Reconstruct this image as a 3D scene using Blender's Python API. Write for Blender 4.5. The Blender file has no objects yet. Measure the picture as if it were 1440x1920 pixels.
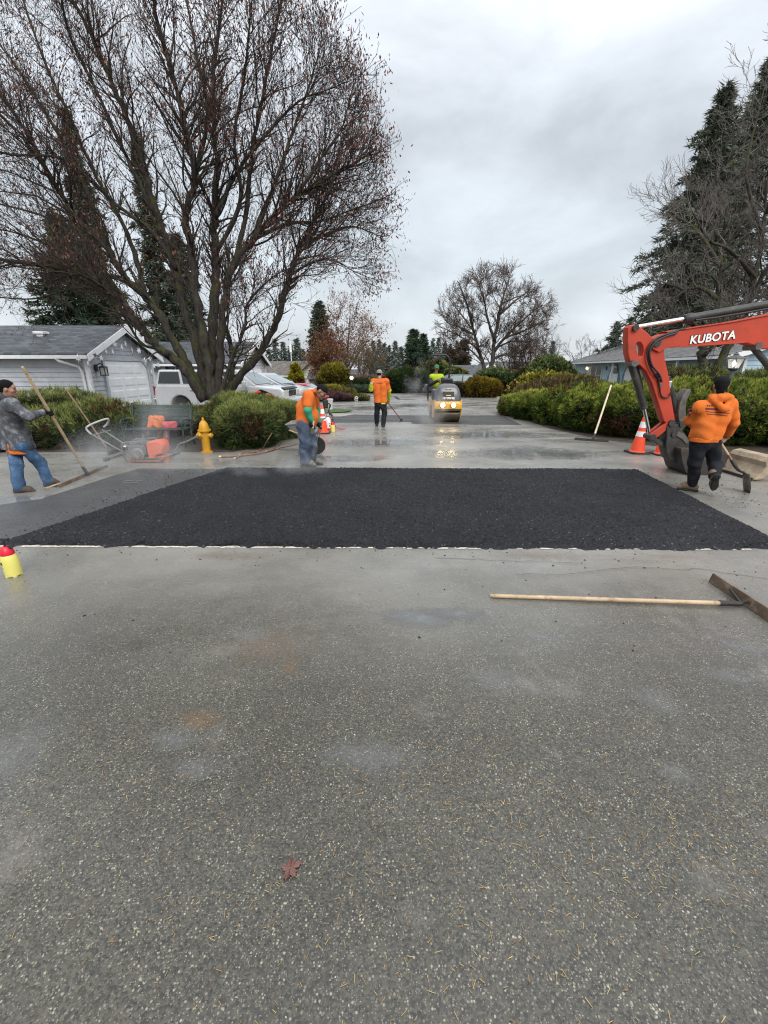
import bpy, bmesh, math, random
import numpy as np
from mathutils import Vector, Matrix, Quaternion, noise as mnoise

random.seed(7)
scene = bpy.context.scene
COL = scene.collection
PI = math.pi
R = math.radians

# ------------------------------------------------------------------ camera model (used to lay the survey out in metres)
FPX, CAM_H = 800.0, 1.8
TILT = math.atan(270 / 800.0)
ST, CT = math.sin(TILT), math.cos(TILT)

def ray(px, py):
    u, v = px - 720.0, py - 960.0
    return (u, FPX * CT - v * ST, -FPX * ST - v * CT)

def G(px, py, z=0.0):
    r = ray(px, py); t = (z - CAM_H) / r[2]
    return Vector((r[0] * t, r[1] * t, z))

def A(px, py, Y):
    r = ray(px, py); t = Y / r[1]
    return Vector((r[0] * t, Y, CAM_H + r[2] * t))

def ground_z(y, x=0.0):
    def sm(t): t = min(1.0, max(0.0, t)); return t * t * (3 - 2 * t)
    return -1.7 * sm((y - 34) / 40.0) - 0.62 * sm((y - 24) / 5.0) * sm((-3.6 - x) / 2.0) * (1 - .6 * sm((y - 34) / 40.0))

# ------------------------------------------------------------------ materials
MATS = {}
def nd(nt, typ, **kw):
    n = nt.nodes.new(typ)
    for k, v in kw.items():
        if k in n.inputs: n.inputs[k].default_value = v
        else: setattr(n, k, v)
    return n

def new_mat(name):
    m = bpy.data.materials.new(name); m.use_nodes = True
    nt = m.node_tree
    b = nt.nodes['Principled BSDF']
    return m, nt, b

def c4(c): return (c[0], c[1], c[2], 1.0)

def pmat(name, col, rough=0.6, var=0.18, scale=6.0, metal=0.0, bump=0.0, bscale=60.0, spec=0.5,
         dirt=None, dirt_amt=0.0, dirt_scale=3.0, coat=0.0, emit=None, estr=0.0, trans=0.0, sheen=0.0, rvar=0.1):
    """plain procedural surface: colour broken by noise, a second dirt colour in patches, fine bump"""
    if name in MATS: return MATS[name]
    m, nt, b = new_mat(name)
    tc = nd(nt, 'ShaderNodeTexCoord')
    n1 = nd(nt, 'ShaderNodeTexNoise', Scale=scale, Detail=6.0, Roughness=0.62)
    nt.links.new(tc.outputs['Object'], n1.inputs['Vector'])
    mix = nd(nt, 'ShaderNodeMix', data_type='RGBA')
    lo = [max(0, x * (1 - var)) for x in col]; hi = [min(1, x * (1 + var)) for x in col]
    ramp = nd(nt, 'ShaderNodeMapRange'); ramp.inputs[1].default_value = 0.3; ramp.inputs[2].default_value = 0.7
    nt.links.new(n1.outputs['Fac'], ramp.inputs[0])
    nt.links.new(ramp.outputs[0], mix.inputs['Factor'])
    mix.inputs[6].default_value = c4(lo); mix.inputs[7].default_value = c4(hi)
    out = mix.outputs[2]
    if dirt is not None:
        n2 = nd(nt, 'ShaderNodeTexNoise', Scale=dirt_scale, Detail=8.0, Roughness=0.7)
        nt.links.new(tc.outputs['Object'], n2.inputs['Vector'])
        r2 = nd(nt, 'ShaderNodeMapRange'); r2.inputs[1].default_value = 0.62 - 0.3 * dirt_amt; r2.inputs[2].default_value = 0.75 - 0.2 * dirt_amt
        nt.links.new(n2.outputs['Fac'], r2.inputs[0])
        mx = nd(nt, 'ShaderNodeMix', data_type='RGBA')
        nt.links.new(r2.outputs[0], mx.inputs['Factor']); nt.links.new(out, mx.inputs[6])
        mx.inputs[7].default_value = c4(dirt); out = mx.outputs[2]
    nt.links.new(out, b.inputs['Base Color'])
    rr = nd(nt, 'ShaderNodeMapRange'); rr.inputs[3].default_value = max(0.02, rough - rvar); rr.inputs[4].default_value = min(1, rough + rvar)
    nt.links.new(n1.outputs['Fac'], rr.inputs[0]); nt.links.new(rr.outputs[0], b.inputs['Roughness'])
    b.inputs['Metallic'].default_value = metal
    b.inputs['Specular IOR Level'].default_value = spec
    b.inputs['Coat Weight'].default_value = coat
    if sheen: b.inputs['Sheen Weight'].default_value = sheen
    if trans: b.inputs['Transmission Weight'].default_value = trans
    if emit is not None:
        b.inputs['Emission Color'].default_value = c4(emit); b.inputs['Emission Strength'].default_value = estr
    if bump:
        n3 = nd(nt, 'ShaderNodeTexNoise', Scale=bscale, Detail=5.0)
        nt.links.new(tc.outputs['Object'], n3.inputs['Vector'])
        bp = nd(nt, 'ShaderNodeBump', Strength=min(1, bump), Distance=0.02)
        nt.links.new(n3.outputs['Fac'], bp.inputs['Height']); nt.links.new(bp.outputs[0], b.inputs['Normal'])
    MATS[name] = m
    return m

def vmat(name, rough=0.7, spec=0.3, bump=0.0, bscale=40, transl=0.0):
    """surface whose colour comes from the mesh's own colour attribute (each leaf or twig its own tone)"""
    if name in MATS: return MATS[name]
    m, nt, b = new_mat(name)
    a = nd(nt, 'ShaderNodeVertexColor', layer_name='Col')
    nt.links.new(a.outputs['Color'], b.inputs['Base Color'])
    b.inputs['Roughness'].default_value = rough
    b.inputs['Specular IOR Level'].default_value = spec
    if bump:
        tc = nd(nt, 'ShaderNodeTexCoord')
        n3 = nd(nt, 'ShaderNodeTexNoise', Scale=bscale, Detail=5.0)
        nt.links.new(tc.outputs['Object'], n3.inputs['Vector'])
        bp = nd(nt, 'ShaderNodeBump', Strength=bump, Distance=0.02)
        nt.links.new(n3.outputs['Fac'], bp.inputs['Height']); nt.links.new(bp.outputs[0], b.inputs['Normal'])
    MATS[name] = m
    return m

# ------------------------------------------------------------------ objects
WM = {}
def tag(o, label=None, cat=None, group=None, kind=None):
    if label: o['label'] = label
    if cat: o['category'] = cat
    if group: o['group'] = group
    if kind: o['kind'] = kind
    return o

def empty(name, loc, label, cat, group=None, rz=0.0):
    o = bpy.data.objects.new(name, None); COL.objects.link(o)
    o.empty_display_size = 0.2
    o.location = loc; o.rotation_euler = (0, 0, rz)
    WM[o.name] = Matrix.Translation(Vector(loc)) @ Matrix.Rotation(rz, 4, 'Z')
    return tag(o, label, cat, group)

def link(name, me, mat, parent=None, smooth=None, local=False, bevel=0.0, label=None):
    """one mesh object; verts given in world metres unless local=True"""
    o = bpy.data.objects.new(name, me); COL.objects.link(o)
    me.name = name
    if mat is not None:
        me.materials.clear(); me.materials.append(mat)
    if parent is not None:
        w = WM[parent.name]
        if not local: me.transform(w.inverted())
        o.parent = parent; WM[o.name] = w
    else:
        WM[o.name] = Matrix.Identity(4)
    if smooth is not None:
        for p in me.polygons: p.use_smooth = True
        if smooth < 179: me.set_sharp_from_angle(angle=R(smooth))
    if bevel:
        md = o.modifiers.new('bevel', 'BEVEL'); md.width = bevel; md.segments = 2; md.limit_method = 'ANGLE'; md.angle_limit = R(35)
        md.harden_normals = False
    if label: o['label'] = label
    return o

def top(name, me, mat, label, cat, group=None, kind=None, **kw):
    """a thing that is a single mesh: origin moved to its base"""
    n = len(me.vertices); co = np.empty(n * 3); me.vertices.foreach_get('co', co); co = co.reshape(-1, 3)
    base = Vector(((co[:, 0].min() + co[:, 0].max()) / 2, (co[:, 1].min() + co[:, 1].max()) / 2, co[:, 2].min()))
    if kind == 'structure': base = Vector((0, 0, 0))
    me.transform(Matrix.Translation(-base))
    o = link(name, me, mat, **kw); o.location = base
    WM[o.name] = Matrix.Translation(base)
    return tag(o, label, cat, group, kind)

def np_mesh(V, Fq=None, Ft=None, col=None, name='m'):
    """fast mesh from numpy arrays (quads and/or tris), colour per vertex"""
    V = np.asarray(V, dtype=np.float32).reshape(-1, 3)
    me = bpy.data.meshes.new(name)
    me.vertices.add(len(V)); me.vertices.foreach_set('co', V.ravel())
    idx = []; tot = []
    if Fq is not None and len(Fq):
        Fq = np.asarray(Fq, dtype=np.int32).reshape(-1, 4); idx.append(Fq.ravel()); tot.append(np.full(len(Fq), 4, np.int32))
    if Ft is not None and len(Ft):
        Ft = np.asarray(Ft, dtype=np.int32).reshape(-1, 3); idx.append(Ft.ravel()); tot.append(np.full(len(Ft), 3, np.int32))
    idx = np.concatenate(idx); tot = np.concatenate(tot)
    st = np.zeros(len(tot), np.int32); st[1:] = np.cumsum(tot)[:-1]
    me.loops.add(len(idx)); me.loops.foreach_set('vertex_index', idx)
    me.polygons.add(len(tot)); me.polygons.foreach_set('loop_start', st); me.polygons.foreach_set('loop_total', tot)
    if col is not None:
        a = me.color_attributes.new('Col', 'FLOAT_COLOR', 'POINT')
        c = np.ones((len(V), 4), np.float32); c[:, :3] = col
        a.data.foreach_set('color', c.ravel())
    me.update(calc_edges=True)
    return me

class MB:
    """collects simple solids into one mesh"""
    def __init__(s): s.v = []; s.f = []
    def add(s, vs, fs):
        b = len(s.v); s.v += [Vector(x) for x in vs]; s.f += [[i + b for i in f] for f in fs]; return s
    def box(s, c, size, rot=None, taper=1.0):
        hx, hy, hz = size[0] / 2, size[1] / 2, size[2] / 2
        vs = []
        for z, k in ((-hz, 1), (hz, taper)):
            for x, y in ((-hx, -hy), (hx, -hy), (hx, hy), (-hx, hy)): vs.append(Vector((x * k, y * k, z)))
        if rot is not None: vs = [rot @ v for v in vs]
        c = Vector(c)
        return s.add([v + c for v in vs], [[0, 3, 2, 1], [4, 5, 6, 7], [0, 1, 5, 4], [1, 2, 6, 5], [2, 3, 7, 6], [3, 0, 4, 7]])
    def mm(s, x0, x1, y0, y1, z0, z1):
        return s.box(((x0 + x1) / 2, (y0 + y1) / 2, (z0 + z1) / 2), (x1 - x0, y1 - y0, z1 - z0))
    def bar(s, p0, p1, w, h, up=(0, 0, 1)):
        p0, p1 = Vector(p0), Vector(p1); d = (p1 - p0); L = d.length; d.normalize()
        x = d.cross(Vector(up)); 
        if x.length < 1e-4: x = d.cross(Vector((1, 0, 0)))
        x.normalize(); y = x.cross(d).normalized()
        M = Matrix((x, y, d)).transposed()
        return s.box((p0 + p1) / 2, (w, h, L), M)
    def tube(s, pts, rad, n=10, cap=True, flat=None):
        pts = [Vector(p) for p in pts]
        if not hasattr(rad, '__len__'): rad = [rad] * len(pts)
        b = len(s.v); prev = None
        for i, p in enumerate(pts):
            t = (pts[min(i + 1, len(pts) - 1)] - pts[max(i - 1, 0)]).normalized()
            if prev is None:
                a = Vector((0, 0, 1)) if abs(t.z) < 0.9 else Vector((1, 0, 0))
                u = t.cross(a).normalized()
            else:
                u = (prev - t * prev.dot(t)).normalized()
            prev = u; w = t.cross(u)
            for k in range(n):
                an = 2 * PI * k / n
                s.v.append(p + (u * math.cos(an) + w * math.sin(an)) * rad[i])
        for i in range(len(pts) - 1):
            for k in range(n):
                k2 = (k + 1) % n
                s.f.append([b + i * n + k, b + i * n + k2, b + (i + 1) * n + k2, b + (i + 1) * n + k])
        if cap:
            s.f.append([b + k for k in range(n)][::-1]); e = b + (len(pts) - 1) * n
            s.f.append([e + k for k in range(n)])
        return s
    def lathe(s, prof, n=20, origin=(0, 0, 0), M=None):
        """prof: (r,z) list from bottom to top"""
        b = len(s.v); o = Vector(origin)
        for r, z in prof:
            for k in range(n):
                a = 2 * PI * k / n
                v = Vector((r * math.cos(a), r * math.sin(a), z))
                s.v.append((M @ v if M is not None else v) + o)
        for i in range(len(prof) - 1):
            for k in range(n):
                k2 = (k + 1) % n
                s.f.append([b + i * n + k, b + i * n + k2, b + (i + 1) * n + k2, b + (i + 1) * n + k])
        s.f.append([b + k for k in range(n)][::-1]); e = b + (len(prof) - 1) * n
        s.f.append([e + k for k in range(n)])
        return s
    def prism(s, poly, vec):
        """poly: list of 3D points; extruded by vec"""
        n = len(poly); vec = Vector(vec)
        vs = [Vector(p) for p in poly] + [Vector(p) + vec for p in poly]
        fs = [list(range(n))[::-1], list(range(n, 2 * n))]
        for i in range(n): fs.append([i, (i + 1) % n, n + (i + 1) % n, n + i])
        return s.add(vs, fs)
    def quad(s, *p): return s.add(p, [list(range(len(p)))])
    def mesh(s, fix=True):
        me = bpy.data.meshes.new('m'); me.from_pydata([tuple(v) for v in s.v], [], s.f)
        if fix:
            bm = bmesh.new(); bm.from_mesh(me); bmesh.ops.recalc_face_normals(bm, faces=bm.faces); bm.to_mesh(me); bm.free()
        me.update(); return me
    def build(s, name, mat, parent=None, smooth=None, bevel=0.0, local=False, label=None):
        return link(name, s.mesh(), mat, parent, smooth, local, bevel, label)

def ball(c, r, seg=14, ring=9, M=None):
    mb = MB()
    if not hasattr(r, '__len__'): r = (r, r, r)
    pr = []
    for i in range(ring + 1):
        a = -PI / 2 + PI * i / ring
        pr.append((max(1e-4, math.cos(a)), math.sin(a)))
    S = Matrix.Diagonal(Vector(r)).to_3x3()
    if M is not None: S = M @ S
    mb.lathe(pr, seg, c, S); return mb

def curve2d(splines, half, bevel=0.0, M=None, smooth_splines=()):
    """flat filled outline (holes allowed) with thickness, as a mesh; M places the XY plane"""
    cu = bpy.data.curves.new('c', 'CURVE'); cu.dimensions = '2D'; cu.fill_mode = 'BOTH'
    cu.extrude = max(0, half - bevel); cu.bevel_depth = bevel; cu.bevel_resolution = 1; cu.offset = -bevel
    for pts in splines:
        sp = cu.splines.new('POLY'); sp.points.add(len(pts) - 1)
        for i, p in enumerate(pts): sp.points[i].co = (p[0], p[1], 0, 1)
        sp.use_cyclic_u = True
    return _curve_mesh(cu, M)

def _curve_mesh(cu, M):
    o = bpy.data.objects.new('tmp', cu); COL.objects.link(o)
    dg = bpy.context.evaluated_depsgraph_get()
    me = bpy.data.meshes.new_from_object(o.evaluated_get(dg))
    bpy.data.objects.remove(o); bpy.data.curves.remove(cu)
    if M is not None: me.transform(M)
    return me

def text_mesh(s, size, M, ext=0.002, offset=0.0, shear=0.0, space=1.0, align='CENTER'):
    cu = bpy.data.curves.new('t', 'FONT'); cu.body = s; cu.size = size; cu.extrude = ext; cu.offset = offset; cu.shear = shear
    cu.space_character = space; cu.align_x = align; cu.align_y = 'CENTER'
    return _curve_mesh(cu, M)

def frame(o, x, y):
    """matrix with local X and Y along the given world directions"""
    x = Vector(x).normalized(); y = Vector(y); y = (y - x * y.dot(x)).normalized(); z = x.cross(y)
    M = Matrix((x, y, z)).transposed().to_4x4(); M.translation = Vector(o); return M

def circ(cx, cy, rx, ry=None, n=24):
    ry = rx if ry is None else ry
    return [(cx + rx * math.cos(2 * PI * k / n), cy + ry * math.sin(2 * PI * k / n)) for k in range(n)]

# ------------------------------------------------------------------ soft solids: smooth union of tapered capsules -> one skin
def sdf_mesh(prims, res=0.012, k=0.03, fold=0.0, fscale=9.0, cuts=(), seed=0, pad=0.04, subtract=()):
    """prims: ('c',p0,r0,p1,r1) or ('e',centre,(rx,ry,rz),3x3 or None)"""
    lo = np.full(3, 1e9); hi = np.full(3, -1e9)
    for p in prims:
        if p[0] == 'c':
            for q, r in ((p[1], p[2]), (p[3], p[4])):
                q = np.array(q); lo = np.minimum(lo, q - r); hi = np.maximum(hi, q + r)
        else:
            q = np.array(p[1]); r = max(p[2]); lo = np.minimum(lo, q - r); hi = np.maximum(hi, q + r)
    lo -= pad + fold; hi += pad + fold
    n = np.ceil((hi - lo) / res).astype(int) + 1
    ax = [lo[i] + res * np.arange(n[i]) for i in range(3)]
    X, Y, Z = np.meshgrid(*ax, indexing='ij')
    def dist(p):
        if p[0] == 'c':
            a = np.array(p[1], float); b = np.array(p[3], float); ba = b - a; L2 = max(1e-9, float(ba @ ba))
            t = np.clip(((X - a[0]) * ba[0] + (Y - a[1]) * ba[1] + (Z - a[2]) * ba[2]) / L2, 0, 1)
            return np.sqrt((X - a[0] - t * ba[0]) ** 2 + (Y - a[1] - t * ba[1]) ** 2 + (Z - a[2] - t * ba[2]) ** 2) - (p[2] + (p[4] - p[2]) * t)
        c = np.array(p[1], float); r = np.array(p[2], float)
        dx, dy, dz = X - c[0], Y - c[1], Z - c[2]
        if len(p) > 3 and p[3] is not None:
            m = np.array(p[3]); dx, dy, dz = (m[0, 0] * dx + m[1, 0] * dy + m[2, 0] * dz, m[0, 1] * dx + m[1, 1] * dy + m[2, 1] * dz, m[0, 2] * dx + m[1, 2] * dy + m[2, 2] * dz)
        q = np.sqrt((dx / r[0]) ** 2 + (dy / r[1]) ** 2 + (dz / r[2]) ** 2)
        q2 = np.sqrt((dx / r[0] ** 2) ** 2 + (dy / r[1] ** 2) ** 2 + (dz / r[2] ** 2) ** 2) + 1e-9
        return q * (q - 1) / q2
    D = None
    for p in prims:
        d = dist(p)
        if D is None: D = d
        else:
            h = np.clip(0.5 + 0.5 * (D - d) / k, 0, 1)
            D = D * (1 - h) + d * h - k * h * (1 - h)
    if fold:
        rg = np.random.RandomState(seed); ph = rg.rand(8) * 6.28
        wx = X * fscale + 1.3 * np.sin(Z * fscale * 0.9 + ph[0]) + 0.8 * np.sin(Y * fscale * 1.7 + ph[1])
        wz = Z * fscale * 1.6 + 1.5 * np.sin(X * fscale * 0.8 + ph[2]) + 1.0 * np.sin(Y * fscale + ph[3])
        wy = Y * fscale + 1.2 * np.sin(Z * fscale * 1.2 + ph[4])
        f = np.sin(wz + 0.6 * wx) * 0.5 + np.sin(wx * 1.1 + 0.7 * wy + ph[5]) * 0.3 + np.sin(wz * 2.1 + wy * 1.3 + ph[6]) * 0.25
        D = D + fold * f
    for p in subtract: D = np.maximum(D, -dist(p))
    for (pt, nm) in cuts:
        nm = np.array(nm, float); nm /= np.linalg.norm(nm)
        D = np.maximum(D, (X - pt[0]) * nm[0] + (Y - pt[1]) * nm[1] + (Z - pt[2]) * nm[2])
    return surface_nets(D, lo, res)

def surface_nets(D, lo, res):
    ins = D < 0
    nx, ny, nz = D.shape
    cs = np.zeros((nx - 1, ny - 1, nz - 1), np.int8)
    for i in (0, 1):
        for j in (0, 1):
            for k in (0, 1):
                cs += ins[i:nx - 1 + i, j:ny - 1 + j, k:nz - 1 + k]
    act = (cs > 0) & (cs < 8)
    ci = np.argwhere(act)
    acc = np.zeros((len(ci), 3)); cnt = np.zeros(len(ci))
    E = []
    corners = [(i, j, k) for i in (0, 1) for j in (0, 1) for k in (0, 1)]
    for a in corners:
        for ax in range(3):
            if a[ax] == 0:
                b = list(a); b[ax] = 1; E.append((a, tuple(b), ax))
    for a, b, ax in E:
        va = D[ci[:, 0] + a[0], ci[:, 1] + a[1], ci[:, 2] + a[2]]; vb = D[ci[:, 0] + b[0], ci[:, 1] + b[1], ci[:, 2] + b[2]]
        cr = (va < 0) != (vb < 0)
        t = np.where(cr, va / np.where(cr, va - vb, 1), 0)
        p = np.array(a, float)[None, :].repeat(len(ci), 0); p[:, ax] += t
        acc[cr] += p[cr]; cnt[cr] += 1
    V = lo + (ci + acc / cnt[:, None]) * res
    vid = np.full(act.shape, -1, np.int64); vid[act] = np.arange(len(ci))
    F = []
    for ax in range(3):
        sl0 = [slice(None)] * 3; sl1 = [slice(None)] * 3
        sl0[ax] = slice(0, -1); sl1[ax] = slice(1, None)
        a = ins[tuple(sl0)]; b = ins[tuple(sl1)]
        e = np.argwhere(a != b); s = a[a != b]
        o1, o2 = (ax + 1) % 3, (ax + 2) % 3
        ok = (e[:, o1] > 0) & (e[:, o2] > 0) & (e[:, o1] < D.shape[o1] - 1) & (e[:, o2] < D.shape[o2] - 1)
        e = e[ok]; s = s[ok]
        def g(d1, d2):
            q = e.copy(); q[:, o1] += d1; q[:, o2] += d2
            return vid[q[:, 0], q[:, 1], q[:, 2]]
        q = np.stack([g(-1, -1), g(0, -1), g(0, 0), g(-1, 0)], 1)
        q[~s] = q[~s][:, ::-1]
        F.append(q)
    F = np.concatenate(F); F = F[(F >= 0).all(1)]
    return np_mesh(V, Fq=F)

# ------------------------------------------------------------------ fast tapered twigs in numpy
def segs_to_tubes(P0, P1, R0, R1, n=3, C0=None):
    """each segment its own open n-sided tube"""
    P0 = np.asarray(P0); P1 = np.asarray(P1); d = P1 - P0
    L = np.linalg.norm(d, axis=1, keepdims=True) + 1e-9; t = d / L
    a = np.where(np.abs(t[:, 2:3]) < 0.9, np.array([[0, 0, 1.0]]), np.array([[1.0, 0, 0]]))
    u = np.cross(t, a); u /= np.linalg.norm(u, axis=1, keepdims=True) + 1e-9; w = np.cross(t, u)
    m = len(P0); V = np.empty((m, 2, n, 3))
    for k in range(n):
        an = 2 * PI * k / n; o = u * math.cos(an) + w * math.sin(an)
        V[:, 0, k] = P0 + o * np.asarray(R0)[:, None]; V[:, 1, k] = P1 + o * np.asarray(R1)[:, None]
    base = (np.arange(m) * 2 * n)[:, None]
    F = []
    for k in range(n):
        k2 = (k + 1) % n
        F.append(np.concatenate([base + k, base + k2, base + n + k2, base + n + k], 1))
    F = np.stack(F, 1).reshape(-1, 4)
    col = None
    if C0 is not None: col = np.repeat(np.asarray(C0), 2 * n, axis=0)
    return V.reshape(-1, 3), F, col
# ================================================================== WORLD, LIGHT, CAMERA
SUN_EL, SUN_AZ = R(42), R(158)
w = bpy.data.worlds.new('World'); scene.world = w; w.use_nodes = True
nt = w.node_tree; bg = nt.nodes['Background']
sky = nd(nt, 'ShaderNodeTexSky', sky_type='NISHITA'); sky.sun_disc = False
sky.sun_elevation = SUN_EL; sky.sun_rotation = SUN_AZ; sky.air_density = 1.0; sky.dust_density = 4.0
tc = nd(nt, 'ShaderNodeTexCoord')
# overcast vault: brighter towards the zenith, soft cloud bellies in it
sep = nd(nt, 'ShaderNodeSeparateXYZ'); nt.links.new(tc.outputs['Generated'], sep.inputs[0])
vr = nd(nt, 'ShaderNodeValToRGB'); cr = vr.color_ramp
cr.elements[0].position = 0.0; cr.elements[0].color = (0.66, 0.70, 0.735, 1)
cr.elements[1].position = 1.0; cr.elements[1].color = (1.75, 1.80, 1.86, 1)
for p, c in ((0.10, (0.64, 0.69, 0.73, 1)), (0.26, (0.62, 0.675, 0.72, 1)), (0.45, (0.72, 0.765, 0.815, 1)), (0.6, (1.15, 1.20, 1.26, 1))):
    e = cr.elements.new(p); e.color = c
nt.links.new(sep.outputs['Z'], vr.inputs[0])
mp = nd(nt, 'ShaderNodeMapping'); mp.inputs['Scale'].default_value = (1.0, 1.0, 2.2); mp.inputs['Location'].default_value = (0.35, 0.2, 0.1)
nt.links.new(tc.outputs['Generated'], mp.inputs['Vector'])
n1 = nd(nt, 'ShaderNodeTexNoise', Scale=2.9, Detail=8.0, Roughness=0.55, Distortion=0.25)
nt.links.new(mp.outputs[0], n1.inputs['Vector'])
mr = nd(nt, 'ShaderNodeMapRange'); mr.inputs[1].default_value = 0.32; mr.inputs[2].default_value = 0.7; mr.inputs[3].default_value = 0.84; mr.inputs[4].default_value = 1.30
nt.links.new(n1.outputs['Fac'], mr.inputs[0])
mul = nd(nt, 'ShaderNodeVectorMath', operation='SCALE')
nt.links.new(vr.outputs['Color'], mul.inputs[0]); nt.links.new(mr.outputs[0], mul.inputs['Scale'])
skm = nd(nt, 'ShaderNodeVectorMath', operation='SCALE'); skm.inputs['Scale'].default_value = 0.02
nt.links.new(sky.outputs[0], skm.inputs[0])
addn = nd(nt, 'ShaderNodeVectorMath', operation='ADD')
nt.links.new(mul.outputs[0], addn.inputs[0]); nt.links.new(skm.outputs[0], addn.inputs[1])
nt.links.new(addn.outputs[0], bg.inputs['Color']); bg.inputs['Strength'].default_value = 1.0

sl = bpy.data.lights.new('sun', 'SUN'); sl.energy = 2.2; sl.angle = R(38); sl.color = (1.0, 0.97, 0.93)
so = bpy.data.objects.new('sun', sl); COL.objects.link(so)
sd = Vector((math.sin(SUN_AZ) * math.cos(SUN_EL), math.cos(SUN_AZ) * math.cos(SUN_EL), math.sin(SUN_EL)))
so.rotation_euler = sd.to_track_quat('Z', 'Y').to_euler(); so.location = (0, 0, 40)

cam = bpy.data.cameras.new('camera'); co = bpy.data.objects.new('camera', cam); COL.objects.link(co)
cam.sensor_width = 36; cam.sensor_fit = 'AUTO'; cam.lens = FPX / 1920 * 36; cam.clip_start = 0.05; cam.clip_end = 2000
co.location = (0, 0, CAM_H); co.rotation_euler = (PI / 2 - TILT, 0, 0)
scene.camera = co
scene.view_settings.view_transform = 'Standard'; scene.view_settings.look = 'None'; scene.view_settings.exposure = 0
scene.render.resolution_x, scene.render.resolution_y = 768, 1024
scene.cycles.max_bounces = 6; scene.cycles.transparent_max_bounces = 8; scene.cycles.volume_bounces = 0
scene.cycles.use_denoising = True; scene.cycles.denoiser = 'OPENIMAGEDENOISE'; scene.cycles.denoising_input_passes = 'RGB_ALBEDO_NORMAL'; scene.cycles.denoising_prefilter = 'NONE'
scene.cycles.filter_width = 1.15
scene.cycles.sample_clamp_indirect = 6.0; scene.cycles.sample_clamp_direct = 30.0
scene.cycles.use_adaptive_sampling = False

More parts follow.
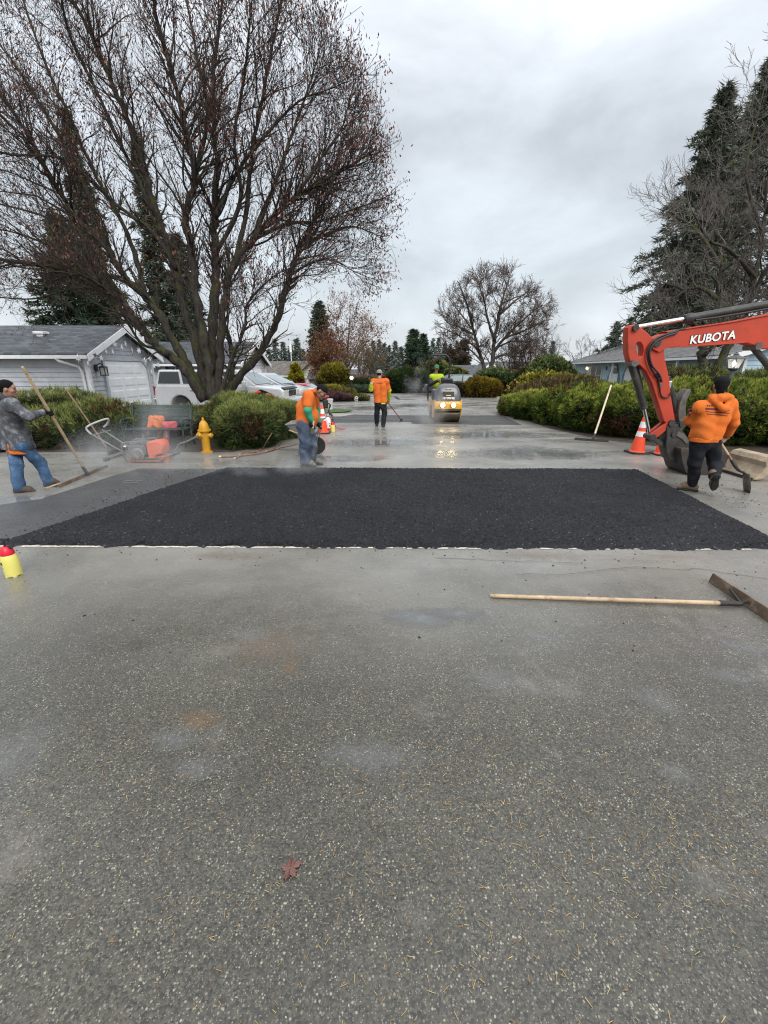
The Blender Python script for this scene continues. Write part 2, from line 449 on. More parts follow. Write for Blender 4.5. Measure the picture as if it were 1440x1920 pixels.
# ================================================================== GROUND
def asphalt_mat(name, base, speck, wet, speck_lo=0.80, stain=True, rough=(0.30, 0.62), rs=0.45):
    m, nt, b = new_mat(name)
    L = nt.links.new
    tc = nd(nt, 'ShaderNodeTexCoord'); O = tc.outputs['Object']
    mp = nd(nt, 'ShaderNodeMapping'); mp.inputs['Scale'].default_value = (1, 1, 0.15); L(O, mp.inputs['Vector'])
    v1 = nd(nt, 'ShaderNodeTexVoronoi', Scale=125.0); L(mp.outputs[0], v1.inputs['Vector'])     # 8 mm stones
    v2 = nd(nt, 'ShaderNodeTexVoronoi', Scale=58.0); L(mp.outputs[0], v2.inputs['Vector'])      # larger chips
    s1 = nd(nt, 'ShaderNodeSeparateColor'); L(v1.outputs['Color'], s1.inputs[0])
    s2 = nd(nt, 'ShaderNodeSeparateColor'); L(v2.outputs['Color'], s2.inputs[0])
    big = nd(nt, 'ShaderNodeTexNoise', Scale=0.55, Detail=7.0, Roughness=0.6); L(O, big.inputs['Vector'])
    mid = nd(nt, 'ShaderNodeTexNoise', Scale=1.5, Detail=8.0, Roughness=0.66); L(O, mid.inputs['Vector'])
    fin = nd(nt, 'ShaderNodeTexNoise', Scale=240.0, Detail=3.0); L(O, fin.inputs['Vector'])
    # dark binder with each small stone its own grey
    g1 = nd(nt, 'ShaderNodeMix', data_type='RGBA'); L(s1.outputs[0], g1.inputs['Factor'])
    g1.inputs[6].default_value = c4([x * 0.35 for x in base]); g1.inputs[7].default_value = c4([base[0] * 1.9, base[1] * 1.85, base[2] * 1.7])
    # broad tone variation
    tv = nd(nt, 'ShaderNodeMapRange'); tv.inputs[1].default_value = 0.3; tv.inputs[2].default_value = 0.72; tv.inputs[3].default_value = 0.72; tv.inputs[4].default_value = 1.4
    L(big.outputs['Fac'], tv.inputs[0])
    g2 = nd(nt, 'ShaderNodeVectorMath', operation='SCALE'); L(g1.outputs[2], g2.inputs[0]); L(tv.outputs[0], g2.inputs['Scale'])
    out = g2.outputs[0]
    pn = nd(nt, 'ShaderNodeTexNoise', Scale=7.0, Detail=6.0, Roughness=.7); L(O, pn.inputs['Vector'])
    v3 = nd(nt, 'ShaderNodeTexVoronoi', Scale=210.0); L(mp.outputs[0], v3.inputs['Vector']); s3 = nd(nt, 'ShaderNodeSeparateColor'); L(v3.outputs['Color'], s3.inputs[0])
    # bright chips: only some cells, rounded by distance
    def chips(out, sc, vor, lo, hi, dmax, tone):
        th = nd(nt, 'ShaderNodeMapRange'); th.inputs[1].default_value = lo; th.inputs[2].default_value = hi; L(sc.outputs[1], th.inputs[0])
        dd = nd(nt, 'ShaderNodeMapRange'); dd.inputs[1].default_value = dmax; dd.inputs[2].default_value = dmax * 0.6; L(vor.outputs['Distance'], dd.inputs[0])
        mm = nd(nt, 'ShaderNodeMath', operation='MULTIPLY'); L(th.outputs[0], mm.inputs[0]); L(dd.outputs[0], mm.inputs[1])
        mm2 = nd(nt, 'ShaderNodeMath', operation='MULTIPLY'); L(mm.outputs[0], mm2.inputs[0]); L(sc.outputs[2], mm2.inputs[1])
        pz = nd(nt, 'ShaderNodeMapRange'); pz.inputs[1].default_value = .36; pz.inputs[2].default_value = .62; pz.inputs[3].default_value = .25; L(pn.outputs['Fac'], pz.inputs[0])
        mm3 = nd(nt, 'ShaderNodeMath', operation='MULTIPLY'); L(mm2.outputs[0], mm3.inputs[0]); L(pz.outputs[0], mm3.inputs[1]); mm2 = mm3
        mx = nd(nt, 'ShaderNodeMix', data_type='RGBA'); L(mm2.outputs[0], mx.inputs['Factor']); L(out, mx.inputs[6])
        mx.inputs[7].default_value = c4(tone); return mx.outputs[2]
    if speck:
        out = chips(out, s1, v1, speck_lo, speck_lo + 0.06, 0.55, (0.47 * speck, 0.44 * speck, 0.32 * speck))
        out = chips(out, s2, v2, 0.90, 0.97, 0.30, (0.46 * speck, 0.44 * speck, 0.35 * speck))
        out = chips(out, s3, v3, .66, .80, .6, (.30 * speck, .285 * speck, .22 * speck))
    if stain:
        ms = nd(nt, 'ShaderNodeMapRange'); ms.inputs[1].default_value = 0.57; ms.inputs[2].default_value = 0.76; ms.inputs[4].default_value = 0.55; L(mid.outputs['Fac'], ms.inputs[0])
        n5 = nd(nt, 'ShaderNodeTexNoise', Scale=0.9, Detail=3.0); L(O, n5.inputs['Vector'])
        cm = nd(nt, 'ShaderNodeMix', data_type='RGBA'); L(n5.outputs['Fac'], cm.inputs['Factor'])
        cm.inputs[6].default_value = (0.24, 0.255, 0.27, 1); cm.inputs[7].default_value = (0.22, 0.165, 0.11, 1)
        mx = nd(nt, 'ShaderNodeMix', data_type='RGBA'); L(ms.outputs[0], mx.inputs['Factor']); L(out, mx.inputs[6]); L(cm.outputs[2], mx.inputs[7])
        out = mx.outputs[2]
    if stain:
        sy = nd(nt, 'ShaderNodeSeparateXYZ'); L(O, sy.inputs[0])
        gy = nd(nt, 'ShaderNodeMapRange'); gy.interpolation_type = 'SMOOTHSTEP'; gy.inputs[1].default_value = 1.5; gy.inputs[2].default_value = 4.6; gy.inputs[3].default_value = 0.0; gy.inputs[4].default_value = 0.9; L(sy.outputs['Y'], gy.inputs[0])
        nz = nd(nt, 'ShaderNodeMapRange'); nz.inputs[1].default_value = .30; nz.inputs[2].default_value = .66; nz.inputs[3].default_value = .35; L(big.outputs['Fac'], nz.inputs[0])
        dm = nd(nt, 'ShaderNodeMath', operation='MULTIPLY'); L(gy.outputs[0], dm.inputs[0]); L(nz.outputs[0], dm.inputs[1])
        fd = nd(nt, 'ShaderNodeMix', data_type='RGBA'); L(dm.outputs[0], fd.inputs['Factor']); L(out, fd.inputs[6]); fd.inputs[7].default_value = (.30, .29, .265, 1); out = fd.outputs[2]  # dusty tone paler with distance, also painting in the road's grazing sheen
    L(out, b.inputs['Base Color'])
    # wetness: films of water where the broad noise is low
    wt = nd(nt, 'ShaderNodeTexNoise', Scale=0.8, Detail=8.0, Roughness=0.68, Distortion=0.6); 
    mp2 = nd(nt, 'ShaderNodeMapping'); mp2.inputs['Scale'].default_value = (0.55, 1.5, 1); mp2.inputs['Location'].default_value = (3.1, 1.7, 0); L(O, mp2.inputs['Vector']); L(mp2.outputs[0], wt.inputs['Vector'])
    wr = nd(nt, 'ShaderNodeMapRange'); wr.inputs[1].default_value = 0.44; wr.inputs[2].default_value = 0.62; wr.inputs[3].default_value = 0.0; wr.inputs[4].default_value = 1.0
    L(wt.outputs['Fac'], wr.inputs[0])
    rg = nd(nt, 'ShaderNodeMapRange'); rg.inputs[3].default_value = rough[1]; rg.inputs[4].default_value = rough[0]; L(wr.outputs[0], rg.inputs[0])
    L(rg.outputs[0], b.inputs['Roughness'])
    b.inputs['Specular IOR Level'].default_value = wet
    # bump: stones stand proud except under the water film
    ad = nd(nt, 'ShaderNodeMath', operation='MULTIPLY_ADD'); ad.inputs[1].default_value = -1.0; ad.inputs[2].default_value = 1.0; L(v1.outputs['Distance'], ad.inputs[0])
    ad2 = nd(nt, 'ShaderNodeMath', operation='ADD'); L(ad.outputs[0], ad2.inputs[0]); L(fin.outputs['Fac'], ad2.inputs[1])
    st = nd(nt, 'ShaderNodeMapRange'); st.inputs[3].default_value = rs; st.inputs[4].default_value = rs * 0.35; L(wr.outputs[0], st.inputs[0])
    bp = nd(nt, 'ShaderNodeBump', Distance=0.006); L(st.outputs[0], bp.inputs['Strength']); L(ad2.outputs[0], bp.inputs['Height'])
    L(bp.outputs[0], b.inputs['Normal'])
    return m

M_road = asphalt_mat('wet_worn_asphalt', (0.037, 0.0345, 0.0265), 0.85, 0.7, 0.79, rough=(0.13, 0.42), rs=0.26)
M_patchold = asphalt_mat('older_patch_asphalt', (0.040, 0.040, 0.041), 0.25, 0.35, 0.9, stain=False, rough=(0.38, 0.62))
M_rolled = asphalt_mat('rolled_asphalt', (0.05, 0.052, 0.057), 0.2, 0.5, 0.93, stain=False, rough=(0.4, 0.6), rs=0.35)

def sheet(xs, ys, zf):
    xs = np.asarray(xs); ys = np.asarray(ys)
    X, Y = np.meshgrid(xs, ys, indexing='ij'); Z = np.vectorize(zf)(Y, X)
    V = np.stack([X, Y, Z], -1).reshape(-1, 3); ny = len(ys)
    i = np.arange((len(xs) - 1))[:, None] * ny + np.arange(ny - 1)[None, :]
    F = np.stack([i, i + ny, i + ny + 1, i + 1], -1).reshape(-1, 4)
    return np_mesh(V, Fq=F)

ys = [-60, -10, 0, 5, 10, 20, 23, 25, 27, 29, 31] + list(np.arange(34, 76, 3)) + [90, 150, 300, 900]
# countryside sheet below everything, out to the horizon
M_soil = pmat('damp_grassy_soil', (0.075, 0.072, 0.04), 0.9, 0.5, 1.5, bump=0.6, bscale=14)
link('ground', sheet([-900, -200, -60, -20, -9, -7, -6, -5, -4, -3, 0, 20, 60, 200, 900], ys, lambda y, x: ground_z(y, x) - 0.03), M_soil)['kind'] = 'structure'

def flat_poly(pts, z, nseg=1):
    me = bpy.data.meshes.new('m'); me.from_pydata([(p[0], p[1], z + ground_z(p[1], p[0])) for p in pts], [], [list(range(len(pts)))]); me.update(); 
    bm = bmesh.new(); bm.from_mesh(me); bmesh.ops.triangulate(bm, faces=bm.faces); bm.to_mesh(me); bm.free()
    return me

# the road: one wide court of asphalt in front, running away between the planted banks
roadpts = [(-26, -12), (26, -12), (26, 8.8), (8.8, 9.4), (7.0, 10.2), (5.9, 11.5), (5.3, 13.6), (5.2, 18.0), (5.8, 21.5), (7.3, 27.2), (12, 29.6), (12, 31.5), (3.2, 32.9), (-2.0, 33.2), (-3.4, 25.0), (-9.5, 23.9), (-10.9, 14.6), (-3.7, 14.6),
           (-3.2, 12.8), (-3.1, 10.3), (-3.6, 9.75), (-26, 9.75)]
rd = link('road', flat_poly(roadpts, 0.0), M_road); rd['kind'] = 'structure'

def crack(pxs, wd=.007):
    rr = random.Random(len(pxs) * 7 + int(pxs[0][0])); pts = []
    for (a, b), (c, d) in zip(pxs[:-1], pxs[1:]):
        for k in range(9):
            t = k / 9; q = G(a + (c - a) * t, b + (d - b) * t); pts.append((q.x + rr.gauss(0, .006), q.y + rr.gauss(0, .012)))
    return pts
# earlier repairs: two dark rectangles further up the road
def patch(name, pts, z, mat):
    o = link(name, flat_poly(pts, z), mat); o['kind'] = 'structure'; return o
patch('road_repair', [G(560, 793).xy, (-0.1, 15.2), (0.95, 15.2), (0.95, 14.75), (4.6, 14.35), (4.72, 17.3), (2.9, 17.4), (-0.9, 17.6), G(640, 776).xy], 0.004, M_patchold)
# sealed crack line near the end of the road
M_seal = pmat('bitumen_seal', (0.012, 0.012, 0.013), 0.35, 0.3, 9)
def strip(name, pts, wd, z, mat):
    mb = MB()
    for a, b in zip(pts[:-1], pts[1:]):
        a, b = Vector((a[0], a[1], z)), Vector((b[0], b[1], z)); d = (b - a).normalized(); n = Vector((-d.y, d.x, 0)) * wd / 2
        a -= d * wd * 0.3; b += d * wd * 0.3
        z += 0.0006
        mb.quad(a - n, b - n, b + n, a + n)
    o = mb.build(name, mat); o['kind'] = 'structure'; return o
strip('crack_seal', [G(683, 752).xy, G(692, 744).xy, G(741, 743.6).xy, G(748, 749).xy, G(775, 749.5).xy], 0.22, 0.004, M_seal)
for k_, pl_ in enumerate(([(1480, 1092), (1320, 1070), (1180, 1066), (1040, 1082), (960, 1080)], [(820, 1046), (960, 1052), (1100, 1060)], [(1180, 880), (1240, 905), (1330, 930), (1460, 948)])):
    strip('crack', crack(pl_), .005 if k_ != 2 else .009, .0042, M_seal)
strip('crack_seal', [G(905, 763).xy, G(926, 763.4).xy], 0.12, 0.004, M_seal)

# ------------------------------------------------------------------ the fresh mat of hot asphalt
P_NL, P_NR, P_FR, P_FL = Vector((-4.16, 4.20)), Vector((4.30, 4.10)), Vector((4.70, 7.72)), Vector((-3.0, 7.86))
def fresh_mat():
    m, nt, b = new_mat('fresh_hot_asphalt'); L = nt.links.new
    tc = nd(nt, 'ShaderNodeTexCoord'); O = tc.outputs['Object']
    v1 = nd(nt, 'ShaderNodeTexVoronoi', Scale=70.0); L(O, v1.inputs['Vector'])
    v2 = nd(nt, 'ShaderNodeTexVoronoi', Scale=150.0); L(O, v2.inputs['Vector'])
    s1 = nd(nt, 'ShaderNodeSeparateColor'); L(v1.outputs['Color'], s1.inputs[0])
    mx = nd(nt, 'ShaderNodeMix', data_type='RGBA'); L(s1.outputs[0], mx.inputs['Factor'])
    mx.inputs[6].default_value = (0.006, 0.006, 0.008, 1); mx.inputs[7].default_value = (0.021, 0.022, 0.027, 1)
    th = nd(nt, 'ShaderNodeMapRange'); th.inputs[1].default_value = 0.985; th.inputs[2].default_value = 0.99; L(s1.outputs[1], th.inputs[0])
    m2 = nd(nt, 'ShaderNodeMix', data_type='RGBA'); L(th.outputs[0], m2.inputs['Factor']); L(mx.outputs[2], m2.inputs[6]); m2.inputs[7].default_value = (0.10, 0.10, 0.11, 1)
    bn = nd(nt, 'ShaderNodeTexNoise', Scale=1.1, Detail=7.0, Roughness=.65); L(O, bn.inputs['Vector'])
    br = nd(nt, 'ShaderNodeMapRange'); br.inputs[1].default_value = .3; br.inputs[2].default_value = .7; br.inputs[3].default_value = .65; br.inputs[4].default_value = 1.55; L(bn.outputs['Fac'], br.inputs[0])  # patchy sheen painted as lighter and darker base colour
    sc = nd(nt, 'ShaderNodeVectorMath', operation='SCALE'); L(m2.outputs[2], sc.inputs[0]); L(br.outputs[0], sc.inputs['Scale'])
    L(sc.outputs[0], b.inputs['Base Color'])
    b.inputs['Roughness'].default_value = 0.55; b.inputs['Specular IOR Level'].default_value = 0.34
    a = nd(nt, 'ShaderNodeMath', operation='ADD'); L(v1.outputs['Distance'], a.inputs[0]); L(v2.outputs['Distance'], a.inputs[1])
    bp = nd(nt, 'ShaderNodeBump', Strength=0.9, Distance=0.012); bp.invert = True; L(a.outputs[0], bp.inputs['Height']); L(bp.outputs[0], b.inputs['Normal'])
    return m
M_fresh = fresh_mat()
rg = np.random.RandomState(3)
nu, nv = 520, 300
U, Vv = np.meshgrid(np.linspace(0, 1, nu), np.linspace(0, 1, nv), indexing='ij')
a = np.array(P_NL); b_ = np.array(P_NR); c = np.array(P_FR); d = np.array(P_FL)
XY = ((a * (1 - U[..., None]) + b_ * U[..., None]) * (1 - Vv[..., None]) + (d * (1 - U[..., None]) + c * U[..., None]) * Vv[..., None])
edge = np.minimum.reduce([U * nu / 6, (1 - U) * nu / 6, Vv * nv / 6, (1 - Vv) * nv / 6]); edge = np.clip(edge, 0, 1)
def smooth_noise(shape, cell, rg):
    g = rg.rand(shape[0] // cell + 3, shape[1] // cell + 3)
    i = np.arange(shape[0]) / cell; j = np.arange(shape[1]) / cell
    i0 = i.astype(int); j0 = j.astype(int); fi = (i - i0)[:, None]; fj = (j - j0)[None, :]
    fi = fi * fi * (3 - 2 * fi); fj = fj * fj * (3 - 2 * fj)
    return g[np.ix_(i0, j0)] * (1 - fi) * (1 - fj) + g[np.ix_(i0 + 1, j0)] * fi * (1 - fj) + g[np.ix_(i0, j0 + 1)] * (1 - fi) * fj + g[np.ix_(i0 + 1, j0 + 1)] * fi * fj
H = 0.030 + 0.020 * (rg.rand(nu, nv) ** 2) + 0.012 * smooth_noise((nu, nv), 30, rg) + 0.006 * smooth_noise((nu, nv), 5, rg)
H = H * edge + 0.003
XY = XY + (rg.rand(nu, nv, 2) - 0.5) * 0.012
# crumbly, uneven borders
bj = ((smooth_noise((nu, nv), 12, rg) - 0.5) * 0.07 + (smooth_noise((nu, nv), 3, rg) - 0.5) * 0.05) * (1 - edge)
V = np.concatenate([XY, H[..., None]], -1); V[..., 1] += bj
i = np.arange(nu - 1)[:, None] * nv + np.arange(nv - 1)[None, :]
F = np.stack([i, i + nv, i + nv + 1, i + 1], -1).reshape(-1, 4)
o = link('fresh_asphalt', np_mesh(V.reshape(-1, 3), Fq=F), M_fresh); o['kind'] = 'structure'
# the strip along its left side that has been compacted already
patch('rolled_asphalt', [(-4.16, 4.24), (-3.02, 7.84), (-4.60, 7.86), (-4.75, 7.3), (-4.95, 5.9), (-6.2, 4.9), (-7.5, 3.6), (-6.2, 3.4), (-4.9, 4.0)], 0.010, M_rolled)
# pale sawcut dust along the near edge
M_dust = pmat('pale_sawcut_dust', (0.55, 0.50, 0.42), 0.9, 0.35, 14, bump=0.5)
mb = MB(); xx = -4.2
while xx < 4.25:
    wdt = random.uniform(0.02, 0.09); t = (xx + 4.16) / 8.46
    y = 4.20 - 0.10 * t - 0.012; k = 1.0 if xx < -1.2 else (.65 if xx < .9 else (.45 if xx > 2.6 else .2))
    if random.random() < k:
        hgt = random.uniform(.006, .028) * (.6 + .4 * k)
        mb.quad((xx, y - hgt * random.uniform(.4, 1), 0.005), (xx + wdt, y - hgt * random.uniform(.4, 1), 0.005), (xx + wdt, y + 0.02, 0.005), (xx, y + 0.02, 0.005))
    xx += wdt
o = mb.build('sawcut_dust', M_dust); o['kind'] = 'structure'

# planting beds, lawn, kerb
M_bed = pmat('bark_bed', (0.05, 0.038, 0.026), 0.95, 0.5, 5, bump=0.8, bscale=30)
patch('planting_bed', [(-26, 9.6), (-3.45, 9.55), (-2.95, 10.2), (-3.0, 12.8), (-3.6, 14.75), (-11.0, 14.75), (-26, 14.75)], 0.006, M_bed)
patch('planting_bed', [(8.7, 9.2), (26, 8.6), (40, 20), (40, 60), (12.2, 31.6), (12.2, 29.5), (7.2, 27.1), (5.7, 21.4), (5.1, 18), (5.2, 13.5), (5.75, 11.4), (6.9, 10.0)], 0.006, M_bed)
M_lawn = pmat('mown_grass', (0.07, 0.115, 0.028), 0.9, 0.5, 8, bump=0.8, bscale=90)
patch('lawn', [(-2.0, 20.2), (-1.35, 19.4), (-1.6, 18.7), (-2.3, 18.2), (-4.4, 18.3), (-4.6, 20.3)], 0.035, M_lawn)
patch('planting_bed', [(-1.5, 25.2), (-2.2, 24.3), (-6, 24.2), (-9.5, 27), (-7, 31), (-4.5, 35), (-2.2, 33.3), (2.5, 33.2), (1.5, 45), (-5, 46), (-10, 40), (-11, 30)][:4] + [(-7, 31), (-2.5, 30)], 0.03, M_bed)
M_kerb = pmat('kerb_concrete', (0.33, 0.31, 0.28), 0.85, 0.2, 9, bump=0.4)
mb = MB()
for a_, b2 in (((7.0, 27.3), (12, 29.65)), ((3.2, 33.0), (12, 31.6))):
    mb.bar((a_[0], a_[1], 0.05), (b2[0], b2[1], 0.05), 0.13, 0.13)
o = mb.build('kerb', M_kerb); o['kind'] = 'structure'
patch('driveway', [(-2.4, 18.1), (-1.1, 18.0), (-1.7, 17.0), (-2.6, 17.0)], 0.006, M_kerb)

# stains and shallow puddles on the old surface: thin sheets with ragged noise edges
def stain_mat(name, col, rough, amt, scale):
    m, nt, b = new_mat(name); L = nt.links.new
    tc = nd(nt, 'ShaderNodeTexCoord'); g = nd(nt, 'ShaderNodeMapping'); g.inputs['Location'].default_value = (-1, -1, 0); g.inputs['Scale'].default_value = (2, 2, 0); L(tc.outputs['Generated'], g.inputs['Vector'])
    ln = nd(nt, 'ShaderNodeVectorMath', operation='LENGTH'); L(g.outputs[0], ln.inputs[0])
    f = nd(nt, 'ShaderNodeMapRange'); f.inputs[1].default_value = 1.0; f.inputs[2].default_value = .0; L(ln.outputs['Value'], f.inputs[0])
    n = nd(nt, 'ShaderNodeTexNoise', Scale=scale, Detail=10.0, Roughness=.78, Distortion=.6); L(tc.outputs['Object'], n.inputs['Vector'])
    a = nd(nt, 'ShaderNodeMath', operation='MULTIPLY_ADD'); L(f.outputs[0], a.inputs[0]); a.inputs[1].default_value = .62; L(n.outputs['Fac'], a.inputs[2])
    r = nd(nt, 'ShaderNodeMapRange'); r.inputs[1].default_value = .70; r.inputs[2].default_value = 1.12; r.inputs[4].default_value = amt; L(a.outputs[0], r.inputs[0])
    L(r.outputs[0], b.inputs['Alpha']); b.inputs['Base Color'].default_value = c4(col); b.inputs['Roughness'].default_value = rough
    return m
MS_tan = stain_mat('tan_silt_stain', (.22, .17, .125), .55, .40, 9.0); MS_grey = stain_mat('pale_silt_stain', (.27, .28, .285), .35, .26, 12.0); MS_wet = stain_mat('water_film', (.16, .165, .165), .06, .95, 4.0); MS_rust = stain_mat('rust_stain', (.24, .15, .08), .55, .40, 16.0)
def stain(px, py, rx_, ry_, mat, z=.0025):
    c = G(px, py); me = bpy.data.meshes.new('m'); pts = circ(0, 0, rx_, ry_, 28); me.from_pydata([(x, y, z) for x, y in pts], [], [list(range(28))]); me.update()
    o = link('road_stain', me, mat); o.location = (c.x, c.y, 0); o['kind'] = 'structure'
for i, (px, py, a_, b2, m_) in enumerate(((500, 1210, .32, .28, MS_tan), (470, 1190, .18, .12, MS_grey), (375, 1350, .14, .10, MS_rust), (330, 1385, .16, .09, MS_grey), (545, 1250, .06, .10, MS_rust), (790, 1158, .34, .16, MS_wet), (860, 1150, .26, .10, MS_wet), (20, 1420, .22, .3, MS_grey),
        (1235, 1315, .14, .14, MS_grey), (930, 1275, .20, .16, MS_grey), (1270, 1450, .10, .06, MS_grey), (1400, 1215, .16, .10, MS_grey), (690, 1420, .28, .12, MS_grey), (370, 1440, .14, .08, MS_grey), (1020, 1195, .16, .10, MS_grey), (430, 1043, .5, .12, MS_tan), (1010, 1042, .6, .14, MS_tan), (1370, 1270, .16, .10, MS_grey),
        (1000, 850, 1.6, .8, MS_wet), (700, 830, 1.8, .7, MS_wet), (900, 815, 2.0, .8, MS_wet), (1080, 870, 1.3, .4, MS_grey), (640, 860, 1.0, .4, MS_wet), (60, 940, .9, .35, MS_wet), (200, 885, .7, .3, MS_tan), (1380, 960, .6, .4, MS_grey), (800, 760, 2.2, 1.6, MS_wet), (700, 765, 1.4, 1.6, MS_wet))):
    stain(px, py, a_ * 1.5, b2 * 1.5, m_, .0018 + i * .00012)
# ================================================================== VEGETATION
def vnoise(P, f, seed=0):
    """smooth value noise for an (n,3) array"""
    P = np.asarray(P) * f + seed * 17.31 + 1000.0
    i = np.floor(P).astype(np.int64); u = P - i; u = u * u * (3 - 2 * u)
    def h(a, b, c):
        n = (a * 374761393 + b * 668265263 + c * 2147483647 + seed * 974711) & 0xffffffff
        n = ((n ^ (n >> 13)) * 1274126177) & 0xffffffff
        return ((n ^ (n >> 16)) & 0xffff) / 65535.0
    r = 0
    for a in (0, 1):
        for b in (0, 1):
            for c in (0, 1):
                wgt = (u[:, 0] if a else 1 - u[:, 0]) * (u[:, 1] if b else 1 - u[:, 1]) * (u[:, 2] if c else 1 - u[:, 2])
                r = r + wgt * h(i[:, 0] + a, i[:, 1] + b, i[:, 2] + c)
    return r

def unit(a): return a / (np.linalg.norm(a, axis=-1, keepdims=True) + 1e-9)

def blades(P, D, Ln, Wd, rg, c0, c1, leaf=False):
    """thin triangles (or kite leaves) from P along D"""
    n = len(P); s = unit(np.cross(D, unit(rg.normal(size=(n, 3)))))
    Ln = np.asarray(Ln).reshape(-1, 1); Wd = np.asarray(Wd).reshape(-1, 1)
    if not leaf:
        V = np.stack([P - s * Wd / 2, P + s * Wd / 2, P + D * Ln], 1)
        C = np.stack([c0, c0, c1], 1); F = np.arange(3 * n).reshape(n, 3)
        return V.reshape(-1, 3), F, C.reshape(-1, 3)
    V = np.stack([P, P + D * Ln * .5 + s * Wd / 2, P + D * Ln, P + D * Ln * .5 - s * Wd / 2], 1)
    C = np.stack([c0, (c0 + c1) / 2, c1, (c0 + c1) / 2], 1); F = np.arange(4 * n).reshape(n, 4)
    return V.reshape(-1, 3), F, C.reshape(-1, 3)

M_leaf = vmat('foliage', 0.75, 0.12)
M_twig = vmat('twigs', 0.85, 0.15)

def bush_mesh(ells, n, seed, L=0.13, W=0.014, m=5, pal=((.012, .02, .008), (.05, .085, .022), (.12, .16, .04)), brown=(.10, .05, .025), brown_amt=0.12,
              up=0.35, leaf=False, amp=0.18, zmin=0.02, core=(.006, .009, .004), flare=0.55, tipcol=None, tip_amt=0.0):
    rg = np.random.RandomState(seed)
    ells = [(np.array(c, float), np.array(r, float)) for c, r in ells]
    area = np.array([r[0] * r[1] + r[0] * r[2] + r[1] * r[2] for _, r in ells]); area /= area.sum()
    Ps, Ns = [], []
    for (c, r), a in zip(ells, area):
        k = int(n * a * 1.9) + 8
        d = unit(rg.normal(size=(k, 3))); 
        nr = unit(d / r)
        P0 = c + d * r
        cl = vnoise(P0, 2.2 / max(.5, r.mean()) + 0.9, seed) * .45 + vnoise(P0, 5.0, seed + 1) * .55
        P = c + d * r * (1 + amp * (cl - .55) * 2)[:, None]
        P = P - nr * (rg.rand(k, 1) ** 2) * L * 1.6
        ok = P[:, 2] > zmin
        for (c2, r2) in ells:
            if c2 is c: continue
            ok &= (((P - c2) / r2) ** 2).sum(1) > 0.82
        Ps.append(P[ok]); Ns.append(nr[ok])
    P = np.concatenate(Ps); N = np.concatenate(Ns)
    if len(P) > n: 
        s = rg.choice(len(P), n, replace=False); P, N = P[s], N[s]
    k = len(P)
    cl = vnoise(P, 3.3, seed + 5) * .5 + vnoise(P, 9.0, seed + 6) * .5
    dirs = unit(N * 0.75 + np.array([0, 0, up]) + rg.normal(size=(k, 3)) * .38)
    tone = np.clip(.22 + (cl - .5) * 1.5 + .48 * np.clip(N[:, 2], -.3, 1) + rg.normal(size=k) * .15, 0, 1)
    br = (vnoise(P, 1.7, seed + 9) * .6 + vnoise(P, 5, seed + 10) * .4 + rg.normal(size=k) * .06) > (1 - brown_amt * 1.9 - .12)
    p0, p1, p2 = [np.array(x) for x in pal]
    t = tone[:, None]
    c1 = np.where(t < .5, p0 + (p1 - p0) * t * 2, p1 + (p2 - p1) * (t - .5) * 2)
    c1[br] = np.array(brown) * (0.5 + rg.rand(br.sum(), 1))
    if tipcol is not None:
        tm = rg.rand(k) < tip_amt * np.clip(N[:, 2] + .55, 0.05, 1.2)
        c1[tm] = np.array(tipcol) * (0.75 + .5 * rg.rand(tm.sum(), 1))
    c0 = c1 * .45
    m_ = m
    PP = np.repeat(P, m_, 0); DD = unit(np.repeat(dirs, m_, 0) + rg.normal(size=(k * m_, 3)) * flare * .6)
    PP = PP + DD * (rg.rand(k * m_, 1) * L * .55)
    ln = L * (.55 + .8 * rg.rand(k * m_)); wd = W * (.7 + .7 * rg.rand(k * m_))
    V, F, C = blades(PP, DD, ln, wd, rg, np.repeat(c0, m_, 0), np.repeat(c1, m_, 0) * (0.8 + .4 * rg.rand(k * m_, 1)), leaf)
    # near-black inner blobs: shade between the leaves painted in, so the gaps read deep
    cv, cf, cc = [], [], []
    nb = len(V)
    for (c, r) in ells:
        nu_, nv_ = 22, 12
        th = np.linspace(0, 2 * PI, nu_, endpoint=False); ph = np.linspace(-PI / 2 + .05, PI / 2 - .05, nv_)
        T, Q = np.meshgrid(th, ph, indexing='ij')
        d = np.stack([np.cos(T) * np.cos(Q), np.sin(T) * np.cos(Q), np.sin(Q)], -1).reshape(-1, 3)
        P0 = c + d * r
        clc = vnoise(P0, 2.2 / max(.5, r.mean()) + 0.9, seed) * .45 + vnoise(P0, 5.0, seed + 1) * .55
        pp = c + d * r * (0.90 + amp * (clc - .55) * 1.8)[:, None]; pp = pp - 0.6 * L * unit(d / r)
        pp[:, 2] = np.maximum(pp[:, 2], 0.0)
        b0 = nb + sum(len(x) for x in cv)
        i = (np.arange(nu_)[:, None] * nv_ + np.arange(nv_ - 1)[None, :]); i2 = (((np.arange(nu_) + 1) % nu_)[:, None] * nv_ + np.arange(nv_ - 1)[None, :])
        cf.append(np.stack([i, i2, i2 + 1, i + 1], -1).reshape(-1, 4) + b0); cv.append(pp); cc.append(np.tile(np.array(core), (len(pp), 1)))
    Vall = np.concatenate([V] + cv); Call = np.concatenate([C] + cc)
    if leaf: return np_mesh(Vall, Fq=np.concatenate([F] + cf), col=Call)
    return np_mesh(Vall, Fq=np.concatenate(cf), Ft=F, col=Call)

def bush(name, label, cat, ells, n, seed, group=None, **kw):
    return top(name, bush_mesh(ells, n, seed, **kw), M_leaf, label, cat, group)

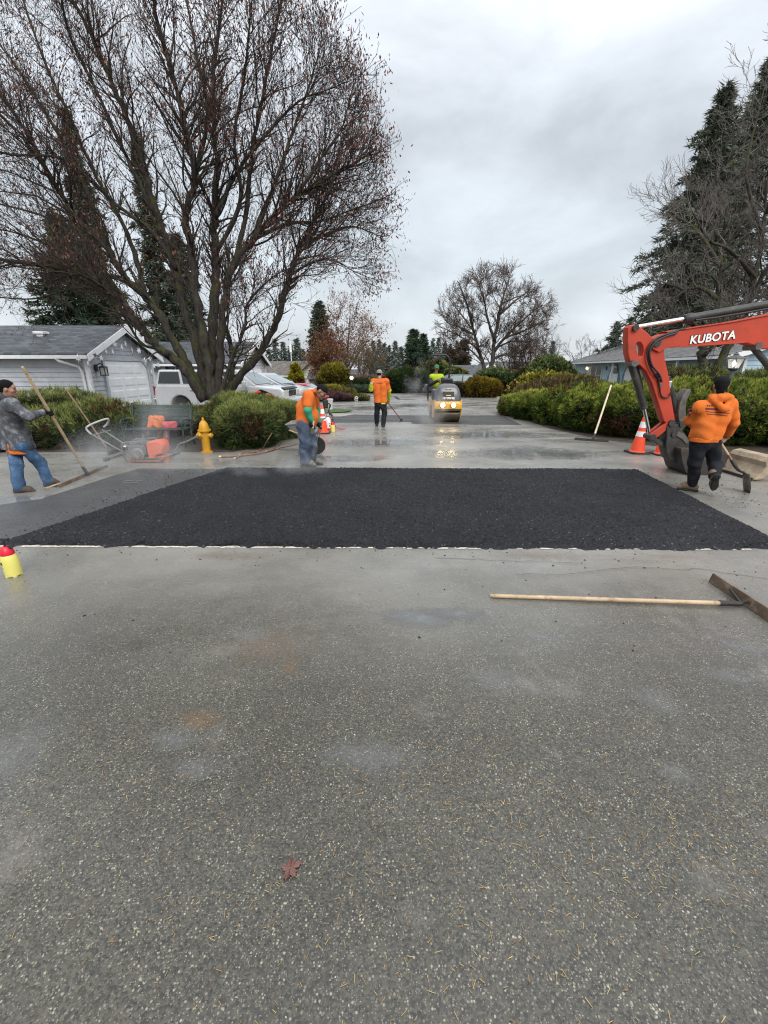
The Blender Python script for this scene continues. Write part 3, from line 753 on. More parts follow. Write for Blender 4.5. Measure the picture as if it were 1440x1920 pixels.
# palettes (dark, middle, light)
JUN = ((.026, .048, .017), (.14, .19, .056), (.34, .37, .11))
JUNR = ((.026, .052, .012), (.20, .275, .042), (.54, .56, .11))
RHO = ((.018, .034, .012), (.085, .13, .045), (.22, .27, .10))
YEL = ((.10, .085, .012), (.24, .21, .03), (.42, .37, .06))
PUR = ((.05, .024, .03), (.13, .062, .075), (.20, .11, .12))
OLI = ((.04, .04, .014), (.13, .13, .03), (.27, .24, .05))
GRY = ((.02, .035, .02), (.06, .10, .055), (.13, .19, .11))

# ---- junipers along the left side (in front of the garage) and around the maple
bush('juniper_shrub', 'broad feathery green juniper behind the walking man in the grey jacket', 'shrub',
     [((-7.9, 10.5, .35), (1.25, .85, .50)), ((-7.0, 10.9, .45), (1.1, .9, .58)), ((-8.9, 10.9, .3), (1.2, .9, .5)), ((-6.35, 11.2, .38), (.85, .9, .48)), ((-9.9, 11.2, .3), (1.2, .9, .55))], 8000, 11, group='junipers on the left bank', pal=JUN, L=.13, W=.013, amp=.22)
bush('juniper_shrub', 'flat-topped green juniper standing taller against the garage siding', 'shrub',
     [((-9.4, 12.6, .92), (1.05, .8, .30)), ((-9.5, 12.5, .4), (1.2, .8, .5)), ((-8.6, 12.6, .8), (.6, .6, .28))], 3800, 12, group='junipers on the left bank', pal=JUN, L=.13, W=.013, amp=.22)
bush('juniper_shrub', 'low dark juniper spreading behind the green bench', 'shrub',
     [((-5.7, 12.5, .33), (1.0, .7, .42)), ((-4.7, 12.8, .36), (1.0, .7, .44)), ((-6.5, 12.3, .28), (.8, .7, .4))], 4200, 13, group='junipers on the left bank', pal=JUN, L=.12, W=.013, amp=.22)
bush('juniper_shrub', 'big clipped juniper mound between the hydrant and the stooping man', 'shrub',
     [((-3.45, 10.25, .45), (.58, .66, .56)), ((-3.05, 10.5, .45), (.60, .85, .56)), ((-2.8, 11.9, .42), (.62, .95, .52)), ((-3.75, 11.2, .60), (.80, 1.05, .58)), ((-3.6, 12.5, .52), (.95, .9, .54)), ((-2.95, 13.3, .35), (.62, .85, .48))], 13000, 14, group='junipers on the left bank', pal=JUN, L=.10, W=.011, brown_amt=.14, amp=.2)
bush('heather_clump', 'small dark red ground plant at the feet of the left bank', 'plant',
     [((-9.0, 9.7, .12), (.8, .35, .22))], 900, 15, pal=PUR, L=.08, W=.014)

# ---- the long juniper bank on the right
re_ = []
for (x, y, z, rx, ry, rz) in ((5.3, 17.8, .28, .62, 1.1, .48), (5.75, 16.4, .40, .95, 1.2, .60), (6.15, 14.9, .48, 1.1, 1.2, .70), (6.55, 13.4, .55, 1.15, 1.2, .76),
                              (7.1, 12.2, .58, 1.25, 1.05, .80), (7.9, 11.4, .62, 1.2, 1.05, .84)):
    re_.append(((x, y, z), (rx, ry, rz)))
re2 = []
for (x, y, z, rx, ry, rz) in ((8.8, 11.1, .62, 1.2, 1.1, .86), (9.8, 11.0, .64, 1.3, 1.2, .90), (10.9, 10.8, .7, 1.4, 1.25, 1.0), (12.0, 10.6, .65, 1.4, 1.35, 1.0),
                              (8.9, 12.7, .45, 1.5, 1.2, .82), (10.8, 12.5, .55, 1.6, 1.3, .92)):
    re2.append(((x, y, z), (rx, ry, rz)))
re3 = [((7.4, 14.6, .52), (1.3, 1.5, .68)), ((7.0, 16.8, .42), (1.2, 1.5, .62)), ((8.6, 14.4, .52), (1.4, 1.4, .68)), ((8.3, 17.0, .40), (1.4, 1.6, .62))]
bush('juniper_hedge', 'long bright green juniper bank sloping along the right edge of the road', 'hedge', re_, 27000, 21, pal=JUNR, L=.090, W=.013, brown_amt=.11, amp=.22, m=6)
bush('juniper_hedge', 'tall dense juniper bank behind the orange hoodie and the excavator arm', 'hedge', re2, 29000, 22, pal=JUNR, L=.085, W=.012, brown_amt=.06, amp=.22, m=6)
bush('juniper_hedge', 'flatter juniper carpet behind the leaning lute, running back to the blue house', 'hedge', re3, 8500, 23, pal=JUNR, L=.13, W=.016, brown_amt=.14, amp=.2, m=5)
for i, (px, py, Y, rx, rz, lab) in enumerate(((1290, 700, 14.6, 1.3, .42, 'spreading dark juniper at the foot of the forked bare tree'), (1190, 724, 17.5, .8, .25, 'low spreading juniper under the blue front door'),
                                             (1405, 712, 13.4, .9, .5, 'small juniper beside the lit lamp post'), (1490, 700, 12.4, 1.0, .6, 'round juniper at the right edge beside the blue gable wall'),
                                             (1108, 722, 19.5, .7, .30, 'leafy low shrub below the window of the blue house'))):
    p = A(px, py, Y)
    bush('juniper_shrub', lab, 'shrub', [((p.x, Y, p.z - rz * .6), (rx, .9, rz)), ((p.x + rx * .5, Y + .2, p.z - rz * 1.2), (rx * .8, .9, rz * 1.6)), ((p.x - rx * .2, Y + .2, p.z - rz * 1.6), (rx, .9, rz * 1.8))], 2400, 30 + i, group='shrubs in front of the blue house', pal=JUN if i != 4 else RHO, L=.15, W=.018, zmin=.1, leaf=(i == 4), m=5)

# ---- mixed planting up the right side
p = A(1000, 728, 22.0)
bush('dogwood_hedge', 'brownish leafless hedge behind the juniper bank with yellow leaves in its top', 'hedge',
     [((7.0, 21.0, .40), (.8, 1.0, .58)), ((7.9, 21.6, .52), (1.0, 1.0, .68)), ((8.9, 21.9, .64), (1.1, 1.0, .74)), ((9.8, 22.2, .66), (1.0, 1.0, .74))], 7500, 41,
     pal=((.035, .02, .016), (.095, .058, .045), (.15, .10, .075)), brown=(.08, .05, .04), L=.20, W=.013, up=.9, flare=.4, tipcol=(.50, .43, .07), tip_amt=.16, amp=.12)
bush('forsythia_shrub', 'bright yellow flowering shrub peeking over the brown hedge', 'shrub',
     [((8.3, 23.6, .92), (1.2, .7, .66)), ((7.2, 23.2, .6), (.7, .7, .6)), ((9.5, 24, .92), (.8, .7, .55))], 2600, 42, pal=((.10, .11, .02), (.30, .30, .04), (.55, .47, .07)), L=.14, W=.05, leaf=True, m=4)
bush('rhododendron', 'large grey-green rhododendron beyond the yellow shrub, left of the blue roof', 'shrub',
     [((10.8, 29.5, 1.35), (1.5, 1.3, 1.05)), ((9.7, 29, 1.0), (1.1, 1.1, .9)), ((11.9, 30, .9), (1.1, 1.1, .85))], 4600, 43, group='rhododendrons', pal=RHO, L=.19, W=.075, leaf=True, m=5)
bush('rhododendron', 'glossy green rhododendron directly below the bare tree trunk', 'shrub',
     [((7.5, 30.2, .75), (1.5, 1.0, .95)), ((8.4, 29.8, .65), (1.2, 1.0, .9)), ((6.7, 30.4, .6), (.9, .8, .7))], 3600, 44, group='rhododendrons', pal=RHO, L=.18, W=.07, leaf=True, m=5)
bush('rhododendron', 'pale green rounded shrub behind the parked dark car', 'shrub',
     [((5.3, 32.8, .75), (1.0, .9, .95)), ((6.1, 32.6, .5), (.8, .8, .7))], 2200, 45, group='rhododendrons', pal=((.02, .035, .01), (.09, .13, .035), (.24, .28, .085)), L=.18, W=.07, leaf=True, m=5)
bush('spirea_shrub', 'rounded mustard yellow shrub right of the road roller', 'shrub',
     [((6.25, 28.7, .55), (1.05, .8, .68)), ((6.9, 28.8, .5), (.75, .7, .58)), ((5.75, 28.8, .4), (.6, .7, .5))], 3600, 46, pal=((.06, .05, .01), (.20, .15, .015), (.36, .27, .03)), brown=(.16, .09, .02), L=.13, W=.03, m=5, up=.6)
bush('hedge_shrub', 'low brown twiggy shrub hiding the side of the parked dark car', 'shrub',
     [((4.75, 28.9, .35), (.7, .6, .55)), ((4.2, 29, .25), (.5, .5, .35))], 1400, 47, pal=((.025, .02, .012), (.07, .055, .03), (.11, .10, .05)), L=.14, W=.016)
bush('rhododendron', 'light green arching shrub behind the roller roll bar', 'shrub',
     [((4.1, 35.5, 1.1), (1.5, 1.0, 1.2)), ((2.8, 35.2, .7), (1.2, 1.0, 1.0)), ((5.3, 35.6, .9), (1.1, 1.0, .9))], 3200, 48, group='rhododendrons', pal=((.02, .035, .01), (.10, .14, .04), (.25, .28, .09)), L=.2, W=.075, leaf=True, m=5)
bush('evergreen_hedge', 'dense dark green hedge across the far end of the road, right of the standing man', 'hedge',
     [((.9, 33.9, .7), (.9, .8, .95)), ((1.8, 34.0, .85), (1.0, .8, .95)), ((2.7, 34.0, .7), (1.0, .8, .8)), ((3.6, 34.1, .5), (.9, .8, .6)), ((0.2, 34.0, .45), (.7, .8, .7))], 5200, 49, pal=((.010, .022, .008), (.035, .075, .018), (.085, .14, .035)), L=.16, W=.03, m=5)
bush('ground_cover', 'silvery green spreading ground cover in front of the brown fence', 'plant',
     [((-1.9, 33.6, .1), (2.3, .8, .42)), ((-4.6, 33.2, .1), (1.6, .8, .35)), ((-.2, 33.4, .15), (.8, .7, .5))], 2600, 50, pal=GRY, L=.14, W=.03)
bush('evergreen_hedge', 'dark low evergreen beside the far lamp post, left of the standing man', 'hedge', [((-1.6, 36.2, .3), (1.3, .8, .75))], 1200, 57, pal=((.010, .022, .008), (.03, .06, .016), (.07, .11, .03)), L=.16, W=.03)
# ---- the small island with the lamp
bush('heather_clump', 'wide purple heather mound beside the island lamp post', 'plant',
     [((-2.95, 25.2, .16), (.95, .7, .36)), ((-3.7, 25.3, .14), (.9, .7, .38)), ((-2.35, 25.1, .1), (.6, .5, .28))], 2800, 51, pal=PUR, brown=(.09, .05, .045), L=.10, W=.02, up=.8)
bush('spirea_shrub', 'pale yellow ground shrub rising behind the purple heather', 'shrub',
     [((-3.1, 26.5, .4), (.85, .6, .42))], 1500, 52, pal=YEL, L=.12, W=.03, m=5)
bush('spirea_shrub', 'small olive green shrub between the heather and the lamp post', 'shrub',
     [((-2.15, 26.6, .25), (.5, .5, .36)), ((-1.6, 25.4, .12), (.75, .45, .24))], 1500, 53, pal=OLI, L=.12, W=.025)
bush('golden_cypress', 'tall rounded golden yellow shrub in front of the brown fence', 'shrub',
     [((-4.4, 39.5, 1.0), (1.3, 1.0, 1.15)), ((-5.1, 39.5, .5), (.9, .9, 1.0)), ((-3.9, 39.6, .35), (.9, .9, .8))], 3400, 54, pal=((.05, .05, .008), (.22, .20, .02), (.40, .35, .05)), L=.2, W=.05, m=5, amp=.28)
p = A(556, 722, 62)
bush('golden_cypress', 'narrow bright yellow conifer shrub beside the pale yellow house', 'shrub',
     [((p.x, 62, -.4), (1.0, 1, 2.0)), ((p.x, 62, 1.0), (.6, .6, 1.3))], 1500, 55, pal=((.12, .11, .01), (.36, .32, .02), (.55, .48, .04)), L=.35, W=.09, zmin=-1.6)

# ------------------------------------------------------------------ conifers
def conifer_mesh(base, h, rad, seed, n_br=170, blade=(0.30, 0.07), pal=JUN, per=20, hmin=.05, droop=.25, gap=0.25, haze=None, power=.85):
    rg = np.random.RandomState(seed); base = np.array(base, float)
    P0, P1, R0, R1 = [], [], [], []
    FP, FD = [], []
    for i in range(n_br):
        t = hmin + (1 - hmin) * (i + rg.rand()) / n_br
        L = rad * ((1 - t) ** power) * (0.55 + .6 * rg.rand()) + rad * .035
        if rg.rand() < gap * .4: L *= .5
        an = i * 2.39996 + rg.normal() * .4
        ou = np.array([math.cos(an), math.sin(an), 0])
        p = base + np.array([0, 0, h * t]); rise = .30 * t + .05
        pts = [p]
        ns = 5
        for k in range(ns):
            q = (k + 1) / ns
            d = ou + np.array([0, 0, rise - droop * q * 1.7 + .35 * max(0, q - .7)])
            pts.append(pts[-1] + unit(d) * L / ns)
        for k in range(ns):
            P0.append(pts[k]); P1.append(pts[k + 1]); r = .012 + .018 * L / rad * (1 - k / ns); R0.append(r); R1.append(r * .75)
        nn = max(4, int(per * (L / rad + .25)))
        q = rg.rand(nn) ** .7 * .95 + .05
        pk = np.array(pts); idx = np.minimum((q * ns).astype(int), ns - 1); fr = q * ns - idx
        pos = pk[idx] * (1 - fr[:, None]) + pk[idx + 1] * fr[:, None]
        side = np.cross(ou, [0, 0, 1.0]); sg = np.where(rg.rand(nn) < .5, 1, -1)
        spread = L * .26 * (1.1 - q) * rg.rand(nn)
        pos = pos + side * (sg * spread)[:, None] + rg.normal(size=(nn, 3)) * blade[0] * .16
        pos[:, 2] -= spread * .25
        d = unit(ou * .8 + side * (sg * .65)[:, None] + np.array([0, 0, -.22]) + rg.normal(size=(nn, 3)) * .35)
        FP.append(pos); FD.append(d)
    # leader
    P = np.concatenate(FP); D = np.concatenate(FD); n = len(P)
    m = 4
    PP = np.repeat(P, m, 0) + rg.normal(size=(n * m, 3)) * blade[0] * .13; DD = unit(np.repeat(D, m, 0) + rg.normal(size=(n * m, 3)) * .42)
    cl = vnoise(P, 1.1, seed) * .6 + rg.rand(n) * .4
    p0, p1, p2 = [np.array(x) for x in pal]; t = cl[:, None]
    c1 = np.where(t < .5, p0 + (p1 - p0) * t * 2, p1 + (p2 - p1) * (t - .5) * 2)
    if haze is not None: c1 = c1 * (1 - haze[3]) + np.array(haze[:3]) * haze[3]  # distance haze painted into the needle colour, and the bark below
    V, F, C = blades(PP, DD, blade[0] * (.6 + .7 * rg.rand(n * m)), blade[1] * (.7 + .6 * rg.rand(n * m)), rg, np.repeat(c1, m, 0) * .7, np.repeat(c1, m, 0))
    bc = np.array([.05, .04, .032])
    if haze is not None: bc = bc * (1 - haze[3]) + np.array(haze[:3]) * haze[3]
    tv, tf, tcn = segs_to_tubes(P0, P1, R0, R1, 3, np.tile(bc, (len(P0), 1)))
    return np_mesh(V, Ft=F, col=C), np_mesh(tv, Fq=tf, col=tcn)

M_bark = None
def bark_mat(name, base, moss, moss_amt):
    m, nt, b = new_mat(name); L = nt.links.new
    tc = nd(nt, 'ShaderNodeTexCoord'); O = tc.outputs['Object']
    mp = nd(nt, 'ShaderNodeMapping'); mp.inputs['Scale'].default_value = (1, 1, .3); L(O, mp.inputs['Vector'])
    n1 = nd(nt, 'ShaderNodeTexNoise', Scale=16.0, Detail=7.0, Roughness=.7); L(mp.outputs[0], n1.inputs['Vector'])
    n2 = nd(nt, 'ShaderNodeTexNoise', Scale=7.0, Detail=8.0, Roughness=.75); L(O, n2.inputs['Vector'])
    g = nd(nt, 'ShaderNodeNewGeometry'); sp = nd(nt, 'ShaderNodeSeparateXYZ'); L(g.outputs['Normal'], sp.inputs[0])
    mx = nd(nt, 'ShaderNodeMix', data_type='RGBA'); cr_ = nd(nt, 'ShaderNodeMapRange'); cr_.inputs[1].default_value = .3; cr_.inputs[2].default_value = .7; L(n1.outputs['Fac'], cr_.inputs[0]); L(cr_.outputs[0], mx.inputs['Factor'])
    mx.inputs[6].default_value = c4([x * .25 for x in base]); mx.inputs[7].default_value = c4([x * 2.2 for x in base])
    a = nd(nt, 'ShaderNodeMath', operation='MULTIPLY_ADD'); L(sp.outputs['Z'], a.inputs[0]); a.inputs[1].default_value = .22; L(n2.outputs['Fac'], a.inputs[2])
    r = nd(nt, 'ShaderNodeMapRange'); r.inputs[1].default_value = .72 - moss_amt * .3; r.inputs[2].default_value = .82 - moss_amt * .3; L(a.outputs[0], r.inputs[0])
    m2 = nd(nt, 'ShaderNodeMix', data_type='RGBA'); L(r.outputs[0], m2.inputs['Factor']); L(mx.outputs[2], m2.inputs[6]); m2.inputs[7].default_value = c4(moss)
    L(m2.outputs[2], b.inputs['Base Color']); b.inputs['Roughness'].default_value = .85; b.inputs['Specular IOR Level'].default_value = .25
    bp = nd(nt, 'ShaderNodeBump', Strength=.9, Distance=.025); L(n1.outputs['Fac'], bp.inputs['Height']); L(bp.outputs[0], b.inputs['Normal'])
    return m
M_bark = bark_mat('mossy_wet_bark', (.034, .029, .026), (.050, .058, .010), .62)
M_bark2 = bark_mat('grey_bark', (.060, .050, .044), (.07, .07, .025), .35)
M_trunkfar = pmat('conifer_bark', (.06, .045, .035), .9, .4, 6)

def conifer(name, label, base, h, rad, seed, group=None, trunk=None, **kw):
    base = Vector(base)
    e = empty(name, base, label, 'tree', group)
    f, t = conifer_mesh(base, h, rad, seed, **kw)
    mb = MB(); r = trunk or h * .016
    mb.tube([base + Vector((0, 0, -.2)), base + Vector((0, 0, h * .5)), base + Vector((0, 0, h * .985))], [r, r * .6, .015], 7)
    tr = mb.build('trunk', M_trunkfar, e, smooth=60)
    link('branches', t, M_twig, e)['kind'] = 'stuff'
    link('crown', f, M_leaf, e)
    return e

DK = ((.016, .030, .020), (.050, .080, .050), (.10, .135, .078))
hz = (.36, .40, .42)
# behind the garage on the left
for i, (px, py, Y, rad, lab) in enumerate(((120, 205, 30, 2.1, 'tall slim fir behind the garage, showing through the bare maple'), (105, 405, 27, 4.0, 'broad dark fir left of the maple, low over the garage roof'),
                                          (255, 260, 33, 2.2, 'second tall slim fir, right of the garage ridge, behind the maple limbs'), (330, 440, 34, 3.0, 'shorter fir behind the maple trunk, right of the garage gable'))):
    t = A(px, py, Y)
    conifer('fir_tree', lab, (t.x, Y, 0), t.z, rad, 60 + i, 'firs behind the grey houses', n_br=190, per=26 if i != 1 else 40, blade=(.42, .09), pal=DK if i == 1 else ((.04, .05, .036), (.085, .105, .075), (.14, .165, .115)), hmin=.12, droop=.3, gap=.9)
# huge spruce on the right
for i, (px, py, Y, rad, lab) in enumerate(((1362, 165, 46, 8.2, 'huge drooping spruce with the left of the two tops, above the excavator boom'), (1452, 110, 48, 9.6, 'huge dark spruce at the right edge, with the right of the two tops'))):
    t = A(px, py, Y)
    conifer('spruce_tree', lab, (t.x, Y, 0), t.z, rad, 70 + i, 'spruces behind the blue house', n_br=330, per=46, blade=(.62, .125), pal=((.045, .056, .044), (.125, .145, .105), (.20, .22, .16)), hmin=.1, droop=.40, gap=.9, power=.85)
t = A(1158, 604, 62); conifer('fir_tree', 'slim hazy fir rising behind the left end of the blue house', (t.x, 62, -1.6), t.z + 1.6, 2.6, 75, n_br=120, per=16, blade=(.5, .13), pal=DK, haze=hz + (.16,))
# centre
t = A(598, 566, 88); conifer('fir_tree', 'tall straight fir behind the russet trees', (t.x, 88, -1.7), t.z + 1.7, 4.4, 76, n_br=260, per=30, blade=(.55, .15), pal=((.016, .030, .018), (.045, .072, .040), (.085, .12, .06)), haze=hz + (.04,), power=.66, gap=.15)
t = A(776, 618, 60); conifer('spruce_tree', 'dark layered spruce beside the barn roof', (t.x, 60, -1.6), t.z + 1.6, 2.9, 77, n_br=170, per=26, blade=(.42, .12), pal=DK, droop=.1, power=.7)
t = A(786, 622, 61); conifer('spruce_tree', 'second leader of dark spruce right beside the layered one', (t.x + .6, 61, -1.6), t.z + 1.3, 2.2, 78, n_br=110, per=22, blade=(.42, .12), pal=DK, droop=.1, power=.7)
k = 0
rr = random.Random(5)
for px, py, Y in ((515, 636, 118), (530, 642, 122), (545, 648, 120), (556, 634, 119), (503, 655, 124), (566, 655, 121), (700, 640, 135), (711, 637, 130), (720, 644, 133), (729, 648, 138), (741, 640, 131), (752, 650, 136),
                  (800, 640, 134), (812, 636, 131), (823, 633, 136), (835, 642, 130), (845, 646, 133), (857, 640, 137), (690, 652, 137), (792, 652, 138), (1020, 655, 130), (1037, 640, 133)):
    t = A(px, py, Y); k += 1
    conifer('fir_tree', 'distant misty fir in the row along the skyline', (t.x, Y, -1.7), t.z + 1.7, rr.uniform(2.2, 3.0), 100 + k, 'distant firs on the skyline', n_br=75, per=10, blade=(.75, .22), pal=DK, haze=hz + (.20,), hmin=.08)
# brownish cypress right of the roller
for i, (px, py, rad, lab) in enumerate(((870, 640, 1.7, 'brown-green dense cypress behind the dark roofs'), (846, 655, 1.4, 'shorter brown-green cypress left of the dense one'))):
    t = A(px, py, 66)
    conifer('cypress_tree', lab, (t.x, 66, -1.6), t.z + 1.6, rad, 140 + i, n_br=110, per=18, blade=(.5, .14), pal=((.03, .026, .014), (.07, .058, .034), (.10, .085, .05)), power=.45, droop=-.1)

# ------------------------------------------------------------------ bare trees
def catmull(pts, m=6):
    pts = [Vector(p) for p in pts]; P = [pts[0] * 2 - pts[1]] + pts + [pts[-1] * 2 - pts[-2]]; out = []
    for i in range(1, len(P) - 2):
        for k in range(m):
            t = k / m; a, b, c, d = P[i - 1], P[i], P[i + 1], P[i + 2]
            out.append(0.5 * (2 * b + (c - a) * t + (2 * a - 5 * b + 4 * c - d) * t * t + (3 * b - a - 3 * c + d) * t ** 3))
    out.append(pts[-1]); return out

class Twigs:
    def __init__(s, seed): s.P0 = []; s.P1 = []; s.R0 = []; s.R1 = []; s.rg = random.Random(seed); s.tips = []; s.big = []; s.env = None; s.gnarl = .16
    def branch(s, p, d, r, L, lev, wig=.22, up=.06, spread=.75, dens=1.0, rmin=.0035, bigr=.03):
        rg = s.rg; ns = 6 if lev >= 2 else (5 if lev == 1 else 4)
        pts = [p.copy()]; rad = [r]
        for i in range(ns):
            d = (d + Vector((rg.gauss(0, wig), rg.gauss(0, wig), rg.gauss(0, wig) + up))).normalized()
            q = p + d * L / ns
            if s.env is not None and s.env(q) > s.rg.uniform(.80, 1.22): s.tips.append((p.copy(), d.copy())); break
            r2 = max(rmin, r * (1 - .13 * (1 + i * .12)))
            if r2 < bigr: s.P0.append(p[:]); s.P1.append(q[:]); s.R0.append(r); s.R1.append(r2)
            pts.append(q); rad.append(r2)
            if lev > 0 and i >= 1 or (lev > 0 and i == 0 and rg.random() < .4):
                nb = dens * (1.25 if lev > 1 else 1.5)
                nb = int(nb) + (rg.random() < nb % 1)
                for _ in range(nb):
                    ax = Vector((rg.gauss(0, 1), rg.gauss(0, 1), rg.gauss(0, 1))); ax = (ax - d * ax.dot(d)).normalized()
                    dd = (d + ax * spread * rg.uniform(.55, 1.15) + Vector((0, 0, .12))).normalized()
                    s.branch(q, dd, max(rmin, r2 * rg.uniform(.42, .62)), L * rg.uniform(.42, .66), lev - 1, wig, up, spread, dens, rmin, bigr)
            p = q; r = r2
        if r >= bigr or rad[0] >= bigr: s.big.append((pts, rad))
        s.tips.append((p.copy(), d.copy()))
    def stem(s, pts, r0, r1, m=6):
        pts = catmull(pts, m); n = len(pts)
        for i in range(2, n - 1):
            rr_ = (r0 + (r1 - r0) * i / n) * s.gnarl; pts[i] = pts[i] + Vector((s.rg.gauss(0, rr_), s.rg.gauss(0, rr_), s.rg.gauss(0, rr_ * .5)))
        rad = [r0 + (r1 - r0) * (i / (n - 1)) ** .8 for i in range(n)]
        s.big.append((pts, rad)); return pts, rad
    def meshes(s, col, sides=8, rough=0.12):
        mb = MB()
        for pts, rad in s.big:
            rad = [r * (1 + rough * (s.rg.random() - .5)) for r in rad]
            mb.tube(pts, rad, sides)
        c = np.array(col) * (0.7 + .6 * np.random.RandomState(1).rand(len(s.P0), 1))
        v, f, cc = segs_to_tubes(s.P0, s.P1, s.R0, s.R1, 3, c)
        return mb.mesh(), np_mesh(v, Fq=f, col=cc)

def leaf_mesh(tips, n, seed, size, cols, spread=.18, hang=.6):
    rg = np.random.RandomState(seed); T = np.array([t[0][:] for t in tips]); s = rg.randint(0, len(T), n)
    P = T[s] + rg.normal(size=(n, 3)) * spread
    D = unit(rg.normal(size=(n, 3)) * .6 + np.array([0, 0, -hang]))
    c = np.array(cols)[rg.randint(0, len(cols), n)] * (.6 + .8 * rg.rand(n, 1))
    V, F, C = blades(P, D, size * (.6 + .8 * rg.rand(n)), size * .36 * (.6 + .8 * rg.rand(n)), rg, c, c, True)
    return np_mesh(V, Fq=F, col=C)

# ---- the big spreading maple on the left
def px_stem(pl, Y0, Y1): 
    n = len(pl); return [A(px, py, Y0 + (Y1 - Y0) * (i / (n - 1)) ** 1.3) for i, (px, py) in enumerate(pl)]
tw = Twigs(21); tw.gnarl = .20
tw.env = lambda q: ((q.x + 5.5) / 5.95) ** 2 + ((q.y - 13) / 4.6) ** 2 + ((q.z - 6.0) / 5.7) ** 2 if q.x > -7 else 0.0
Yb = 13.2
stems = [
    ([(384, 752), (345, 690), (300, 655), (259, 607), (227, 565), (174, 523), (106, 502), (0, 486), (-90, 462)], 13.2, 11.6, .20, .035),
    ([(386, 750), (350, 684), (312, 613), (275, 560), (232, 518), (201, 465), (143, 407), (95, 333), (53, 254), (0, 175), (-60, 90)], 13.3, 12.4, .18, .03),
    ([(392, 750), (372, 660), (343, 570), (327, 502), (301, 422), (280, 354), (248, 248), (211, 158), (164, 53), (137, 0), (110, -70)], 13.4, 13.9, .20, .03),
    ([(400, 750), (386, 660), (369, 560), (359, 475), (348, 401), (364, 338), (350, 250), (327, 158), (300, 60), (280, -40)], 13.0, 12.0, .19, .03),
    ([(404, 750), (396, 660), (402, 560), (405, 475), (402, 411), (406, 317), (401, 232), (401, 132), (410, 60), (425, -60)], 13.2, 14.6, .21, .03),
    ([(406, 750), (414, 655), (420, 560), (437, 500), (475, 449), (507, 411), (554, 370), (607, 338), (665, 305), (690, 290)], 13.1, 12.2, .17, .025),
    ([(415, 752), (455, 702), (491, 655), (522, 596), (543, 517), (565, 459), (586, 422), (600, 370), (625, 320), (640, 270)], 13.3, 14.2, .17, .022),
    ([(438, 502), (462, 400), (470, 300), (491, 190), (507, 100), (528, 0), (540, -60)], 13.3, 13.8, .10, .02),
    ([(410, 750), (432, 680), (459, 613), (464, 570), (507, 523), (548, 500)], 12.7, 12.0, .085, .012),
    ([(410, 752), (436, 700), (430, 640), (416, 570), (440, 520)], 13.6, 14.6, .11, .03),
    ([(301, 655), (262, 640), (210, 560), (150, 540), (60, 560), (-30, 555)], 13.2, 14.6, .06, .02),
    ([(275, 560), (240, 440), (190, 350), (140, 240), (90, 130), (50, 20), (30, -40)], 13.2, 14.8, .09, .02),
    ([(330, 505), (290, 440), (215, 380), (120, 300), (20, 290), (-50, 270)], 13.4, 11.4, .08, .02),
    ([(565, 459), (610, 440), (660, 425), (705, 440)], 13.8, 13.2, .06, .014),
    ([(475, 449), (540, 420), (600, 415), (655, 395), (700, 380)], 12.9, 13.4, .06, .014),
    ([(543, 517), (590, 490), (630, 490), (665, 510)], 13.6, 13.2, .045, .012),
    ([(554, 370), (600, 300), (640, 240), (655, 190)], 12.6, 13.2, .06, .014),
    ([(402, 411), (440, 330), (500, 250), (560, 190), (610, 170)], 13.2, 12.6, .08, .015),
    ([(201, 465), (150, 330), (90, 220), (20, 110), (-40, 40)], 12.9, 14.4, .08, .018),
    ([(259, 607), (190, 500), (110, 420), (30, 390), (-60, 370)], 13.4, 14.6, .08, .018),
    ([(301, 422), (240, 300), (180, 170), (130, 60), (110, -30)], 13.6, 12.2, .08, .02),
    ([(364, 338), (390, 220), (370, 110), (350, 0), (345, -50)], 13.0, 14.2, .08, .02),
    ([(405, 475), (450, 380), (440, 260), (460, 130), (470, 20)], 13.4, 11.8, .08, .02),
    ([(174, 523), (110, 470), (40, 440), (-50, 420)], 12.4, 11.2, .05, .015),
    ([(475, 449), (520, 330), (552, 240), (580, 160), (595, 110)], 12.8, 13.2, .08, .018),
]
for pl, y0, y1, r0, r1 in stems:
    pts, rad = tw.stem(px_stem(pl, y0, y1), r0 * .80, r1 * .8, 7)
    n = len(pts)
    for i in range(int(n * .22), n):
        t = i / n; d0 = (pts[min(i + 1, n - 1)] - pts[i - 1]).normalized()
        for _ in range(2 if tw.rg.random() < .32 else 1):
            ax = Vector((tw.rg.gauss(0, 1), tw.rg.gauss(0, 1.1), tw.rg.gauss(0, 1))); ax = (ax - d0 * ax.dot(d0)).normalized()
            out = (pts[i] - Vector((-4.9, 13.2, 2.5))).normalized()
            L = tw.rg.uniform(.8, 1.9) * (1.2 - .45 * t)
            if t < .4: L *= .55
            dd = (d0 * .7 + ax * .7 + out * .35 + Vector((0, 0, .1))).normalized()
            tw.branch(pts[i], dd, min(rad[i] * .5, .03), L, 2 if t > .33 else 1, wig=.17, up=.035, spread=.72, dens=.74, rmin=.0040, bigr=.022)
    tw.branch(pts[-1], (pts[-1] - pts[-2]).normalized(), r1, 1.3, 2, wig=.12, up=.03, spread=.6, dens=.9, rmin=.0042, bigr=.022)
print('maple twigs', len(tw.P0), 'tips', len(tw.tips), 'big', len(tw.big))
mp_ = empty('maple_tree', (-4.9, 13.2, 0), 'big multi-stemmed mossy maple with bare branches and rusty seed clusters', 'tree')
a, b_ = tw.meshes((.060, .046, .042), 9, rough=.30)
link('trunk', a, M_bark, mp_, smooth=180)
link('twigs', b_, M_twig, mp_)['kind'] = 'stuff'
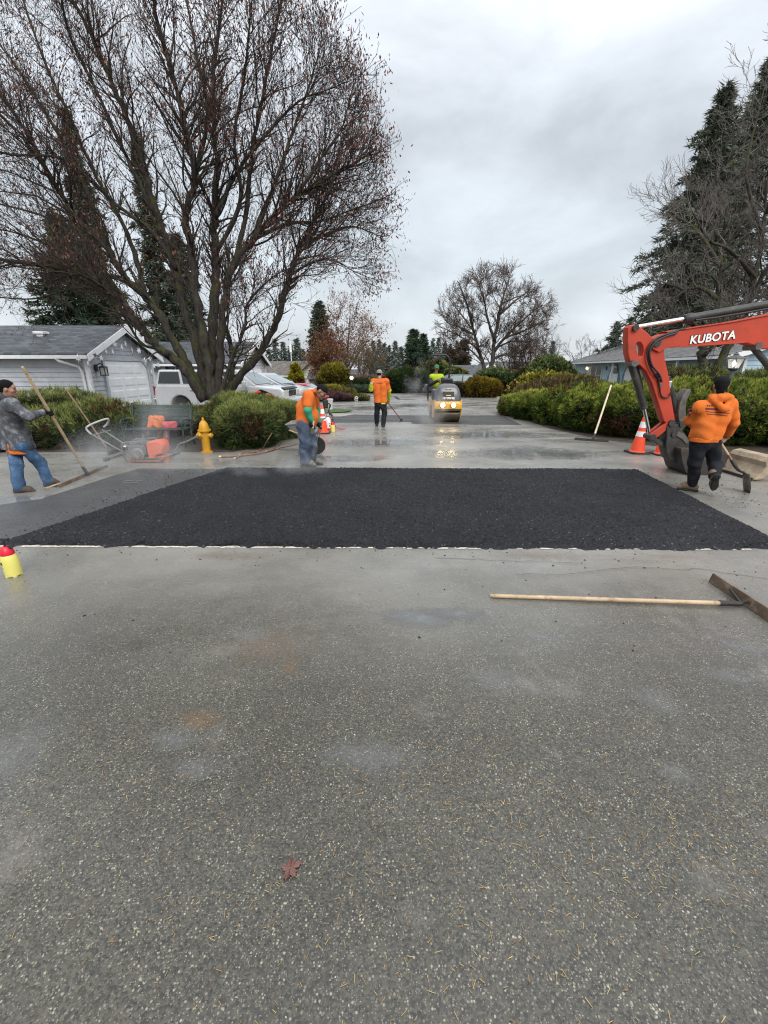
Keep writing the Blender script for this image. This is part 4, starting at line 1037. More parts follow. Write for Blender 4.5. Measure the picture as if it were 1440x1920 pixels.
_sc = link('seed_clusters', leaf_mesh(tw.tips, 26000, 3, .085, ((.11, .05, .038), (.15, .055, .042), (.09, .045, .038), (.16, .075, .045)), spread=.12, hang=1.2), M_leaf, mp_); _sc['kind'] = 'stuff'

# ---- the wide bare tree in the distance
def bare_tree(name, label, stems, seed, col, L, lev, leaf=None, group=None, rmin=.006, dens=.85, bark=M_bark2, start=.3, spread=.7, bigr=.04, env=None):
    t_ = Twigs(seed); t_.env = env; base = Vector(stems[0][0][0])
    for pts, r0, r1 in stems:
        pts, rad = t_.stem(pts, r0, r1, 5); n = len(pts)
        for i in range(int(n * start), n):
            d0 = (pts[min(i + 1, n - 1)] - pts[i - 1]).normalized()
            ax = Vector((t_.rg.gauss(0, 1), t_.rg.gauss(0, 1), t_.rg.gauss(0, 1))); ax = (ax - d0 * ax.dot(d0)).normalized()
            dd = (d0 * .6 + ax * .8 + Vector((0, 0, .12))).normalized()
            t_.branch(pts[i], dd, min(rad[i] * .5, .05), L * t_.rg.uniform(.6, 1.15), lev, wig=.16, up=.03, spread=spread, dens=dens, rmin=rmin, bigr=bigr)
        t_.branch(pts[-1], (pts[-1] - pts[-2]).normalized(), r1, L, lev, wig=.15, up=.03, spread=spread, dens=dens, rmin=rmin, bigr=bigr)
    e = empty(name, (base.x, base.y, base.z), label, 'tree', group)
    a, b_ = t_.meshes(col, 7)
    link('trunk', a, bark, e, smooth=180); link('twigs', b_, M_twig, e)['kind'] = 'stuff'
    if leaf: link('leaves', leaf_mesh(t_.tips, leaf[0], seed, leaf[1], leaf[2], spread=leaf[3]), M_leaf, e)['kind'] = 'stuff'
    print(name, len(t_.P0)); return e
def S(pl, Y, dy=0): 
    n = len(pl); return [A(px, py, Y + dy * i / (n - 1)) for i, (px, py) in enumerate(pl)]
Y = 38
bare_tree('bare_tree', 'wide bare tree standing alone against the sky in the middle distance', [
    (S([(918, 722), (921, 690), (925, 655), (932, 610), (940, 570), (950, 535), (955, 522)], Y), .26, .03),
    (S([(918, 715), (908, 690), (897, 655), (888, 620), (878, 580), (868, 550), (860, 530)], Y, 2), .20, .04),
    (S([(926, 660), (945, 635), (970, 625), (1000, 612), (1025, 600)], Y, -2), .14, .03),
    (S([(928, 640), (915, 600), (908, 565), (905, 540)], Y, -2.5), .13, .03),
    (S([(890, 628), (865, 615), (840, 605), (828, 590)], Y, 1), .10, .025),
    (S([(937, 590), (965, 565), (985, 550), (1000, 535)], Y, 2), .10, .025),
    (S([(923, 672), (950, 665), (975, 668), (1000, 655)], Y, -1), .10, .025),
    (S([(905, 680), (880, 655), (855, 650), (838, 640)], Y, -1), .09, .02), (S([(888, 620), (865, 590), (848, 568), (840, 556)], Y, 1.5), .08, .02), (S([(908, 565), (900, 540), (896, 522)], Y, 0), .06, .02),
    (S([(940, 570), (975, 555), (1000, 560)], Y, 1.5), .08, .02), (S([(945, 635), (975, 605), (1005, 580), (1020, 572)], Y, -1.5), .09, .02), (S([(925, 655), (960, 640), (990, 640), (1025, 628)], Y, 2), .09, .02), (S([(897, 655), (870, 635), (845, 622), (825, 612)], Y, -2), .08, .02)], 31, (.095, .066, .055), 1.35, 2, rmin=.0095, dens=1.15, bark=M_bark2, bigr=.05, spread=.85, start=.2, env=lambda q, c=A(925, 612, 38): ((q.x - c.x) / 5.2) ** 2 + ((q.y - 38) / 4.8) ** 2 + ((q.z - c.z) / 5.0) ** 2)
# russet trees in front of the fir
Y = 58
bare_tree('russet_tree', 'rust-leaved tree with a thin reddish top, beyond the brown fence', [
    (S([(648, 730), (649, 700), (652, 650), (655, 610), (657, 585)], Y), .22, .03), (S([(649, 710), (635, 675), (622, 655), (610, 645)], Y, 2), .14, .03),
    (S([(650, 705), (668, 670), (685, 645), (700, 632)], Y, -2), .14, .03), (S([(650, 690), (640, 650), (632, 615), (630, 592)], Y, -1), .12, .02), (S([(651, 690), (668, 650), (676, 622)], Y, 1), .12, .02)],
    32, (.12, .075, .055), 1.8, 2, leaf=(4200, .26, ((.19, .07, .03), (.14, .05, .028), (.24, .11, .05)), .42), rmin=.012, dens=.7, bigr=.06, start=.12)
bare_tree('russet_tree', 'lower rust-brown bushy tree left of the thin-topped one', [
    (S([(618, 730), (617, 700), (610, 675), (604, 655)], 64), .2, .05), (S([(618, 715), (630, 690), (640, 672)], 64), .16, .05), (S([(617, 710), (600, 690), (590, 678)], 64), .14, .05), (S([(618, 700), (622, 670), (626, 650)], 64), .14, .04)],
    33, (.10, .06, .045), 1.6, 2, leaf=(5200, .30, ((.16, .065, .03), (.12, .05, .03), (.20, .085, .04)), .45), rmin=.012, dens=.7, bigr=.06, start=.1)
Y = 47
bare_tree('vine_maple', 'spreading multi-stem tree with a fine olive-brown crown in front of the fence', [
    (S([(683, 733), (678, 705), (668, 685), (660, 675)], Y), .07, .02), (S([(684, 733), (684, 700), (682, 680), (681, 668)], Y), .07, .02), (S([(685, 733), (694, 705), (703, 688), (710, 678)], Y), .07, .02), (S([(684, 730), (690, 702), (694, 680)], Y, 1), .06, .02), (S([(684, 730), (672, 702), (672, 680)], Y, -1), .06, .02)],
    34, (.13, .10, .065), 1.1, 2, leaf=(1500, .12, ((.15, .11, .05), (.18, .10, .05), (.12, .11, .05)), .25), rmin=.009, dens=.9, bigr=.04, start=.3)
# leafless thickets on the right of the bare tree
for i, (px, ptop, Y, sp_, lab, col) in enumerate(((1000, 610, 46, 26, 'thin upright bare tree right of the wide bare one', (.12, .10, .09)), (985, 650, 40, 24, 'dark reddish brown thicket under the wide bare tree', (.075, .045, .035)),
                                                 (1098, 650, 60, 26, 'fine pinkish-brown bare tree above the left end of the blue roof', (.15, .11, .10)), (1030, 640, 62, 18, 'pale bare tree behind the grey roof', (.16, .14, .13)), (960, 655, 41, 20, 'dark brown scrubby tree beside the bare trunk', (.07, .045, .035)))):
    zb = ground_z(Y)
    st = []
    for k in range(4):
        f = (k - 1.5) / 1.5
        a = A(px, 720, Y); a = Vector((a.x, Y, zb)); t = A(px + f * sp_, ptop + abs(f) * 14, Y)
        st.append(([a, a.lerp(t, .35) + Vector((f * .1, 0, .2)), a.lerp(t, .7), t], .09, .025))
    bare_tree('bare_tree', lab, st, 36 + i, col, 1.3 if i != 1 else 1.2, 2, group=None, rmin=.009, dens=.7, bigr=.05, start=.15)
# big bare tree in front of the spruces (right)
Y = 14.6
bare_tree('bare_tree', 'forked mossy bare tree behind the excavator boom, its fine twigs spread over the spruce', [
    (S([(1312, 745), (1318, 690), (1316, 655), (1330, 630), (1345, 560), (1352, 480), (1362, 400), (1372, 300)], Y, 1.0), .17, .03),
    (S([(1330, 748), (1345, 690), (1368, 645), (1395, 590), (1415, 520), (1430, 440), (1440, 330)], Y, .5), .18, .03),
    (S([(1318, 668), (1345, 640), (1370, 615), (1400, 590)], Y, -1), .09, .03),
    (S([(1345, 560), (1315, 540), (1285, 543), (1260, 535), (1240, 528)], Y, 1.5), .07, .015),
    (S([(1350, 500), (1320, 450), (1295, 422), (1272, 408), (1258, 392)], Y, 2), .07, .015),
    (S([(1415, 520), (1370, 470), (1330, 450), (1300, 400)], Y, -1.5), .07, .02), (S([(1395, 590), (1440, 500), (1500, 430)], Y, -1), .09, .02),
    (S([(1430, 440), (1400, 330), (1415, 240), (1432, 170)], Y, 1), .06, .015), (S([(1330, 630), (1290, 600), (1250, 600), (1215, 585)], Y, 1), .06, .015), (S([(1440, 400), (1470, 250), (1480, 160)], Y, .5), .07, .02)],
    52, (.14, .122, .112), 1.0, 2, rmin=.0042, dens=.85, bark=M_bark, bigr=.025, start=.3)
# ================================================================== HOUSES
def shingle_mat(name, base, along='X'):
    m, nt, b = new_mat(name); L = nt.links.new
    tc = nd(nt, 'ShaderNodeTexCoord')
    mp = nd(nt, 'ShaderNodeMapping'); L(tc.outputs['Object'], mp.inputs['Vector'])
    if along == 'Y': mp.inputs['Rotation'].default_value = (0, 0, PI / 2)
    br = nd(nt, 'ShaderNodeTexBrick', Scale=1.0); br.offset = .5
    br.inputs['Brick Width'].default_value = .33; br.inputs['Row Height'].default_value = .14; br.inputs['Mortar Size'].default_value = .008
    br.inputs['Color1'].default_value = c4([x * .65 for x in base]); br.inputs['Color2'].default_value = c4([x * 1.35 for x in base]); br.inputs['Mortar'].default_value = c4([x * .35 for x in base])
    br.inputs['Bias'].default_value = -.1
    L(mp.outputs[0], br.inputs['Vector'])
    n = nd(nt, 'ShaderNodeTexNoise', Scale=.9, Detail=8.0, Roughness=.7); L(tc.outputs['Object'], n.inputs['Vector'])
    r = nd(nt, 'ShaderNodeMapRange'); r.inputs[1].default_value = .3; r.inputs[2].default_value = .7; r.inputs[3].default_value = .7; r.inputs[4].default_value = 1.35; L(n.outputs['Fac'], r.inputs[0])
    s = nd(nt, 'ShaderNodeVectorMath', operation='SCALE'); L(br.outputs['Color'], s.inputs[0]); L(r.outputs[0], s.inputs['Scale'])
    L(s.outputs[0], b.inputs['Base Color']); b.inputs['Roughness'].default_value = .72; b.inputs['Specular IOR Level'].default_value = .35
    bp = nd(nt, 'ShaderNodeBump', Strength=.7, Distance=.01); L(br.outputs['Fac'], bp.inputs['Height']); bp.invert = True; L(bp.outputs[0], b.inputs['Normal'])
    return m
M_sh1 = shingle_mat('blue_grey_shingles', (.078, .086, .097)); M_sh2 = shingle_mat('brown_grey_shingles', (.13, .115, .10)); M_sh3 = shingle_mat('grey_shingles', (.125, .122, .12), 'Y'); M_sh4 = shingle_mat('dark_shingles', (.085, .09, .10))
M_sidA = pmat('pale_grey_siding', (.50, .52, .56), .6, .10, 2.5, dirt=(.34, .36, .38), dirt_amt=.25, dirt_scale=1.2)
M_white = pmat('white_trim_paint', (.80, .81, .82), .5, .06, 5, dirt=(.6, .6, .58), dirt_amt=.15)
M_door = pmat('white_door_paint', (.86, .875, .89), .5, .05, 3)
M_yelw = pmat('pale_yellow_siding', (.52, .53, .36), .7, .10, 3)
M_blue = pmat('light_blue_siding', (.45, .62, .72), .65, .08, 2, dirt=(.34, .48, .56), dirt_amt=.15)
M_blue2 = pmat('teal_trim', (.13, .24, .32), .6, .1, 4)
M_dark = pmat('dark_trim', (.03, .035, .04), .5, .2, 5)
M_glass = pmat('window_glass', (.02, .025, .028), .06, .3, 2, spec=.8)
M_fenceb = pmat('weathered_fence_boards', (.085, .055, .042), .85, .4, 4, bump=.5, bscale=20)

def gable_house(e, M, L, W, ze, zr, z0, oh, rake, m_wall, m_roof, m_trim, pitch=.17, gutter=True, ends=(True, True), doors=()):
    """local x along the ridge (0..L), gables at both ends; lapped boards are real geometry"""
    T = lambda x, y, z: M @ Vector((x, y, z))
    mb = MB(); lip = .034
    def boards(pfun, u0, u1, zmax, rng):
        z = z0
        while z < zmax - .01:
            h = min(pitch, zmax - z)
            a0, a1 = rng(z); b0, b1 = rng(z + h)
            if a1 - a0 > .02:
                mb.quad(pfun(a0, z, lip), pfun(a1, z, lip), pfun(b1, z + h, .002), pfun(b0, z + h, .002))
                mb.quad(pfun(a0, z, 0), pfun(a1, z, 0), pfun(a1, z, lip), pfun(a0, z, lip))
            z += h
    full = lambda z: (0, L)
    hw = W / 2
    gab = lambda z: (-hw, hw) if z <= ze else (-hw * max(0, (zr - z) / (zr - ze)), hw * max(0, (zr - z) / (zr - ze)))
    boards(lambda u, z, o: T(u, -hw - o, z), 0, L, ze, full)
    boards(lambda u, z, o: T(u, hw + o, z), 0, L, ze, full)
    boards(lambda u, z, o: T(L + o, u, z), 0, 0, zr, gab)
    boards(lambda u, z, o: T(-o, u, z), 0, 0, zr, gab)
    w = mb.build('wall', m_wall, e)
    # roof slabs
    sl = (zr - ze) / hw; mb = MB(); th = .09
    for s in (-1, 1):
        yo = s * (hw + oh); zo = ze - sl * oh
        poly = [T(-rake, 0, zr + .03), T(L + rake, 0, zr + .03), T(L + rake, yo, zo + .03), T(-rake, yo, zo + .03)]
        mb.prism(poly, (0, 0, th))
    rf = mb.build('roof', m_roof, e)
    mb = MB()
    for xe, nx in ((L + rake, 1), (-rake, -1)):
        for s in (-1, 1):
            yo = s * (hw + oh + .02); zo = ze - sl * oh
            poly = [T(xe, 0, zr + .10), T(xe, yo, zo + .09), T(xe, yo, zo - .15), T(xe, 0, zr - .15)]
            mb.prism(poly, M.to_3x3() @ Vector((.035 * nx, 0, 0)))
    # corner boards
    for xe in (0, L):
        for s in (-1, 1):
            c = T(xe, s * hw, (z0 + ze) / 2); mb.box(c, (.13, .13, ze - z0), M.to_3x3())
    mb.build('fascia', m_trim, e)
    if gutter:
        for s in (-1, 1):
            mb = MB(); yo = s * (hw + oh + .06); zo = ze - sl * oh
            mb.box(T(L / 2, yo, zo + .0), (L + 2 * rake - .02, .11, .12), M.to_3x3())
            mb.build('gutter', m_trim, e)
    return w, rf

def rz_at(x, y, z, a): return Matrix.Translation((x, y, z)) @ Matrix.Rotation(a, 4, 'Z')

# ---- grey house with the garage, left
H1 = empty('house', (-19, 19.35, 0), 'pale grey house with white garage door and snowflakes along its gable', 'house', 'grey houses on the left')
M1 = rz_at(-27, 19.35, 0, 0)
w1, r1 = gable_house(H1, M1, 15.8, 4.7, 2.36, 3.36, -.05, .42, .38, M_sidA, M_sh1, M_white)
def sub(name, mb, mat, par, **k): return mb.build(name, mat, par, **k)
# garage door with raised panels and clipped corners
gx = -11.2
prof = [(18.0, 0), (21.1, 0), (21.1, 1.78), (20.72, 2.06), (18.0, 2.06)]
mb = MB(); mb.prism([(gx + .03, y, z) for y, z in prof], (.03, 0, 0)); gd = sub('garage_door', mb, M_door, H1)
for j in range(4):
    for i in range(3):
        y0 = 18.12 + i * .98; z0 = .06 + j * .5
        if j == 3 and i == 2: y1 = y0 + .60
        else: y1 = y0 + .86
        mb = MB(); 
        fr = .035
        zt = z0 + .36
        # raised panel: rim sunk, centre proud
        mb.add([(gx + .062, y0, z0), (gx + .062, y1, z0), (gx + .062, y1, zt), (gx + .062, y0, zt), (gx + .080, y0 + .06, z0 + .05), (gx + .080, y1 - .06, z0 + .05), (gx + .080, y1 - .06, zt - .05), (gx + .080, y0 + .06, zt - .05)],
               [[0, 1, 5, 4], [1, 2, 6, 5], [2, 3, 7, 6], [3, 0, 4, 7], [4, 5, 6, 7]])
        sub('door_panel', mb, M_door, gd)
mb = MB()
mb.mm(gx + .015, gx + .10, 17.86, 17.98, 0, 2.08); mb.mm(gx + .015, gx + .10, 21.12, 21.24, 0, 1.80)
mb.mm(gx + .015, gx + .10, 17.86, 20.74, 2.085, 2.20)
mb.prism([(gx + .018, 20.74, 2.085), (gx + .018, 21.12, 1.80), (gx + .018, 21.24, 1.80), (gx + .018, 21.24, 2.20), (gx + .018, 20.74, 2.20)], (.075, 0, 0))
sub('door_frame', mb, M_sidA, H1)
# downspout with its two elbows
mb = MB(); mb.tube([(-12.0, 16.53, 2.16), (-11.9, 16.55, 2.05), (-11.45, 16.88, 1.86), (-11.38, 16.93, 1.7), (-11.38, 16.93, .05)], .055, 8)
sub('downspout', mb, M_white, H1, smooth=60)
mb = MB(); mb.box((-13.6, 18.3, 3.12), (.42, .36, .10)); mb.box((-13.6, 18.3, 3.02), (.26, .24, .2)); sub('roof_vent', mb, M_white, H1, bevel=.02)
mb = MB(); mb.mm(-19.0, -14.75, 16.93, 16.985, .9, 2.02); fr = sub('window_frame', mb, M_dark, H1)
mb = MB(); mb.mm(-18.9, -14.9, 16.905, 16.94, 1.0, 1.92); sub('window_pane', mb, M_glass, fr)
# house number on the rake board, tilted with it
t = text_mesh('26', .17, frame((-10.775, 16.95, 2.255), (0, .92, .39), (0, -.39, .92)), .004, .003)
link('house_number', t, M_dark, H1)
# snowflakes
def flake_mesh(r=.12):
    pts = []
    for k in range(12):
        a = PI / 6 * k; q = r if k % 2 == 0 else r * .42
        pts.append((q * math.cos(a), q * math.sin(a)))
    return pts
M_flake = pmat('white_plastic', (.82, .84, .86), .35, .04, 4)
M_cord = pmat('pale_cord', (.45, .45, .46), .7, .1, 4)
def Xp(px, py, Xw): 
    r = ray(px, py); t = Xw / r[0]; return Vector((Xw, r[1] * t, CAM_H + r[2] * t))
fl = [(200, 395), (345, 470), (430, 360), (525, 385), (595, 290), (690, 300), (715, 190), (820, 235), (875, 190), (970, 290), (1065, 285), (1150, 420), (1215, 395), (1248, 590), (1278, 500), (1338, 490), (1408, 590)]
first = None
for zx, zy in fl:
    p = Xp(120 + zx / 7.58, 620 + zy / 7.58, -10.86)
    zt = 2.36 + 1.0 * (1 - abs(p.y - 19.35) / 2.35) - .02
    r_ = random.uniform(-.5, .5)
    M = Matrix.Translation(p) @ Matrix.Rotation(r_, 4, 'Z') @ frame((0, 0, 0), (0, 1, 0), (0, 0, 1)).to_3x3().to_4x4() @ Matrix.Rotation(random.uniform(0, .5), 4, 'Z')
    f = empty('snowflake_ornament', p, 'white six-pointed plastic snowflake hanging under the garage gable', 'ornament', 'snowflakes hanging along the garage gable')
    link('star', curve2d([flake_mesh(random.uniform(.125, .155))], .012, .004, M), M_flake, f)
    mb = MB(); mb.tube([p + Vector((0, 0, .08)), Vector((p.x, p.y, max(zt, p.z + .14)))], .004, 4); mb.build('cord', M_cord, f)
# wall lantern
M_blk = pmat('black_powdercoat', (.018, .018, .02), .45, .3, 10)
M_seed = pmat('frosted_lantern_glass', (.45, .44, .42), .3, .1, 10)
ln = empty('wall_lantern', (-11.1, 17.45, 1.6), 'dark square lantern on the wall left of the garage door', 'lantern')
mb = MB(); mb.box((-11.13, 17.42, 1.80), (.06, .14, .26)); mb.tube([(-11.12, 17.42, 1.88), (-10.98, 17.43, 1.96), (-10.88, 17.45, 1.92), (-10.88, 17.45, 1.86)], .018, 6)
mb.build('bracket', M_blk, ln)
mb = MB(); 
for sx in (-1, 1):
    for sy in (-1, 1): mb.box((-10.88 + sx * .09, 17.45 + sy * .09, 1.68), (.025, .025, .30))
mb.box((-10.88, 17.45, 1.53), (.22, .22, .03)); mb.box((-10.88, 17.45, 1.845), (.26, .26, .05), taper=.55); mb.build('cage', M_blk, ln)
mb = MB(); mb.box((-10.88, 17.45, 1.685), (.16, .16, .27)); mb.build('glass', M_seed, ln)

# ---- second grey house behind the cars
H2 = empty('house', (-14, 30.9, 0), 'pale grey house with a second gable, half hidden by the white vehicles', 'house', 'grey houses on the left')
w2, r2 = gable_house(H2, rz_at(-20, 30.9, 0, 0), 11, 6.4, 2.12, 3.36, -.2, .4, .35, M_sidA, M_sh1, M_white, pitch=.2)
mb = MB(); mb.prism([(-8.97, y, z) for y, z in ((29.3, -.2), (32.9, -.2), (32.9, 1.5), (32.5, 1.78), (29.7, 1.78), (29.3, 1.5))], (.04, 0, 0)); gd2 = mb.build('garage_door', M_door, H2)
mb = MB()
for j in range(4):
    for i in range(4): mb.mm(-8.93, -8.915, 29.42 + i * .85, 30.12 + i * .85, -.05 + j * .44, .25 + j * .44)
# panels are a pattern of the one door: kept inside it
o = mb.build('door_panel', M_door, gd2); o['kind'] = 'stuff'
for x0, x1 in ((-15.6, -14.35), (-13.4, -12.2)):
    mb = MB(); mb.mm(x0 - .08, x1 + .08, 27.62, 27.675, .45, 1.98); fr = mb.build('window_frame', M_white, H2)
    mb = MB(); mb.mm(x0, x0 + (x1 - x0) / 2 - .03, 27.60, 27.63, .53, 1.90); mb.mm(x0 + (x1 - x0) / 2 + .03, x1, 27.60, 27.63, .53, 1.90); mb.build('window_pane', M_glass, fr)

# ---- pale yellow house further on
H3 = empty('house', (-16, 73, -1.7), 'small pale yellow house with a brown roof and two white doors in its gable', 'house')
a = R(-38); pk = A(581, 678, 70); W3 = 5.6
M3 = rz_at(pk.x, pk.y, 0, a) @ Matrix.Translation((-11, 0, 0))
gable_house(H3, M3, 11, W3, .98, 2.75, -1.8, .5, .4, M_yelw, M_sh2, M_dark, pitch=.25, gutter=False)
for y0 in (-1.9, .35):
    mb = MB(); T = M3
    poly = [T @ Vector((11.03, y0 + dx, z)) for dx, z in ((0, -1.8), (1.5, -1.8), (1.5, .35), (1.25, .55), (.25, .55), (0, .35))]
    mb.prism(poly, M3.to_3x3() @ Vector((.05, 0, 0))); mb.build('door', M_door, H3)
mb = MB(); mb.box(M3 @ Vector((5.5, -W3 / 2 - .58, .62)), (11.6, .12, .16), M3.to_3x3()); mb.build('gutter', M_white, H3)
mb = MB(); mb.box(M3 @ Vector((8.8, -W3 / 2 - .04, -.35)), (1.6, .06, 1.2), M3.to_3x3()); fr = mb.build('window_frame', M_white, H3)
mb = MB(); mb.box(M3 @ Vector((8.8, -W3 / 2 - .08, -.35)), (1.4, .04, 1.0), M3.to_3x3()); mb.build('window_pane', M_glass, fr)

# ---- barn and roofs in the middle distance
M_barn = pmat('slate_blue_barn', (.10, .125, .15), .7, .2, 2, bump=.3)
pk = A(743, 687, 70); bl, brr = A(727, 703, 70), A(761, 703, 70)
H4 = empty('barn', (pk.x, 72, -1.7), 'slate blue barn with a gambrel roof above the far hedge', 'barn')
zt = pk.z; x0, x1 = bl.x, brr.x; ww = x1 - x0
gp = [(x0, -1.7), (x1, -1.7), (x1, zt - 1.25), (x1 - ww * .2, zt - .42), (pk.x, zt), (x0 + ww * .2, zt - .42), (x0, zt - 1.25)]
mb = MB(); mb.prism([(x, 70, z) for x, z in gp], (0, 6, 0)); mb.build('wall', M_barn, H4)
for q0, q1 in zip(gp[2:], gp[3:]):
    pass
mb = MB()
rp = [(x1 + .2, zt - 1.3), (x1 - ww * .2, zt - .38), (pk.x, zt + .06), (x0 + ww * .2, zt - .38), (x0 - .2, zt - 1.3)]
for q0, q1 in zip(rp[:-1], rp[1:]): mb.prism([(q0[0], 69.7, q0[1]), (q1[0], 69.7, q1[1]), (q1[0], 69.7, q1[1] + .12), (q0[0], 69.7, q0[1] + .12)], (0, 6.6, 0))
mb.build('roof', M_sh4, H4)
M_grn = pmat('grey_green_siding', (.16, .17, .14), .8, .15, 2)
H5 = empty('house', (9, 60, -1.6), 'long low house with a dark roof right of the road roller', 'house', 'low houses at the end of the road')
gable_house(H5, rz_at(4.5, 60.5, 0, 0), 9.6, 7, .80, 2.05, -1.7, .5, .4, M_grn, M_sh4, M_dark, pitch=.3, gutter=False)
for x0 in (6, 10.5):
    mb = MB(); mb.mm(x0, x0 + 1.6, 56.9, 56.96, -.9, .3); mb.build('window', M_glass, H5)
g = A(921, 680, 56)
H6 = empty('house', (g.x, 58, -1.6), 'cream house gable with white rake boards seen behind the bare tree trunk', 'house', 'low houses at the end of the road')
M6 = rz_at(g.x, 62, 0, -PI / 2)
gable_house(H6, M6, 6, 3.2, 1.15, 2.4, -1.7, .25, .25, M_yelw, M_sh4, M_white, pitch=.3, gutter=False)
mb = MB(); mb.mm(g.x - .5, g.x + .5, 55.9, 55.96, -1.0, .3); mb.build('window', M_glass, H6)
H7 = empty('house', (18, 60, -1.6), 'low house with a mottled grey roof behind the brown thicket', 'house', 'low houses at the end of the road')
gable_house(H7, rz_at(15.2, 61, 0, 0), 11, 7, 1.1, 2.5, -1.7, .5, .4, M_grn, M_sh3, M_white, pitch=.3)
for x0 in (17, 21):
    mb = MB(); mb.mm(x0, x0 + 1.6, 57.4, 57.46, -.7, .5); mb.build('window', M_glass, H7)
p = A(627, 700, 60)
H8 = empty('house', (p.x, 62, -1.6), 'grey roofed low building glimpsed behind the golden shrub', 'house', 'low houses at the end of the road')
gable_house(H8, rz_at(-10.6, 66, 0, 0), 8, 6, .4, 1.5, -1.7, .4, .3, M_grn, M_sh3, M_white, pitch=.3, gutter=False)

# ---- brown board fence
F1 = empty('fence', (-3.0, 44, ground_z(44)), 'dark brown vertical board fence at the end of the road', 'fence')
mb = MB(); z0 = ground_z(44); xa, xb = A(640, 700, 44).x, A(738, 700, 44).x; x = xa; zt = A(700, 702, 44).z
rr = random.Random(9)
while x < xb:
    wd = rr.uniform(.13, .16); mb.mm(x, x + wd - .012, 44 + rr.uniform(-.01, .01), 44.03, z0, zt + rr.uniform(-.02, .02)); x += wd
mb.build('boards', M_fenceb, F1)
x = xa
while x < xb:
    mb = MB(); mb.mm(x, x + .1, 43.87, 43.97, z0, zt + .08); mb.build('post', M_fenceb, F1); x += 2.2

# ---- blue house on the right
H9 = empty('house', (20, 31, 0), 'light blue house numbered 20 with a grey roof, behind the excavator boom', 'house')
P2, P1 = Vector((17.0, 21.3, 0)), Vector((22.2, 52.0, 0))
ang = math.atan2(P1.y - P2.y, P1.x - P2.x)           # ridge direction
Lb = (P1 - P2).length; Wb = 12.0
ax = Vector((math.cos(ang), math.sin(ang), 0)); nx = Vector((-math.sin(ang), math.cos(ang), 0))   # nx points to the road (-x)
ctr = P2 - nx * Wb / 2
M9 = Matrix.Translation(ctr) @ Matrix.Rotation(ang, 4, 'Z')
gable_house(H9, M9, Lb, Wb, 2.60, 4.60, -.05, .95, .55, M_blue, M_sh3, M_white, pitch=.22)
def wall_u(px):
    best = min(range(0, int(Lb * 50)), key=lambda k: abs((lambda q: 720 + FPX * q.x / (q.y * CT - (1.8 - CAM_H) * ST))(P2 + ax * k / 50) - px)); return best / 50
def on_wall(name, px0, px1, z0, z1, mat, off=.03, th=.04, par=None, arch=False):
    u0, u1 = sorted((wall_u(px0), wall_u(px1)))
    y = Wb / 2 + off
    if not arch:
        mb = MB(); mb.box(M9 @ Vector(((u0 + u1) / 2, y + th / 2, (z0 + z1) / 2)), (u1 - u0, th, z1 - z0), M9.to_3x3())
    else:
        c = .35 * (u1 - u0)
        mb = MB(); mb.prism([M9 @ Vector((u, y, z)) for u, z in ((u0, z0), (u1, z0), (u1, z1 - c), (u1 - c, z1), (u0 + c, z1), (u0, z1 - c))], M9.to_3x3() @ Vector((0, th, 0)))
    return mb.build(name, mat, par or H9), (u0, u1)
f_, _ = on_wall('window_frame', 1109, 1131, .7, 2.02, M_white); on_wall('window_pane', 1110.5, 1119, .78, 1.95, M_glass, .06, .03, f_); on_wall('window_pane', 1121, 1129.5, .78, 1.95, M_glass, .06, .03, f_)
f_, _ = on_wall('door_frame', 1143, 1166, 0, 2.12, M_blue2, .03, .05, arch=True)
d_, _ = on_wall('door', 1147, 1163, 0, 2.0, M_door, .085, .03, arch=True); on_wall('door_window', 1154, 1161, 1.35, 1.8, M_glass, .12, .02, d_)
f_, _ = on_wall('door_frame', 1171, 1193, 0, 2.12, M_blue2, .03, .05, arch=True); on_wall('door', 1176, 1190, 0, 2.0, M_door, .085, .03, arch=True)
f_, _ = on_wall('window_frame', 1306, 1336, .8, 2.1, M_white); on_wall('window_pane', 1308, 1334, .88, 2.02, M_glass, .06, .03, f_)
f_, _ = on_wall('window_frame', 1248, 1275, .8, 2.1, M_white); on_wall('window_pane', 1250, 1273, .88, 2.02, M_glass, .06, .03, f_)
u = wall_u(1138); link('house_number', text_mesh('20', .42, frame(M9 @ Vector((u, Wb / 2 + .05, 1.75)), -ax, (0, 0, 1)), .01, .01), M_dark, H9)
# porch posts
for px in (1168, 1215, 1297):
    u = wall_u(px); mb = MB(); mb.box(M9 @ Vector((u, Wb / 2 + .8, 1.1)), (.12, .12, 2.2), M9.to_3x3()); mb.build('porch_post', M_white, H9)
mb = MB(); mb.box(M9 @ Vector((9, 3.2, 3.75)), (.5, .4, .25)); mb.build('roof_vent', M_sh4, H9)
M_warm = pmat('warm_lamp_glow', (1, .8, .5), .4, .05, 3, emit=(1, .62, .28), estr=5)
u = wall_u(1103); pl = empty('porch_lamp', M9 @ Vector((u, Wb / 2 + .12, 1.75)), 'warm lit porch lamp at the left end of the blue house', 'lamp')
c = M9 @ Vector((u, Wb / 2 + .14, 1.78)); mb = ball(c, (.10, .10, .14)); mb.build('globe', M_warm, pl, smooth=180)
mb = MB(); mb.box(c + Vector((0, 0, .19)), (.2, .2, .08)); mb.box(M9 @ Vector((u, Wb / 2 + .03, 1.9)), (.1, .1, .1)); mb.build('cap', M_blk, pl)

